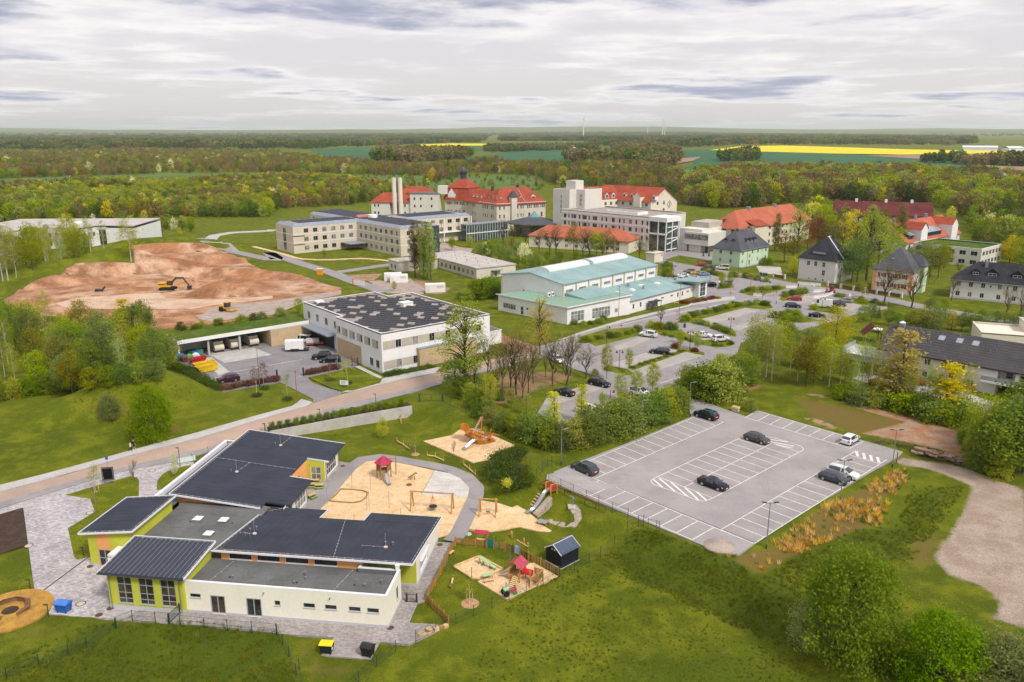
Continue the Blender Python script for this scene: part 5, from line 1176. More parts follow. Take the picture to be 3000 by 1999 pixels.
Cp('rust red street lamp beside the two walkers',ce(1008,765),ce(0,538)[1]);Cp('rust red street lamp by the depot driveway lawn',cd(991,828),cd(0,612)[1])
g=PG(c1(463,600));t=Ac('street_sign','blue bus stop style sign on a grey pole beside the street','sign',PG(c1(467,600)));h=Bh(g,c1(0,380)[1]);_c(0,0,-.2,h,.035,.035,6)('pole',Af,t);_b(-.22,-.05,h-.55,.22,-.03,h)('plate',M('sign_blue',(.05,.1,.35),.5),t)
g=PG(c1(315,940));t=Ac('marker_post','grey marker post with blue tip on the street lawn','post',g);h=Bh(g,c1(0,760)[1]);_c(0,0,-.2,h,.05,.05,6)('pole',Af,t);_c(0,0,h-.35,h+.02,.065,.065,6)('tip',M('sign_blue',(.05,.1,.35)),t)
g=PG(cd(1226,960));t=Ac('green_sign','small green sign on the hedge fence','sign',(g[0],g[1],g[2]),R(25));_b(-.5,-.02,1.,.5,.02,1.7)('plate',M('sign_green',(.03,.4,.2),.5),t);_b(-.03,.02,-.2,.03,.07,1.7)('post',Af,t)
g=PG(cd(1315,720));t=Ac('depot_sign','white sign board on two legs on the depot lawn','sign',g,R(-12));_b(-.9,-.04,.6,.9,.04,1.5)('plate',Ad,t)
for x in(-.8,.8):_b(x-.05,.04,-.3,x+.05,.1,1.5)('leg',Af,t)
m=MB()
for k in range(3):m.box(-.6,-.045,1.25-.22*k,.5-.15*k,-.041,1.33-.22*k)
m.build('lettering',M('sign_text',(.08,.2,.14),.6),t,kind='stuff')
def disc(name,label,p,r,mat,z=.05,cat='mulch ring',kind=None,group=None):
 g=PG(p);m=MB();m.lathe([(r,-.05),(r*.9,z),(.05,z*1.5)],16);o=m.build(name,mat,loc=g)
 if kind:o['kind']=kind
 else:tag(o,label,cat,group)
 return o
mulch=Mground('wood_mulch',[(.42,.25,.12),(.5,.33,.19)],[3.],.95,.6,bs=9)
disc('mulch_ring','pale mulch ring under the staked young tree',c1(330,790),1.3,mulch);disc('mulch_ring','pale mulch ring under the sapling by the loop path',cs(352,950),.75,mulch);disc('mulch_ring','worn patch under the bare young tree on the lawn',c1(705,675),1.,mulch,.03);disc('mulch_ring','bark mulch ring under the staked tree on the toddler lawn',cq(925,1140),1.1,mulch)
disc('mulch_ring','pale stone disc beside the loop path and stall',cy(378,860),.45,Bl,.06)
iron=M('cast_iron',(.1,.05,.035),.7);ironc=M('concrete_cover',(.5,.45,.4),.8)
for i,(p,lab)in enumerate(((c1(965,545),'round manhole cover at the mouth of the front path'),(c1(250,1032),'round manhole cover at the lawn corner of the forecourt'),(cb(1237,888),'round manhole cover between blue bin and lime wall'),(cb(440,0),'round manhole cover at the dark planting bed'))):
 g=PG(p);t=Ac('manhole_cover',lab,'manhole',g,0,'ringed manhole covers');_l([(.6,-.05),(.58,.05)],20)('ring',iron,t);_l([(.46,.0),(.45,.06)],20)('lid',ironc,t)
for p,lab in((c4(1740,1337),'dark round drain cover at the cream building corner'),(c3(2308,1400),'dark round drain cover at the path end'),(c3(1193,495),'dark round drain cover near the north wing'),(c2(483,1112),'dark oval drain cover beside the lime corner'),(cb(1380,316),'dark round drain cover at the entrance door'),(cb(1515,1062),'dark drain cover at the meadow edge')):
 g=PG(p);m=MB();m.lathe([(.42,-.05),(.4,.035)],16);tag(m.build('drain_cover',iron,loc=(g[0],g[1],g[2]+.03)),lab,'drain cover')
A,B=PG(cb(655,695)),PG(c2(262,500));m=MB();m.beam((0,0,.065),(B[0]-A[0],B[1]-A[1],.065),.16,.03);tag(m.build('drain_channel',iron,loc=A),'rusty drain channel crossing the forecourt paving','drain')
t=Ac('storage_crates','row of small crates, a pallet and a cable drum at the yard corner','play store',PG(c5(1470,1290)),R(28))
_b(-.9,-.3,0,-.1,.3,.25)('pallet',At,t);_l([(.35,0),(.35,.06),(.14,.07),(.14,.42),(.35,.43),(.35,.5)],12,(.4,.1))('cable_drum',At,t)
for k in range(3):_b(.95+.55*k,-.2,0,1.45+.55*k,.25,.4)('crate',Av if k%2 else At,t)
# -- painted lines
line_m=M('road_paint',(.72,.70,.68),.7,.14,.8,5.)
def Bp(a,b,w=.12,parent=None,name='painted_line',lev=0):
 A,B=(PG(a),PG(b))if len(a)==2 else(a,b);m=MB();n=max(1,int(Aj(A,B)/20));L=Aj(A,B);z=.052+.014*lev
 m.box(0,-w/2,z-.004,L,w/2,z+.004)
 o=m.build(name,line_m,parent,loc=A if parent is None else A,rz=Ak(A,B));o['kind']='structure';return o
def lerp(a,b,f):return tuple(a[i]+(b[i]-a[i])*f for i in range(3))
def stalls(o0,o1,i0,i1,n,outer=True,inner=True,skip=()):
 O0,O1,I0,I1=PG(o0),PG(o1),PG(i0),PG(i1)
 for k in range(n+1):
  if k not in skip:Bp(lerp(O0,O1,k/n),lerp(I0,I1,k/n))
 if outer:Bp(O0,O1)
 if inner:Bp(I0,I1)
stalls(cpA(285,680),cpA(1780,58),cpA(562,795),cpA(2037,150),14)
stalls(cpA(355,930),cpA(1677,1500),cpA(612,820),cpA(1927,1358),8,inner=False);Bp(cpA(500,773),cpA(2352,1533))
L0,L1,R0,R1=cpA(1280,775),cpA(2290,300),cpA(1915,1020),cpB(555,492)
stalls(L0,L1,R0,R1,10);Bp(lerp(PG(L0),PG(R0),.5),lerp(PG(L1),PG(R1),.5))
def polyline(pts,w=.12):
 for a,b in zip(pts[:-1],pts[1:]):Bp(a,b,w)
polyline([L0,cpA(1215,808),cpA(1202,830),cpA(1240,868),cpA(1480,950),cpA(1755,1053),cpA(1830,1056),R0]);polyline([cpB(170,308),cpB(400,365),cpB(560,420),cpB(603,452),cpB(590,477),R1])
for a,b in((cpA(1235,808),cpA(1335,895)),(cpA(1300,795),cpA(1480,945)),(cpA(1437,842),cpA(1625,1003)),(cpA(1592,897),cpA(1752,1046)),(cpA(1730,952),cpA(1842,1048)),(cpB(215,372),cpB(500,425)),(cpB(225,348),cpB(430,378)),(cpB(260,398),cpB(480,448))):Bp(a,b,.3)
stalls(cpB(35,1545),cpB(1560,578),cpA(2005,1385),cpB(1205,478),16,skip=(16,))
stalls(cpB(70,18),cpB(1290,370),cpB(-60,95),cpB(1135,450),8)
for a,b in((cpB(1210,480),cpB(1228,542)),(cpB(1292,505),cpB(1308,570)),(cpB(1372,527),cpB(1390,592)),(cpB(1452,550),cpB(1472,614))):Bp(a,b,.45)
m=MB();A,B=PG(cpA(500,770)),PG(cpA(2352,1512));m.box(0,-.04,.03,Aj(A,B)*1.02,.04,.05);o=m.build('tar_seam',Cj,loc=A,rz=Ak(A,B));o['kind']='structure'
for pts,w in(([cw(0,625),cw(450,535),cw(820,455),cw(1090,408)],.2),([cw(0,572),cw(450,485)],.15),([cu(420,140),cu(700,75),cu(1040,18)],.2),([cu(640,470),cu(755,435)],.15),([cu(365,362),cu(590,292)],.12),([cw(520,225),cw(900,300)],.12)):
 for a,b in zip(pts[:-1],pts[1:]):Bp(a,b,w,lev=2)
c6=crop(460,960,2.4907)
for a,b in((c6(560,325),c6(1060,235)),(c6(420,395),c6(560,365)),(c6(365,378),c6(480,360)),(c6(1035,358),c6(1090,355))):Bp(a,b,.16,lev=2)
g=PG(cm(740,540));heap=MB();heap.lathe([(2.3,-.05),(1.9,.12),(1.2,.42),(.5,.6),(.1,.64)],22);o=heap.build('gravel_heap',Cg,loc=g,smooth=True);o.scale=(1,.9,.7);tag(o,'low grey gravel heap at the near corner of the large car park','gravel heap')
# -- cars
glass_c=M('car_glass',(.10,.11,.125),.06,.1,metallic=.75,spec=.7);lamp_w=M('headlamp',(.75,.78,.8),.15,.02,spec=.8);lamp_r=M('tail_lamp',(.45,.015,.02),.25,.05);alloy=M('alloy',(.45,.46,.48),.35,.08,metallic=.7);plate_m=M('plate',(.75,.75,.73),.5,.02)
def paint(name,col,rough=.22):return M('paint_'+name,col,rough,.02,metallic=.15,spec=.6)
KINDS={
'hatch':(4.25,1.79,1.46,2.62,.17,[(-.5,.82,None,.86),(-.485,.9,None,.93),(-.46,.93,None,.97),(-.36,.94,.92,1),(-.2,.93,1,1),(-.02,.91,1,1),(.01,.91,1,1),(.1,.9,.975,1),(.28,.88,None,1),(.4,.8,None,.97),(.47,.7,None,.9),(.5,.55,None,.8)]),
'sedan':(4.6,1.8,1.42,2.68,.16,[(-.5,.75,None,.84),(-.48,.9,None,.92),(-.43,.95,None,.97),(-.33,.96,None,1),(-.18,.93,.96,1),(-.03,.91,1,1),(.0,.91,1,1),(.08,.9,.97,1),(.24,.88,None,1),(.38,.81,None,.97),(.47,.7,None,.9),(.5,.55,None,.8)]),
'estate':(4.7,1.82,1.48,2.75,.16,[(-.5,.8,None,.87),(-.487,.92,None,.94),(-.465,.95,None,.98),(-.41,.95,.94,1),(-.22,.93,1,1),(-.03,.92,1,1),(.0,.92,1,1),(.09,.9,.97,1),(.25,.88,None,1),(.39,.81,None,.97),(.47,.7,None,.9),(.5,.55,None,.8)]),
'suv':(4.5,1.86,1.66,2.68,.24,[(-.5,.9,None,.87),(-.485,1.02,None,.94),(-.465,1.06,None,.98),(-.39,1.06,.95,1),(-.2,1.04,1,1),(-.02,1.02,1,1),(.01,1.02,1,1),(.1,1.01,.975,1),(.26,1.,None,1),(.4,.95,None,.98),(.475,.85,None,.92),(.5,.62,None,.84)]),
'van':(5.,1.95,1.95,3.1,.2,[(-.5,.95,None,.94),(-.497,1.08,None,.97),(-.49,1.12,None,.99),(-.47,1.12,.98,1),(-.2,1.1,1,1),(.02,1.1,1,1),(.05,1.1,1,1),(.18,1.08,.97,1),(.33,1.05,None,1),(.43,.98,None,.97),(.48,.86,None,.92),(.5,.6,None,.86)]),
'cargo':(5.9,2.,2.5,3.6,.22,[(-.5,1.1,None,.95),(-.497,1.3,None,.98),(-.493,1.35,None,.99),(-.485,1.35,.99,1),(-.1,1.35,1,1),(.1,1.35,1,1),(.13,1.35,1,1),(.24,1.3,.96,1),(.36,1.2,None,1),(.44,1.05,None,.97),(.48,.9,None,.92),(.5,.62,None,.86)])}
_carm={}
def car_meshes(k):
 if k in _carm:return _carm[k]
 L,W,Hh,wb,gc,st=KINDS[k];rings=[];cab=[]
 for fx,zb,zr,wf in st:
  w=W/2*wf;x=fx*L;roof=zr is not None;zt=Hh*zr if roof else zb+.05;u=W/2*(.74 if k not in('van','cargo')else .86)if roof else w*.82
  z0=gc+(.12 if abs(fx)>.47 else 0);rings.append([(x,w*.86,z0),(x,w*.985,z0+.2),(x,w,(zb+z0)*.55+.06),(x,w*.965,zb),(x,u,zt),(x,u*.5,zt+.035),(x,0,zt+.045)]);cab.append(roof)
 body,gl=MB(),MB()
 def q(i,j,s):p=rings[i][j];return(p[0],s*p[1],p[2])
 for i in range(len(rings)-1):
  for s in(1,-1):
   for j in range(6):
    f=[q(i,j,s),q(i+1,j,s),q(i+1,j+1,s),q(i,j+1,s)]
    if s<0:f=f[::-1]
    side=j==3 and cab[i]and cab[i+1]and not(k=='cargo' and i<6)and i!=5
    screen=j in(4,5)and(cab[i]!=cab[i+1])and not(k=='cargo' and i<6)
    edge=j==3 and(cab[i]!=cab[i+1])and(i>5 or k in('estate','suv','hatch'))
    (gl if side or screen else body).face(f)
    if side or screen:body.face([(x*.999,y*.985,z-.012)for x,y,z in f])
 for i,s_ in((0,1),(len(rings)-1,-1)):
  r=[(p[0],p[1],p[2])for p in rings[i]]+[(p[0],-p[1],p[2])for p in reversed(rings[i][:-1])]
  body.face(r if s_>0 else r[::-1])
 un=MB();un.box(-L*.48,-W*.42,gc-.02,L*.48,W*.42,gc+.1)
 ar=MB();r=.33 if k not in('suv','cargo','van')else .36
 for x in(-wb/2,wb/2):
  for s in(-1,1):ar.tube([(x,s*(W/2-.25),r),(x,s*(W/2+.004),r)],r+.055,14)
 for(x0,x1,s)in((-wb/2+r+.1,wb/2-r-.1,1),(-wb/2+r+.1,wb/2-r-.1,-1)):ar.box(x0,s*(W/2-.04),gc-.01,x1,s*(W/2+.003),gc+.12)
 wh=MB();wh.tube([(0,-.11,0),(0,.11,0)],r,16);rim=MB();rim.tube([(0,-.118,0),(0,.118,0)],r*.66,12)
 hl=MB();hl.hexa([(L/2-.32,.5,.6 if k!='suv' else .72),(L/2-.05,.5,.56),(L/2-.12,.78*W/1.8,.58),(L/2-.36,.86*W/1.8,.64),(L/2-.4,.5,.74),(L/2-.1,.5,.66),(L/2-.16,.78*W/1.8,.69),(L/2-.42,.86*W/1.8,.77)])
 zb=st[1][1];tl=MB();tl.box(-L/2-.015,W*.29,zb-.22,-L/2+.12,W*.455,zb+.03)
 pl=MB();pl.box(-L/2-.02,-.26,zb-.35,-L/2+.05,.26,zb-.23);pf=MB();pf.box(L/2-.05,-.26,.4,L/2+.02,.26,.52)
 mi=MB();x=.18*L if k not in('van','cargo')else .27*L;mi.box(x,W*.49,zb+.05,x+.12,W*.49+.2,zb+.18)
 rr=MB();
 for s in(-1,1):rr.tube([(-.38*L,s*W*.33,Hh+.05),(.05*L,s*W*.34,Hh+.055)],.018,5)
 dl=MB()
 for xx in(-.2*L,.0,.22*L):
  for s in(-1,1):dl.box(xx,s*(W/2-.01),gc+.2,xx+.012,s*(W/2+.003),zb-.02)
 black=Ar;nm=('body','window_glass');z_=[body.mesh('body',[BD.materials.get('paint_base')or paint('base',(.5,.5,.5))],uv=False),gl.mesh('window_glass',glass_c,uv=False),un.mesh('underbody',black,uv=False),ar.mesh('wheel_arch',black,uv=False),wh.mesh('tyre',black,uv=False),rim.mesh('rim',alloy,uv=False),hl.mesh('headlight',lamp_w,uv=False),tl.mesh('tail_light',lamp_r,uv=False),pl.mesh('number_plate',plate_m,uv=False),pf.mesh('number_plate',plate_m,uv=False),mi.mesh('mirror',black,uv=False),rr.mesh('roof_rail',Af,uv=False),dl.mesh('door_gap',black,uv=False)]
 _carm[k]=(z_,L,W,wb,r);return _carm[k]
def car(kind,label,g,rz,pm,group=None,rails=False,cat='car',name='parked_car'):
 z_,L,W,wb,r=car_meshes(kind);t=Ac(name,label,cat,(g[0],g[1],g[2]+.045),rz,group)
 b=inst(z_[0],'body',t);b.material_slots[0].link='OBJECT';b.material_slots[0].material=pm
 inst(z_[1],'window_glass',t);inst(z_[2],'underbody',t);o=inst(z_[3],'wheel_arch',t);o['kind']='stuff';o=inst(z_[12],'door_gap',t);o['kind']='stuff'
 for x in(-wb/2,wb/2):
  for s in(-1,1):w=inst(z_[4],'wheel',t,(x,s*(W/2-.1),r));inst(z_[5],'rim',w)
 for s in(1,-1):inst(z_[6],'headlight',t,scale=(1,s,1));inst(z_[7],'tail_light',t,scale=(1,s,1));inst(z_[10],'mirror',t,scale=(1,s,1))
 inst(z_[8],'number_plate',t);inst(z_[9],'number_plate',t)
 if rails:o=inst(z_[11],'roof_rail',t);o['kind']='stuff'
 return t
bk,wt,gy,bl,rd,sv=paint('black',(.008,.009,.012)),paint('white',(.78,.78,.78)),paint('slate',(.05,.06,.075)),paint('navy',(.014,.022,.05)),paint('red',(.42,.012,.02)),paint('silver',(.33,.32,.31),.3)
br_,dr,yl,lb,cr_,bg_=paint('brown_grey',(.075,.058,.06)),paint('dark_red',(.07,.008,.018)),paint('yellow',(.72,.42,.01)),paint('light_blue',(.18,.30,.52)),paint('ivory',(.72,.66,.5)),paint('beige',(.26,.22,.19))
c7=crop(1900,720,3.3625);c8=crop(2250,820,3.3625);c9=crop(2020,1170,2.987)
DB,DA=R(-45.8),R(43.3)
car('suv','slate grey SUV at the near left of the large car park',PG(cpA(440,722)),DB+pi,gy,rails=True)
t=car('suv','black SUV with turquoise stripes at the car park entrance',PG(cpA(1835,100)),DB+pi,bk)
m=MB();tq=M('turquoise_film',(.03,.34,.38),.3)
for y in(-.62,-.2,.3):m.box(-1.5,y,1.668,.4,y+.14,1.69)
m.box(1.3,-.5,1.,1.9,.4,1.06);m.build('stripe',tq,t,kind='stuff')
car('hatch','brown grey hatchback at the top of the middle stalls',PG(c9(588,372)),DB,br_);car('sedan','black saloon in the middle stalls near the hatched island',PG(c9(205,768)),DB,bk)
car('hatch','white hatchback in the far row below the bare ground',PG(cpB(1138,378)),DA,wt);car('estate','white estate parked beside a dark blue hatchback',PG(cpB(1055,765)),DB,wt,rails=True);car('hatch','dark blue hatchback beside the white estate',PG(cpB(950,828)),DB,gy)
def car2(kind,label,c,rear,front,pm,**k):
 A,B=PG(c(*rear)),PG(c(*front));g=tuple((A[i]+B[i])/2 for i in range(3));return car(kind,label,g,Ak(A,B),pm,**k)
car2('estate','black estate nearest the bare trees in the upper car park',cu,(250,470),(350,492),bk);car2('sedan','black low saloon parked left of the black estate by the grove',cu,(150,545),(50,520),bk);car2('hatch','white car half hidden behind the bare trees',cu,(25,330),(100,362),wt)
car2('suv','white SUV beside the round shrubs in the upper car park',cu,(620,212),(530,200),wt);car2('estate','black estate by the narrow grass strip',cu,(685,306),(590,296),bk,rails=True);car2('sedan','white coupe with black roof next to the hedge island',cu,(850,205),(915,210),wt);car2('suv','white crossover at the round end of the hedge island',cu,(945,235),(1015,228),wt)
car2('suv','white car behind the hedge trees by the entrance lane',cu,(480,525),(570,545),wt);car2('hatch','white car hidden by the hedge left of the lamp',cu,(180,635),(270,612),wt)
car2('suv','dark red SUV beside the purple depot hedge',c6,(598,385),(445,408),dr,rails=True);car2('suv','black SUV in the depot yard, the farther of two',c6,(1250,225),(1155,232),bk);car2('estate','black estate in the depot yard, the nearer of two',c6,(1330,248),(1200,255),bk)
for k,lab,c,a,b,pm in(('hatch','red hatchback at the kerb left of the green villa',c7,(568,203),(460,200),rd),('hatch','dark blue hatchback behind the red one by the green villa',c7,(552,228),(650,238),bl),('van','ivory minibus in front of the green villa',c7,(795,238),(660,232),cr_),('suv','beige SUV beside the yellow car',c7,(440,272),(362,268),bg_),('hatch','yellow hatchback in the row near the hall',c7,(508,282),(430,282),yl),('hatch','light blue hatchback right of the yellow car',c7,(497,295),(590,292),lb),('hatch','white small car behind the hall roof end',c7,(378,310),(292,310),wt),('sedan','silver grey saloon beside the low hedge by the hall',c7,(492,332),(398,335),sv),('hatch','white car just behind the hall roof corner',c7,(340,348),(275,340),wt),('estate','black estate beside the hall entrance',c7,(652,400),(545,408),bk),('suv','silver SUV behind the planted kerb island',c7,(810,392),(720,385),sv),
('hatch','red hatchback beside the trimmed hedge near the barriers',c8,(320,208),(203,200),rd),('estate','dark navy estate driving past the boom gate',c8,(175,268),(318,278),bl),('estate','dark navy estate right of the white van',c8,(638,255),(735,262),bl),('estate','silver estate in the far row near the roadworks',c8,(832,230),(678,215),sv),('sedan','black saloon at the end of the hedge, behind the yellow green tree',c8,(428,365),(535,372),bk)):car2(k,lab,c,a,b,pm)
vt=car2('cargo','white delivery van in the upper car park',c8,(632,280),(425,262),wt,cat='van');MB().box(-1.9,-1.008,1.4,-.6,-1.003,1.62).box(-1.9,-1.008,1.15,-1.,-1.003,1.3).build('lettering',M('van_text',(.2,.22,.27),.6),vt,kind='stuff')
car2('van','white ambulance car left of the pair by the clinic link',c7,(462,14),(408,8),wt);car2('van','white ambulance car right of the pair by the clinic link',c7,(548,22),(464,16),wt)
for k,lab,a,b,pm in(('suv','red SUV in the yard of the dark roofed house',(1500,722),(1600,730),rd),('hatch','red car hidden by trunks left of the red SUV',(1200,728),(1300,752),rd),('suv','dark car right of the red SUV under the house',(1640,728),(1720,745),bk),('hatch','red car behind the tree stems near the balcony',(1840,760),(1930,772),rd)):car2(k,lab,cr,a,b,pm)
# -- lamps of the car parks
def Ch(label,b,tp,heads,group='grey car park lamp masts',ang=.0):
 g=PG(b);h=Bh(g,tp);t=Ac('lamp_mast',label,'street lamp',g,ang,group);_c(0,0,-.3,h,.085,.05,8)('pole',Af,t);_c(0,0,-.1,.55,.1,.1,8)('base_sleeve',Ag,t)
 for s in((-1,1)if heads==2 else(1,)):
  _h([(s*.02,-.04,h-.06),(s*.5,-.05,h-.02),(s*.5,.05,h-.02),(s*.02,.04,h-.06),(s*.02,-.04,h+.02),(s*.5,-.05,h+.06),(s*.5,.05,h+.06),(s*.02,.04,h+.02)])('arm',Af,t)
  _h([(s*.45,-.15,h+.0),(s*1.05,-.12,h+.1),(s*1.05,.12,h+.1),(s*.45,.15,h+.0),(s*.45,-.15,h+.09),(s*1.05,-.12,h+.16),(s*1.05,.12,h+.16),(s*.45,.15,h+.09)])('lamp_head',Ag if heads==2 else Af,t)
Ch('twin head grey lamp mast at the near right edge of the car park',cm(986,555),cm(0,315)[1],2);Ch('twin head grey lamp mast behind the white estate',cm(1378,300),cm(0,90)[1],2);Ch('twin head grey lamp mast at the start of the gravel track',cpB(1621,662),cpB(0,238)[1],2)
Ch('single head lamp mast on the verge near the slate SUV',ct(927,1088),ct(0,842)[1],1);Ch('single head lamp mast on the verge before the tall hedge',ct(1478,862),ct(0,645)[1],1);Ch('single head lamp mast beside the entrance lane',ct(1809,730),ct(0,520)[1],1)
Ch('single head lamp mast behind the two purple saplings',c6(750,428),c6(0,145)[1],1);Ch('single head lamp mast at the depot building corner',c6(1320,312),c6(0,40)[1],1);Ch('pale lamp mast beside the clinic forecourt',cc(1835,1010),cc(0,890)[1],1)
RL='red bell head lamps of the upper car park'
for b,tp,ar,lab in((ct(1326,442),ct(0,300)[1],2,'two armed red lamp on the island left of the young trees'),(ct(1265,655),ct(0,572)[1],1,'one armed red lamp behind the entrance hedge'),(ct(868,585),ct(0,440)[1],0,'slim red lamp among the bare trees'),(ct(1813,292),ct(0,165)[1],2,'two armed red lamp in the long hedge island'),(ct(1240,258),ct(0,132)[1],1,'one armed red lamp by the street shrubs'),(cw(806,755),cw(0,608)[1],2,'two armed red lamp beside the empty pale stalls'),(ct(2014,400),ct(0,322)[1],1,'one armed red lamp at the birch trees'),(c7(245,312),c7(0,195)[1],2,'two armed red lamp beside the hall corner shrubs'),(c7(605,358),c7(0,240)[1],2,'two armed red lamp in front of the light blue car'),(c7(1000,482),c7(0,325)[1],0,'tall rust red lamp in the flower island'),(cw(298,625),cw(0,280)[1],0,'tall slim red lamp before the hall front'),(ct(1322,90),ct(0,-140)[1],0,'tall slim red lamp at the hall corner planting'),(c7(1408,330)if False else cw(1405,260),cw(0,130)[1],0,'tall rust red lamp before the white villa'),(c8(530,300),c8(0,178)[1],2,'two armed dark red lamp right of the delivery van'),(c7(880,300),c7(0,212)[1],1,'one armed red lamp beside the green villa fence')):Cp(lab,b,tp,RL,ar)
# -- barriers, booms, signs, shelter
def barrier(label,pts,h=1.,flip=False):
 G=[PG(p)for p in pts];t=Ac('road_barrier',label,'barrier',G[0],0,'red and white roadworks barriers');rw=M('barrier_red',(.5,.04,.02),.5)
 for a,b in zip(G[:-1],G[1:]):
  L=Aj(a,b);rz=Ak(a,b);n=max(1,round(L/2.));lo=(a[0]-G[0][0],a[1]-G[0][1],a[2]-G[0][2])
  for i in range(n):
   x0,x1=L*i/n+.03,L*(i+1)/n-.03;c,s=cos(rz),sin(rz);ll=(lo[0]+c*x0,lo[1]+s*x0,lo[2]);w=x1-x0
   m=MB();m.box(0,-.03,.1,w,.03,h);m.box(.1,-.25,0,.3,.25,.1).box(w-.3,-.25,0,w-.1,.25,.1);p=m.build('barrier_panel',Ad,t,loc=ll,rz=rz)
   m=MB()
   for k in range(4):m.box(w*(.06+.25*k),-.036,h-.34,w*(.06+.25*k)+w*.1,.036,h-.1)
   m.build('red_mark',rw,p,kind='stuff')
 return t
barrier('roadworks barrier in front of the trimmed hedge',[c8(352,175),c8(450,185),c8(560,172),c8(640,142)]);barrier('roadworks barrier across the far lane behind the pit',[c8(380,120),c8(450,128),c8(590,120)]);barrier('roadworks barrier along the white villa front',[c8(290,45),c8(410,55),c8(520,62)]);barrier('roadworks barrier at the flower island tip',[c8(175,82),c8(285,82)]);barrier('roadworks barrier beside the boom gate island',[c7(1030,495),c7(1130,505)]);barrier('roadworks barrier near the street verge right of the digger',[c8(795,168),c8(850,160)])
g=PG(c8(625,128));t=Ac('mini_excavator','small red and black excavator standing at the roadworks','excavator',g,R(200));rdg=M('digger_red',(.55,.06,.015),.4)
for y in(-.55,.55):MB().tube([(-.7,y-.15,.25),(-.7,y+.15,.25)],.25,10).tube([(.7,y-.15,.25),(.7,y+.15,.25)],.25,10).box(-.7,y-.15,0,.7,y+.15,.5).build('track',Ar,t)
_b(-.9,-.65,.55,.3,.65,1.15)('body',rdg,t);MB().box(-.5,-.55,1.15,.45,.45,2.2).box(-.55,-.6,2.2,.5,.5,2.28).build('cab',glass_c,t);_t([(.4,0,1.),(1.4,0,2.3),(2.1,0,1.5)],.12,6)('boom',rdg,t);MB().tube([(2.1,0,1.5),(2.2,0,.6)],.1,6).box(2.,-.25,.3,2.4,.25,.65).build('bucket_arm',Ag,t)
def boom(label,b,e,col):
 A,B=PG(b),PG(e);t=Ac('boom_gate',label,'barrier',A,Ak(A,B),'car park boom gates');_b(-.2,-.2,0,.2,.2,1.1)('cabinet',col,t);_b(.2,-.04,.9,Aj(A,B),.04,1.)('arm',Ad,t)
of=M('signal_orange',(.75,.22,.02),.5);boom('orange boom gate cabinet with white arm at the lower car park',cw(265,685),cw(340,640),of);boom('dark boom gate cabinet with white arm beside the orange one',cw(355,708),cw(300,690),Ag);boom('white boom gate at the upper car park exit',cw(1262,475),cw(1300,485),Bl);boom('white boom gate by the hall flower bed',c7(815,480),c7(880,495),Bl)
def Br(label,b,tp,col,shape='round'):
 g=PG(b);h=Bh(g,tp);t=Ac('road_sign',label,'sign',g,0,None);_c(0,0,-.2,h,.035,.035,6)('pole',Af,t);m=MB()
 if shape=='round':m.tube([(0,-.06,h-.28),(0,-.03,h-.28)],.32,16)
 elif shape=='square':m.box(-.3,-.06,h-.6,.3,-.03,h)
 else:m.M=None;m.face([(-.4,-.05,h-.6),(.4,-.05,h-.6),(0,-.05,h+.05)]);m.face([(.4,-.03,h-.6),(-.4,-.03,h-.6),(0,-.03,h+.05)])
 p=m.build('plate',col,t)
 if col.name=='sign_red':_b(-.22,-.068,h-.33,.22,-.062,h-.23)('bar',Ad,p)
sr=M('sign_red',(.5,.015,.02),.4);sb=M('sign_blue',(.05,.1,.35));so=M('sign_pale_orange',(.75,.32,.18),.5)
Br('red no entry sign in the flower island',c7(1078,480),c7(0,412)[1],sr);Br('red no entry sign near the upper exit boom',c7(1257,500),c7(0,447)[1],sr);Br('round pale orange sign on the street kerb',c7(278,720),c7(0,642)[1],so);Br('round pale orange sign by the upper exit',c7(1226,540),c7(0,470)[1],so);Br('round red rimmed sign at the boom gates',c7(803,480),c7(0,428)[1],so);Br('blue square sign above the flower island',c7(1003,450)if False else c7(1098,400),c7(0,340)[1],sb,'square');Br('blue square sign right of the flower island',c7(1192,410),c7(0,350)[1],sb,'square');Br('white triangle sign before the roadworks',c8(452,80),c8(0,48)[1],Ad,'tri');Br('white info board by the hall kerb',c7(692,430),c7(0,345)[1],Ad,'square');Br('red triangle warning sign beside the street shrubs',ct(1340,190),ct(0,115)[1],sr,'tri')
for i,(x,y)in enumerate(((1108,292),(1135,297),(1158,300))):
 g=PG(c7(x,y));t=Ac('wheelie_bin',['left of three blue wheelie bins at the kerb','middle of three blue wheelie bins at the kerb','right of three blue wheelie bins at the kerb'][i],'bin',g,R(-10),'blue wheelie bins');_h([(-.25,-.3,.05),(.25,-.3,.05),(.25,.3,.05),(-.25,.3,.05),(-.32,-.38,1.),(.32,-.38,1.),(.32,.38,1.),(-.32,.38,1.)])('body',Ag,t);_b(-.34,-.4,1.,.34,.4,1.1)('lid',M('blue_plastic',(.012,.12,.48)),t)
g=PG(c7(0,632));t=Ac('bus_shelter','glass bus shelter with dark flat roof before the hall','bus shelter',g,R(38));_b(-.3,-1.5,2.35,4.2,.3,2.5)('roof',Ag,t)
for x in(0,3.9):MB().box(x-.06,.1,0,x+.06,.2,2.35).box(x-.05,-1.3,0,x+.05,-1.2,2.35).build('post',Ag,t,split=True)
MB().box(.1,.13,.3,3.8,.16,2.2).box(-.02,-1.15,.3,.02,.05,2.2).build('glass_panel',Am,t,split=True)
g=PG(c7(272,575));t=Ac('bench','pale orange bench on the footway by the red flower bed','bench',g,R(10));_b(-.8,-.25,.4,.8,.25,.48)('seat',At,t)
for x in(-.65,.65):_b(x-.08,-.22,0,x+.08,.22,.4)('leg',Bl,t)
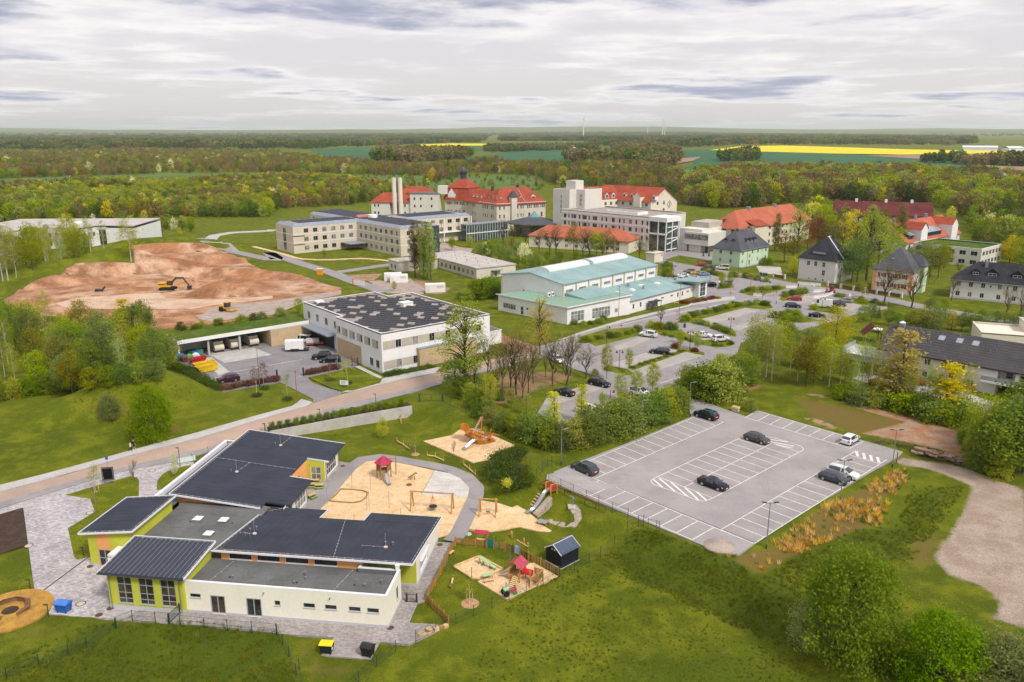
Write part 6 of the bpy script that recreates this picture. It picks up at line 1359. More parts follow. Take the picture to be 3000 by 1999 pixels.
g=PG(cu(1066,625));t=Ac('grit_bin','pale stone grit box with yellow lid at the car park corner','grit bin',g,R(-40));_h([(-.6,-.4,0),(.6,-.4,0),(.6,.4,0),(-.6,.4,0),(-.65,-.45,.75),(.65,-.45,.75),(.65,.45,.75),(-.65,.45,.75)])('body',Bl,t);_h([(-.7,-.5,.75),(.7,-.5,.75),(.7,.5,.75),(-.7,.5,.75),(-.62,-.42,.95),(.62,-.42,.95),(.62,.42,.95),(-.62,.42,.95)])('lid',M('faded_yellow',(.6,.4,.12),.6),t)
g=PG(cpB(1671,612));Cf('wooden_post','brown post at the mouth of the gravel track','post',g,Bh(g,cpB(0,488)[1]),.08,Ba)
# -- people
def person(label,g,rz,top,low,shoe,hair,pack=None,h=1.76,stride=.22,bare=False):
 me=BD.meshes.new('person');J={};V=[];E_=[];Rr=[]
 def j(n,p,r):J[n]=len(V);V.append(p);Rr.append(r)
 k=h/1.76
 j('pel',(0,0,.95),(.16,.12));j('bel',(0,0,1.12),(.15,.11));j('che',(0,0,1.34),(.18,.12));j('nec',(0,0,1.5),(.065,.065));j('hd1',(0,.01,1.6),(.085,.09));j('hd2',(0,.015,1.7),(.075,.085))
 for s,n in((1,'l'),(-1,'r')):
  st=stride*s
  j('hip'+n,(s*.1,0,.88),(.09,.095));j('kne'+n,(s*.11,st*.5+.03,.48),(.065,.065));j('ank'+n,(s*.11,st-.03,.09),(.045,.05));j('toe'+n,(s*.12,st+.15,.045),(.04,.035))
  j('sho'+n,(s*.19,0,1.4),(.065,.07));j('elb'+n,(s*.25,-st*.5-.03,1.13),(.047,.05));j('wri'+n,(s*.25,-st+.05,.9),(.035,.035));j('han'+n,(s*.245,-st+.09,.8),(.04,.022))
  j('fi1'+n,(s*.25,-st+.12,.73),(.016,.012));j('fi2'+n,(s*.235,-st+.105,.725),(.014,.012));j('thu'+n,(s*.225,-st+.14,.8),(.014,.014))
 def e(a,b):E_.append((J[a],J[b]))
 for a,b in(('pel','bel'),('bel','che'),('che','nec'),('nec','hd1'),('hd1','hd2')):e(a,b)
 for n in 'lr':
  for a,b in(('pel','hip'),('hip','kne'),('kne','ank'),('ank','toe'),('sho','elb'),('elb','wri'),('wri','han'),('han','fi1'),('han','fi2'),('han','thu')):e(a if a=='pel' else a+n,b+n)
  e('che','sho'+n)
 me.from_pydata([(x*k,y*k,z*k)for x,y,z in V],E_,[]);tmp=BD.objects.new('tmp',me);COL.objects.link(tmp)
 sk=tmp.modifiers.new('s','SKIN')
 for i,sv_ in enumerate(me.skin_vertices[0].data):sv_.radius=(Rr[i][0]*k,Rr[i][1]*k);sv_.use_root=i==0
 sk.use_smooth_shade=True;ss=tmp.modifiers.new('u','SUBSURF');ss.levels=1;ss.render_levels=1
 dg=bpy.context.evaluated_depsgraph_get();ev=BD.meshes.new_from_object(tmp.evaluated_get(dg));BD.objects.remove(tmp);ev.name='person'
 skin=M('skin',(.5,.28,.2),.6,.05);ev.materials.clear()
 for m_ in(skin,top,low,shoe,hair):ev.materials.append(m_)
 for p in ev.polygons:
  c=p.center/k;p.use_smooth=True;arm=abs(c.x)>.2 and c.z<1.36 and c.z>.65
  if c.z>1.58:mi=4 if(c.z>1.72 or c.y<-.0)else 0
  elif c.z>1.49:mi=0
  elif arm:mi=1 if c.z>1.16 else 0
  elif c.z>.93:mi=1
  elif c.z>(.5 if bare else .12):mi=2
  elif c.z>.12:mi=0
  else:mi=3
  p.material_index=mi
 o=BD.objects.new('person',ev);COL.objects.link(o);o.location=(g[0],g[1],g[2]+.05);o.rotation_euler=(0,0,rz);tag(o,label,'person')
 if pack:_b(-.15*k,-.3*k,1.05*k,.15*k,-.13*k,1.45*k)('backpack',pack,o)
 return o
cw_,cb_,cd_=M('cloth_white',(.75,.74,.72),.8),M('cloth_black',(.012,.012,.016),.85),M('cloth_navy',(.02,.025,.05),.85)
sidewalk_dir=Ak(PG(c1(0,520)),PG(c1(1500,120)))
person('person in white shirt and black trousers walking on the street footway',PG(c1(721,330)),sidewalk_dir-pi/2,cw_,cb_,cw_,cb_);person('person in black clothes and white cap with backpack on the footway',PG(c1(758,305)),sidewalk_dir-pi/2,cb_,cb_,cw_,cw_,pack=cd_,bare=True,stride=-.2)
person('person in dark clothes standing by the barrier before the white villa',PG(c8(296,82)),0,M('cloth_rust',(.3,.06,.03),.8),cb_,cb_,cb_,stride=.05);person('person in blue walking beside the garden wall',PG(c8(978,152)),R(90),M('cloth_blue',(.1,.2,.35),.8),cd_,cb_,cb_)
# -- materials of the larger buildings
Be=Mbrick('red_roof_tile',(.42,.085,.042),(.33,.066,.037),(.25,.05,.03),.3,.38,.03,var=.2,bump=.5);Ct=Mbrick('orange_roof_tile',(.50,.15,.085),(.43,.12,.07),(.36,.1,.05),.3,.38,.03,var=.14,bump=.5)
Cu=Mbrick('dark_red_roof_tile',(.17,.035,.035),(.125,.028,.03),(.07,.02,.02),.3,.38,.03,var=.2,bump=.5);Bm=Mbrick('anthracite_roof_tile',(.045,.047,.055),(.03,.032,.04),(.015,.015,.02),.3,.38,.03,var=.3,bump=.6)
Bw=Mbrick('grey_slate',(.105,.11,.125),(.085,.09,.105),(.05,.05,.06),.3,.3,.02,var=.2,bump=.4);tile_b=Mbrick('brown_grey_concrete_tile',(.12,.11,.115),(.09,.084,.09),(.035,.033,.036),.33,.4,.05,var=.2,bump=.8)
brick_y=Mbrick('yellow_brick',(.56,.40,.22),(.45,.31,.165),(.5,.42,.3),.25,.085,.012,var=.12,bump=.2)
stone_c=Mbrick('cream_stone_cladding',(.66,.58,.455),(.62,.54,.42),(.45,.39,.3),1.2,.5,.02,var=.06,bump=.15)
Cq=M('old_render',(.63,.575,.48),.9,.08,.08,1.2);Bn=M('grey_white_render',(.66,.635,.58),.9,.06,.08,1.2);Aw=M('pale_cream_render',(.72,.655,.54),.9,.05,.1,1.2);mint=M('mint_render',(.52,.66,.48),.9,.05,.12,1.5);Cn=M('pearl_render',(.70,.66,.64),.9,.05,.12,1.5)
taupe=M('taupe_panel',(.46,.415,.345),.85,.08,.3,3);Bq=Mground('roof_gravel',[(.36,.31,.28),(.42,.37,.33),(.29,.25,.225)],[.15,.5],.95,.3,bs=4);Bs=Mground('pale_roof_felt',[(.50,.45,.42),(.56,.52,.49),(.42,.37,.34)],[.12,.5],.9,.1,bs=5)
solar=M('solar_cell',(.008,.009,.018),.2,.15,.5,3,spec=.5);turq=M('turquoise_sheet',(.23,.37,.37),.55,.1,.12,2,alt=(.29,.42,.41));sea=M('sage_sheet',(.27,.39,.27),.6,.1,.12,2,alt=(.22,.38,.30));vault=M('milky_vault',(.72,.71,.70),.45,.05)
grass_r=Mgrass('roof_turf',(.05,.10,.01),(.075,.125,.012),(.12,.16,.02),(.17,.15,.03),.6)
gmix=[Ah,Ah,Am,Bu]
def bld(name,label,cat,o,deg):return Ac(name,label,cat,(o[0],o[1],Hs(o[0],o[1])if o[1]<600 else 0),R(deg))
# -- depot with solar roof
def depot():
 t=bld('depot_building','white two storey depot building with solar panels on its flat roof','building',(-27.82,164.),39.6);h=9.;w=MB()
 W2=lambda n,a,b,lo:row(n,a,b,lo,1.45,1.75,2,1,fm=Al)
 poly=[(0,0),(29.3,0),(29.3,34),(22.2,34),(22.2,41),(1.6,41),(1.6,20.6),(0,20.6)];n=len(poly)
 faces={0:W2(6,4.2,26,5.25)+W2(6,4.2,26,.85),7:W2(6,2.2,19.2,5.25)+[(2.,.85,1.5,1.75,2,1,dict(fm=Al)),(4.6,.85,1.5,1.75,2,1,dict(fm=Al)),(14.6,.85,1.5,1.75,2,1,dict(fm=Al)),(17.4,.85,1.5,1.75,2,1,dict(fm=Al)),(10.5,.5,1.4,2.2,1,1,dict(fm=Al,name='door',sill=False))],5:W2(4,3,17,5.25)}
 for i in range(n):
  a,b=poly[i],poly[(i+1)%n];ops=faces.get(i,[])
  if i==7:ops=[((20.6-o[0]),*o[1:])for o in ops]
  Aa(w,t,a,b,0,h-.35,ops,gms=[Ah,Am],depth=.18)
 w.build('wall',Ad,t)
 bd=MB()
 def band(y,z0,z1,xs,m):
  for a,b in xs:m.box(a,-.018,z0,b,-.004,z1)
 cent=[4.2+(26-4.2)*i/5 for i in range(6)];gaps=[(.3,cent[0]-.8)]+[(cent[i]+.8,cent[i+1]-.8)for i in range(5)]
 band(0,5.2,7.05,gaps,bd);band(0,.82,2.62,gaps[:2],bd)
 for a,b in[(.3,1.35)]+[(2.2+3.4*i+.8,2.2+3.4*(i+1)-.8)for i in range(5)]:bd.box(-.018,20.6-b,5.2,-.004,20.6-a,7.05)
 bd.build('band_panel',taupe,t,split=True)
 bk_=MB();bk_.box(8.8,-1.1,.0,24.5,-.02,4.15);bk_.build('brick_bay',brick_y,t);_b(8.7,-1.2,4.15,24.6,-.02,4.3)('bay_cap',Bz,t)
 for x in(11.5,15.5,19.5,22.8):Bg(t,(x,-1.1,1.),0,1.6,1.75,2,1,fm=Al)
 MB().box(-.03,9.,.02,-.005,20.4,4.2).box(29.305,.02,0,29.33,8,8.6).build('brick_facing',brick_y,t,split=True)
 rf,cp=MB(),MB();Bj(rf,cp,poly,h-.5,.42,.35);rf.build('flat_roof',Bq,t);cp.build('parapet_cap',Ao,t,split=True)
 pm=MB();pm.hexa([(-.84,-.4,.08),(.84,-.4,.08),(.84,.4,.26),(-.84,.4,.26),(-.84,-.4,.13),(.84,-.4,.13),(.84,.4,.31),(-.84,.4,.31)]);pme=pm.mesh('solar_panel',solar)
 sup=MB();ang=R(-54);dx,dy=cos(ang),sin(ang);nx,ny=-dy,dx;rnd=random.Random(3);ins=lambda x,y:(1.2<x<28 and 1.<y<20.6)or(3.<x<28 and 20.6<=y<32.6)or(3.<x<21 and 32<y<39.5)
 cnt=0;br2=MB();br2.box(-.8,.44,0,-.76,.48,.28).box(.76,.44,0,.8,.48,.28)
 for i in range(-16,40):
  for k in range(-26,26):
   x=14+nx*i*2.05+dx*k*1.72;y=18+ny*i*2.05+dy*k*1.72
   if not ins(x,y)or(abs(x-20.3)<2.2 and abs(y-22.4)<2.)or(i%2 and(k+i)%9==0)or rnd.random()<.12:continue
   inst(pme,'solar_panel',t,(x,y,h-.5),ang);cnt+=1
 MB().box(18.9,21.2,h-.5,21.7,23.6,h+.35).box(18.8,21.1,h+.35,21.8,23.7,h+.45).build('roof_light',Ad,t);_b(4,38,h-.5,6,39.6,h+.1)('roof_light',Ad,t)
 _b(-1.2,23.,3.75,4.4,38.,4.05)('link_canopy',Bz,t)
 _b(1.45,25,0,1.58,37.9,3.75)('link_front',Ag,t)
 MB().box(29.3,4,0,36,12,3.2).box(29.3,3.9,3.2,36.1,12.1,3.4).build('rear_annex',Ad,t);_b(29.6,4.2,3.4,35.9,11.9,3.45)('annex_roof',Bo,t)
 g=Ac('garage_range','long open garage with turf roof and white fascia beside the depot yard','garage',t.location,R(39.6));X0,X1,Y0,Y1=-30.4,1.4,38.,46.3
 MB().box(X0,Y1-.25,0,X1,Y1,4.1).box(X0,Y0+.3,0,X0+.3,Y1-.25,4.1).build('wall',Ad,g)
 MB().box(-9.2,36.6,0,X1-.1,36.9,4.1).box(-9.2,36.9,0,-8.9,Y1-.25,4.1).build('brick_wall',brick_y,g)
 _b(X0-.1,Y0-.2,4.1,X1,Y1+.1,4.35)('roof_slab',Ad,g);MB().box(X0-.1,Y0-.35,3.95,X1,Y0-.2,4.8).box(X0-.25,Y0-.35,3.95,X0-.1,Y1+.1,4.8).build('fascia',Ad,g)
 _b(X0,Y0-.19,4.35,X1,Y1,4.72)('turf_roof',grass_r,g)
 for x in(-23.6,-16.2):_c(x,38.5,0,4.1,.28,.28,12)('column',Bl,g)
 m=MB()
 for y in np.arange(38.2,46,1.):m.box(X0-.1,y,4.8,X0-.05,y+.05,5.5)
 for z in(5.1,5.45):m.box(X0-.1,38,z,X0-.05,46.2,z+.05)
 m.build('railing',Af,g)
 bank=MB();bank.prism([(X0-.2,Y1+.05),(X1+4,Y1+.05),(X1+2,Y1+9),(X0-5,Y1+7)],lambda x,y:-.4,lambda x,y:4.6*max(0,1-(y-Y1-.05)/7.4)-.05);o=bank.build('turf_bank',grass,loc=t.location,rz=R(39.6));o['kind']='structure'
 return t,g
dep,gar=depot()
def dl(x,y,z=.0):
 c,s=cos(R(39.6)),sin(R(39.6));return(-27.82+x*c-y*s,164.+x*s+y*c,z+.06)
def compactor(x,lab):
 t=Ac('waste_compactor',lab,'container',dl(x,41.2),R(39.6),'cream waste compactors in the garage');cr2=M('compactor_cream',(.6,.55,.43),.6,.15,.5,4)
 _b(-1.1,-1.2,.35,1.1,3.8,2.5)('box',cr2,t);_t([(-1.1,-1.3,1.1),(1.1,-1.3,1.1)],.8,12)('drum',cr2,t);_b(-.9,-1.1,2.5,.9,.6,2.75)('hopper',Ag,t)
 for xx in(-.9,.9):_b(xx-.1,-1.9,0,xx+.1,3.6,.3)('skid',Ag,t)
compactor(-20.8,'cream waste compactor nearest the coloured recycling banks');compactor(-16.9,'cream waste compactor in the middle of the garage');compactor(-12.3,'cream waste compactor nearest the brick wall')
def skip(label,p,deg,col,L=4.6,Wd=1.9,h=1.35,fill=None):
 g=PG(p);t=Ac('skip',label,'skip',(g[0],g[1],g[2]+.05),R(deg));m=MB();a,b=L/2,Wd/2;lo=[(-a*.68,-b*.82,.12),(a*.68,-b*.82,.12),(a*.68,b*.82,.12),(-a*.68,b*.82,.12)];hi=[(-a,-b,h),(a,-b,h),(a,b,h),(-a,b,h)]
 for i in range(4):j=(i+1)%4;m.face([lo[i],lo[j],hi[j],hi[i]]);m.face([(hi[i][0]*.95,hi[i][1]*.93,h),(hi[j][0]*.95,hi[j][1]*.93,h),(lo[j][0]*.95,lo[j][1]*.9,.25),(lo[i][0]*.95,lo[i][1]*.9,.25)])
 m.face(lo[::-1]);m.face([(x*.96,y*.9,.25)for x,y,z in lo]);m.build('body',col,t)
 MB().beam((-a,-b,h),(a,-b,h),.12,.1).beam((-a,b,h),(a,b,h),.12,.1).beam((-a,-b,h),(-a,b,h),.12,.1).beam((a,-b,h),(a,b,h),.12,.1).build('rim',col,t)
 m=MB()
 for x in(-.8,0,.8):m.beam((x*1.1,-b*.84,.2),(x*1.25,-b*1.01,h),.1,.08)
 m.build('rib',col,t,split=True)
 _b(-a*.8,-b*.8,.3,a*.8,b*.8,h*.72)('load',fill or Cj,t)
yel=M('skip_yellow',(.72,.46,.012),.55,.12,.6,4);skip('yellow skip nearest the depot fence',c6(365,320),43,yel,fill=M('rusty_load',(.16,.06,.03),.9,.3,1,5));skip('yellow skip behind the nearest one',c6(345,298),43,yel,fill=M('rusty_load',(.16,.06,.03)))
skip('red skip beside the recycling banks',c6(300,262),43,M('skip_red',(.45,.015,.03),.5),3.6,1.7,1.3)
for x,y,cname,col,lab in((285,235,'white',(.6,.6,.58),'white recycling bank behind the red skip'),(240,245,'green',(.08,.32,.1),'green recycling bank left of the white one'),(205,250,'brown',(.16,.06,.04),'brown recycling bank at the garage corner'),(182,240,'blue',(.02,.14,.4),'blue recycling bank at the white side wall')):
 g=PG(c6(x,y));t=Ac('recycling_bank',lab,'container',(g[0],g[1],g[2]+.05),R(43),'recycling banks in the depot yard');mt=M('bank_'+cname,col,.5);_h([(-.6,-.6,0),(.6,-.6,0),(.6,.6,0),(-.6,.6,0),(-.75,-.75,1.),(.75,-.75,1.),(.75,.75,1.),(-.75,.75,1.)])('body',mt,t);_l([(.85,1.),(.8,1.3),(.45,1.6),(.1,1.68)],12)('dome',mt,t)
for x,y,lab,col in((310,200,'green container stack in the garage shade',(.05,.28,.09)),(285,215,'blue container in the garage shade',(.02,.16,.5)),(245,205,'small green container at the garage back',(.04,.2,.07))):
 g=PG(c6(x,y));t=Ac('waste_container',lab,'container',(g[0],g[1],g[2]+.05),R(41));mt=M('cont_%d'%x,col,.5);_b(-.7,-.6,.15,.7,.6,1.2)('body',mt,t);_b(-.75,-.65,1.2,.75,.65,1.32)('lid',mt,t)
g=PG(c6(1010,170));t=Ac('box_trailer','white box trailer parked in the depot yard','trailer',g,R(8));_b(-2.2,-1.,.55,2.,1.,2.65)('box',Ad,t);_b(-2.2,-1.02,.42,3.2,1.02,.55)('chassis',Ag,t)
for x in(-.45,.35):
 for y in(-1,1):_t([(x,y*.9,.32),(x,y*1.06,.32)],.32,12)('wheel',Ar,t)
_b(-1.,-1.1,.55,1.,-1.,.75)('mudguard',Ag,t)
g=PG(c6(1150,130));t=Ac('covered_trailer','orange trailer with grey tarpaulin beside the van','trailer',g,R(10));_b(-2.,-.95,.5,2.2,.95,.95)('bed',M('trailer_orange',(.4,.1,.04),.6),t);_h([(-1.95,-.9,.95),(1.2,-.9,.95),(1.2,.9,.95),(-1.95,.9,.95),(-1.9,-.7,1.75),(1.1,-.7,1.75),(1.1,.7,1.75),(-1.9,.7,1.75)])('tarpaulin',M('grey_tarp',(.45,.45,.46),.7),t)
for y in(-1,1):_t([(0,y*.85,.34),(0,y*1.02,.34)],.34,12)('wheel',Ar,t)
car2('van','white van behind the box trailer in the depot yard',c6,(1110,112),(1020,105),wt,cat='van')
Ay('mesh_fence','dark mesh fence behind the purple hedge at the depot yard',[c6(420,415),c6(500,430),c6(600,405),c6(700,395),c6(800,375),c6(875,365)],1.5,mat=Ag)
Ay('mesh_fence','dark mesh fence along the west side of the depot yard',[c6(175,250),c6(240,290),c6(295,335),c6(355,380),c6(415,415)],1.5,mat=Ag)
Ay('mesh_fence','dark mesh fence behind the second purple hedge near the depot',[c6(1085,355),c6(1185,335),c6(1290,310),cd(1290,560),cd(1365,545)],1.5,mat=Ag)
for p,lab in((c6(878,372),'dark sliding gate post left of the depot drive'),(c6(1070,355),'dark sliding gate post right of the depot drive')):g=PG(p);m=MB();m.box(-.15,-.15,0,.15,.15,1.9);tag(m.build('gate_post',Ag,loc=g),lab,'gate post')
Cx('dark mesh side gate at the depot corner',PG(cd(1368,572)),PG(cd(1410,568)),1.7,1,mat=Ag)
# -- building site machines
def excavator():
 g=PG(cl(1160,705));t=Ac('crawler_excavator','yellow crawler excavator with dark boom in the red excavation','excavator',g,R(5));ye=M('machine_yellow',(.68,.36,.02),.45,.1);dk=M('machine_grey',(.035,.037,.042),.5)
 for y in(-1.2,1.2):MB().prism([(-2.1,y-.3),(2.1,y-.3),(2.1,y+.3),(-2.1,y+.3)],.15,.95).tube([(-2.1,y-.3,.52),(-2.1,y+.3,.52)],.45,10).tube([(2.1,y-.3,.52),(2.1,y+.3,.52)],.45,10).build('track',Ar,t)
 MB().box(-2.4,-1.3,1.15,1.2,1.3,1.5).box(-2.6,-1.3,1.5,-.4,1.3,2.5).build('body',ye,t);_b(-2.6,-1.31,1.9,-.6,1.31,2.2)('stripe',dk,t)
 c=MB();c.box(-.2,.3,1.5,1.3,1.3,3.);o=c.build('cab',glass_c,t);_b(-.25,.25,3.,1.35,1.35,3.12)('cab_roof',ye,t)
 _t([(.9,-.2,1.8),(2.9,-.2,4.),(5.2,-.2,3.9)],.32,6,.26)('boom',dk,t);_t([(5.,-.2,4.2),(6.9,-.2,1.4)],.26,6,.2)('stick',dk,t);_p([(6.3,-.85),(7.5,-.85),(7.5,.45),(6.3,.45)],.3,1.3)('bucket',dk,t)
excavator()
def roller():
 g=PG(cl(1570,855));t=Ac('road_roller','yellow single drum roller on the pale site track','roller',g,R(-28));ye=M('machine_yellow',(.68,.36,.02))
 _t([(1.7,-1.1,.78),(1.7,1.1,.78)],.78,18)('drum',Af,t);MB().box(.8,-1.25,.6,2.55,-1.12,1.1).box(.8,1.12,.6,2.55,1.25,1.1).box(2.45,-1.12,.6,2.6,1.12,1.1).box(.75,-1.12,.6,.9,1.12,1.1).build('drum_frame',ye,t)
 _b(-2.8,-.85,.9,-.6,.85,1.75)('engine_hood',ye,t);_b(-.6,-.8,.9,.75,.8,1.4)('platform',ye,t);_b(-.55,-.75,1.4,.6,.75,2.75)('cab',glass_c,t);_b(-.65,-.85,2.75,.7,.85,2.9)('cab_roof',ye,t)
 for y in(-.95,.95):_t([(-1.5,y-.25,.75),(-1.5,y+.25,.75)],.75,14)('wheel',Ar,t)
roller()
g=PG(cl(690,715));t=Ac('digger_bucket','dark loose excavator bucket lying on the red earth','bucket',g,R(20));_h([(-1.6,-.7,0),(1.,-.7,0),(1.,.7,0),(-1.6,.7,0),(-1.3,-.7,.9),(.6,-.7,.6),(.6,.7,.6),(-1.3,.7,.9)])('shell',Ag,t);_t([(.8,0,.5),(1.6,0,1.5)],.3,6)('coupler',Ag,t)
g=PG(cl(95,985));t=Ac('rubble_sacks','heap of white sacks behind the young wood','sacks',g);rr=random.Random(5)
for k in range(26):m=MB();x,y=rr.uniform(-4,4),rr.uniform(-1.4,1.4);m.lathe([(.35,0),(.6,.25),(.5,.6),(.15,.75)],7,(x,y));m.build('sack',Ad,t)
g=PG(cd(330,240));m=MB();m.tube([(0,0,.25),(3.2,-1.6,.25)],.22,8);tag(m.build('concrete_pipe',Bl,loc=g),'pale pipe lying on the site track edge','pipe')
for x,lab in((480,'left of the orange site toilets by the clinic drive'),(502,'right of the orange site toilets by the clinic drive')):g=PG(ch(x,850));t=Ac('site_toilet','orange portable toilet, '+lab,'portable toilet',g,R(10));_b(-.55,-.55,0,.55,.55,2.1)('cabin',M('toilet_orange',(.75,.26,.01),.5),t);_b(-.58,-.58,2.1,.58,.58,2.3)('roof',Ad,t)
g=PG(ch(745,930));t=Ac('site_gate','pale site hoarding gate with orange post by the drive','gate',g,R(-30));_b(-.3,-.1,0,.1,.1,2.2)('post',M('toilet_orange',(.75,.26,.01)),t);_b(.2,-.03,.2,5.,.03,1.9)('leaf',Ad,t)
# -- modern clinic (three storeys, cross plan)
def clinic():
 t=bld('clinic_building','cream three storey cross shaped clinic with zinc roof edge and solar panels','building',(-92.7,337.5),40);w=MB();h=11.3;fl=(1.2,5.,8.6)
 def R3(n,a,b,ww=2.,hh=1.75,nx=2):return[q for z in fl for q in row(n,a,b,z,ww,hh,nx,1,fm=Al)]
 poly=[(0,0),(30.5,0),(30.5,-36),(50,-36),(50,-9),(87,-9),(87,9),(50,9),(50,52),(42,52),(30.5,46),(30.5,17),(0,17)]
 ops={0:R3(6,6,27.5,2.1),1:R3(8,3.5,33.5,1.9),2:R3(3,4,15,1.6),4:R3(7,6,34.5,2.4)[7:],10:R3(6,4,25,1.7),12:[(8.5,.8,2.8,9.6,2,3,dict(fm=Al,gm=Bc,sill=False))]}
 for i in range(len(poly)):Aa(w,t,poly[i],poly[(i+1)%len(poly)],0,h,ops.get(i,[]),gms=[Ah,Am,Am,Ah])
 w.build('wall',stone_c,t)
 gw=MB()
 for k in range(7):Bg(t,(51.6+5.1*k+2.,-9.02,.3),0,4.2,3.6,3,1,fm=Ax,gm=Bc,sill=False)
 sc=MB()
 for z in(4.3,7.9):sc.box(0,-.09,z,30.4,-.01,z+.3).box(30.41,-36,z,30.49,-.1,z+.3).box(-.09,.1,z,-.01,17,z+.3).box(30.6,-36.09,z,50,-36.01,z+.3)
 sc.build('string_course',Ao,t,split=True)
 for z in(7.2,3.6):_b(-.14,-.14,z,5.2,-.02,z+.28)('corner_lamella',Ag,t)
 zb=MB();n=len(poly);ins=[]
 for i in range(n):
  a,b,c=Ab(poly[i-1]),Ab(poly[i]),Ab(poly[(i+1)%n]);d1=(b-a).normalized();d2=(c-b).normalized();n1=Ab((-d1.y,d1.x));n2=Ab((-d2.y,d2.x));k=(n1+n2)/max(.2,1+n1.dot(n2));ins.append((b.x+k.x*1.5,b.y+k.y*1.5))
 for i in range(n):
  j=(i+1)%n;a,b,c,d=poly[i],poly[j],ins[j],ins[i];L=dist(a,b);k=max(1,int(L/2.2))
  for q in range(k):
   f0,f1=q/k+.01/k,(q+.97)/k;lp=lambda p,r,f:(p[0]+(r[0]-p[0])*f,p[1]+(r[1]-p[1])*f)
   m=MB();A,B,C_,Dd=lp(a,b,f0),lp(a,b,f1),lp(d,c,f1),lp(d,c,f0);m.hexa([(*A,h),(*B,h),(*C_,h+1.2),(*Dd,h+1.2),(*A,h+.14),(*B,h+.14),(*C_,h+1.34),(*Dd,h+1.34)]);m.build('zinc_panel',Bz,t)
 rf=MB()
 for tr in tessellate_polygon([[Ab((x,y,0))for x,y in ins]]):
  a=[Ab(ins[i])for i in tr];tr=tr if(a[1]-a[0]).cross(a[2]-a[0])>0 else tr[::-1];rf.face([(*ins[i],h+1.)for i in tr])
 rf.build('flat_roof',Bq,t)
 pm=MB();pm.hexa([(-3.2,-.5,.1),(3.2,-.5,.1),(3.2,.5,.45),(-3.2,.5,.45),(-3.2,-.5,.16),(3.2,-.5,.16),(3.2,.5,.51),(-3.2,.5,.51)]);pme=pm.mesh('solar_panel',solar)
 for(x0,x1,y0,y1)in((5,29,3.5,14),(34,47,-33,-3),(54,84,-6,6),(34,47,14,46),(34,47,0,11)):
  for y in np.arange(y0,y1,2.1):
   for x in np.arange(x0+1,x1-2,6.8):inst(pme,'solar_panel',t,(x+2.2,y,h+1.),R(4))
 _c(40,2,h+1,h+2.6,2.2,2.2,14)('roof_plant',Ad,t);_b(34.5,6,h+1,43,7.5,h+2.3)('roof_duct',M('red_white_duct',(.6,.25,.24),.5),t)
 for x in(50,60,70,80,86):_b(x,-11.2,0,x+.4,-10.8,h)('pillar',Ad,t)
 _b(50,-11.4,4.4,87,-9.05,4.7)('gallery',Ad,t);_b(22,-9,2.9,30.4,-.3,3.15)('canopy',Bz,t)
 _b(46.5,-36.4,0,49.9,-36.1,h+.4)('stair_glazing',Bc,t)
clinic()
def stack():
 x,y=-56.5,398.;t=Ac('boiler_stack','twin pale boiler flues rising behind the clinic','chimney',(x,y,0));h=Bh((x,y,0),ch(0,108)[1])
 for k in(-1.5,1.5):_c(k,0,0,h,1.1,1.05,16)('flue',Aw,t)
 _c(0,.8,0,h+1.5,.25,.2,8)('ladder_mast',Af,t)
stack()
# -- old clinic with red roofs
def Bf(t,x,y,z,rz,w=1.8,h=1.5,d=2.6,roof=None,wall=None,nx=2):
 """gabled dormer, front at (x,y,z) facing local -y of rz"""
 c,s=cos(rz),sin(rz);T=Matrix.Translation((x,y,z))@Matrix.Rotation(rz,4,'Z')
 m=MB();m.M=T;m.box(-w/2,0,0,w/2,d,h);m.face([(-w/2,0,h),(w/2,0,h),(0,0,h+w*.4)]);m.build('dormer',wall or Cq,t)
 r=MB();r.M=T
 for k in(-1,1):
  q=[(k*(w/2+.2),-.2,h-.12),(0,-.2,h+w*.42),(0,d+.8,h+w*.42),(k*(w/2+.2),d,h-.12)];q=q if k<0 else q[::-1]
  r.hexa([(a,b,e-.08)for a,b,e in q]+q)if k>0 else r.hexa([(a,b,e-.08)for a,b,e in q[::-1]]+q[::-1])
 r.build('dormer_roof',roof or Be,t);Bg(t,tuple(T@Ab((0,-.16,.25))),rz,w*.72,h-.45,nx,1,sill=False)
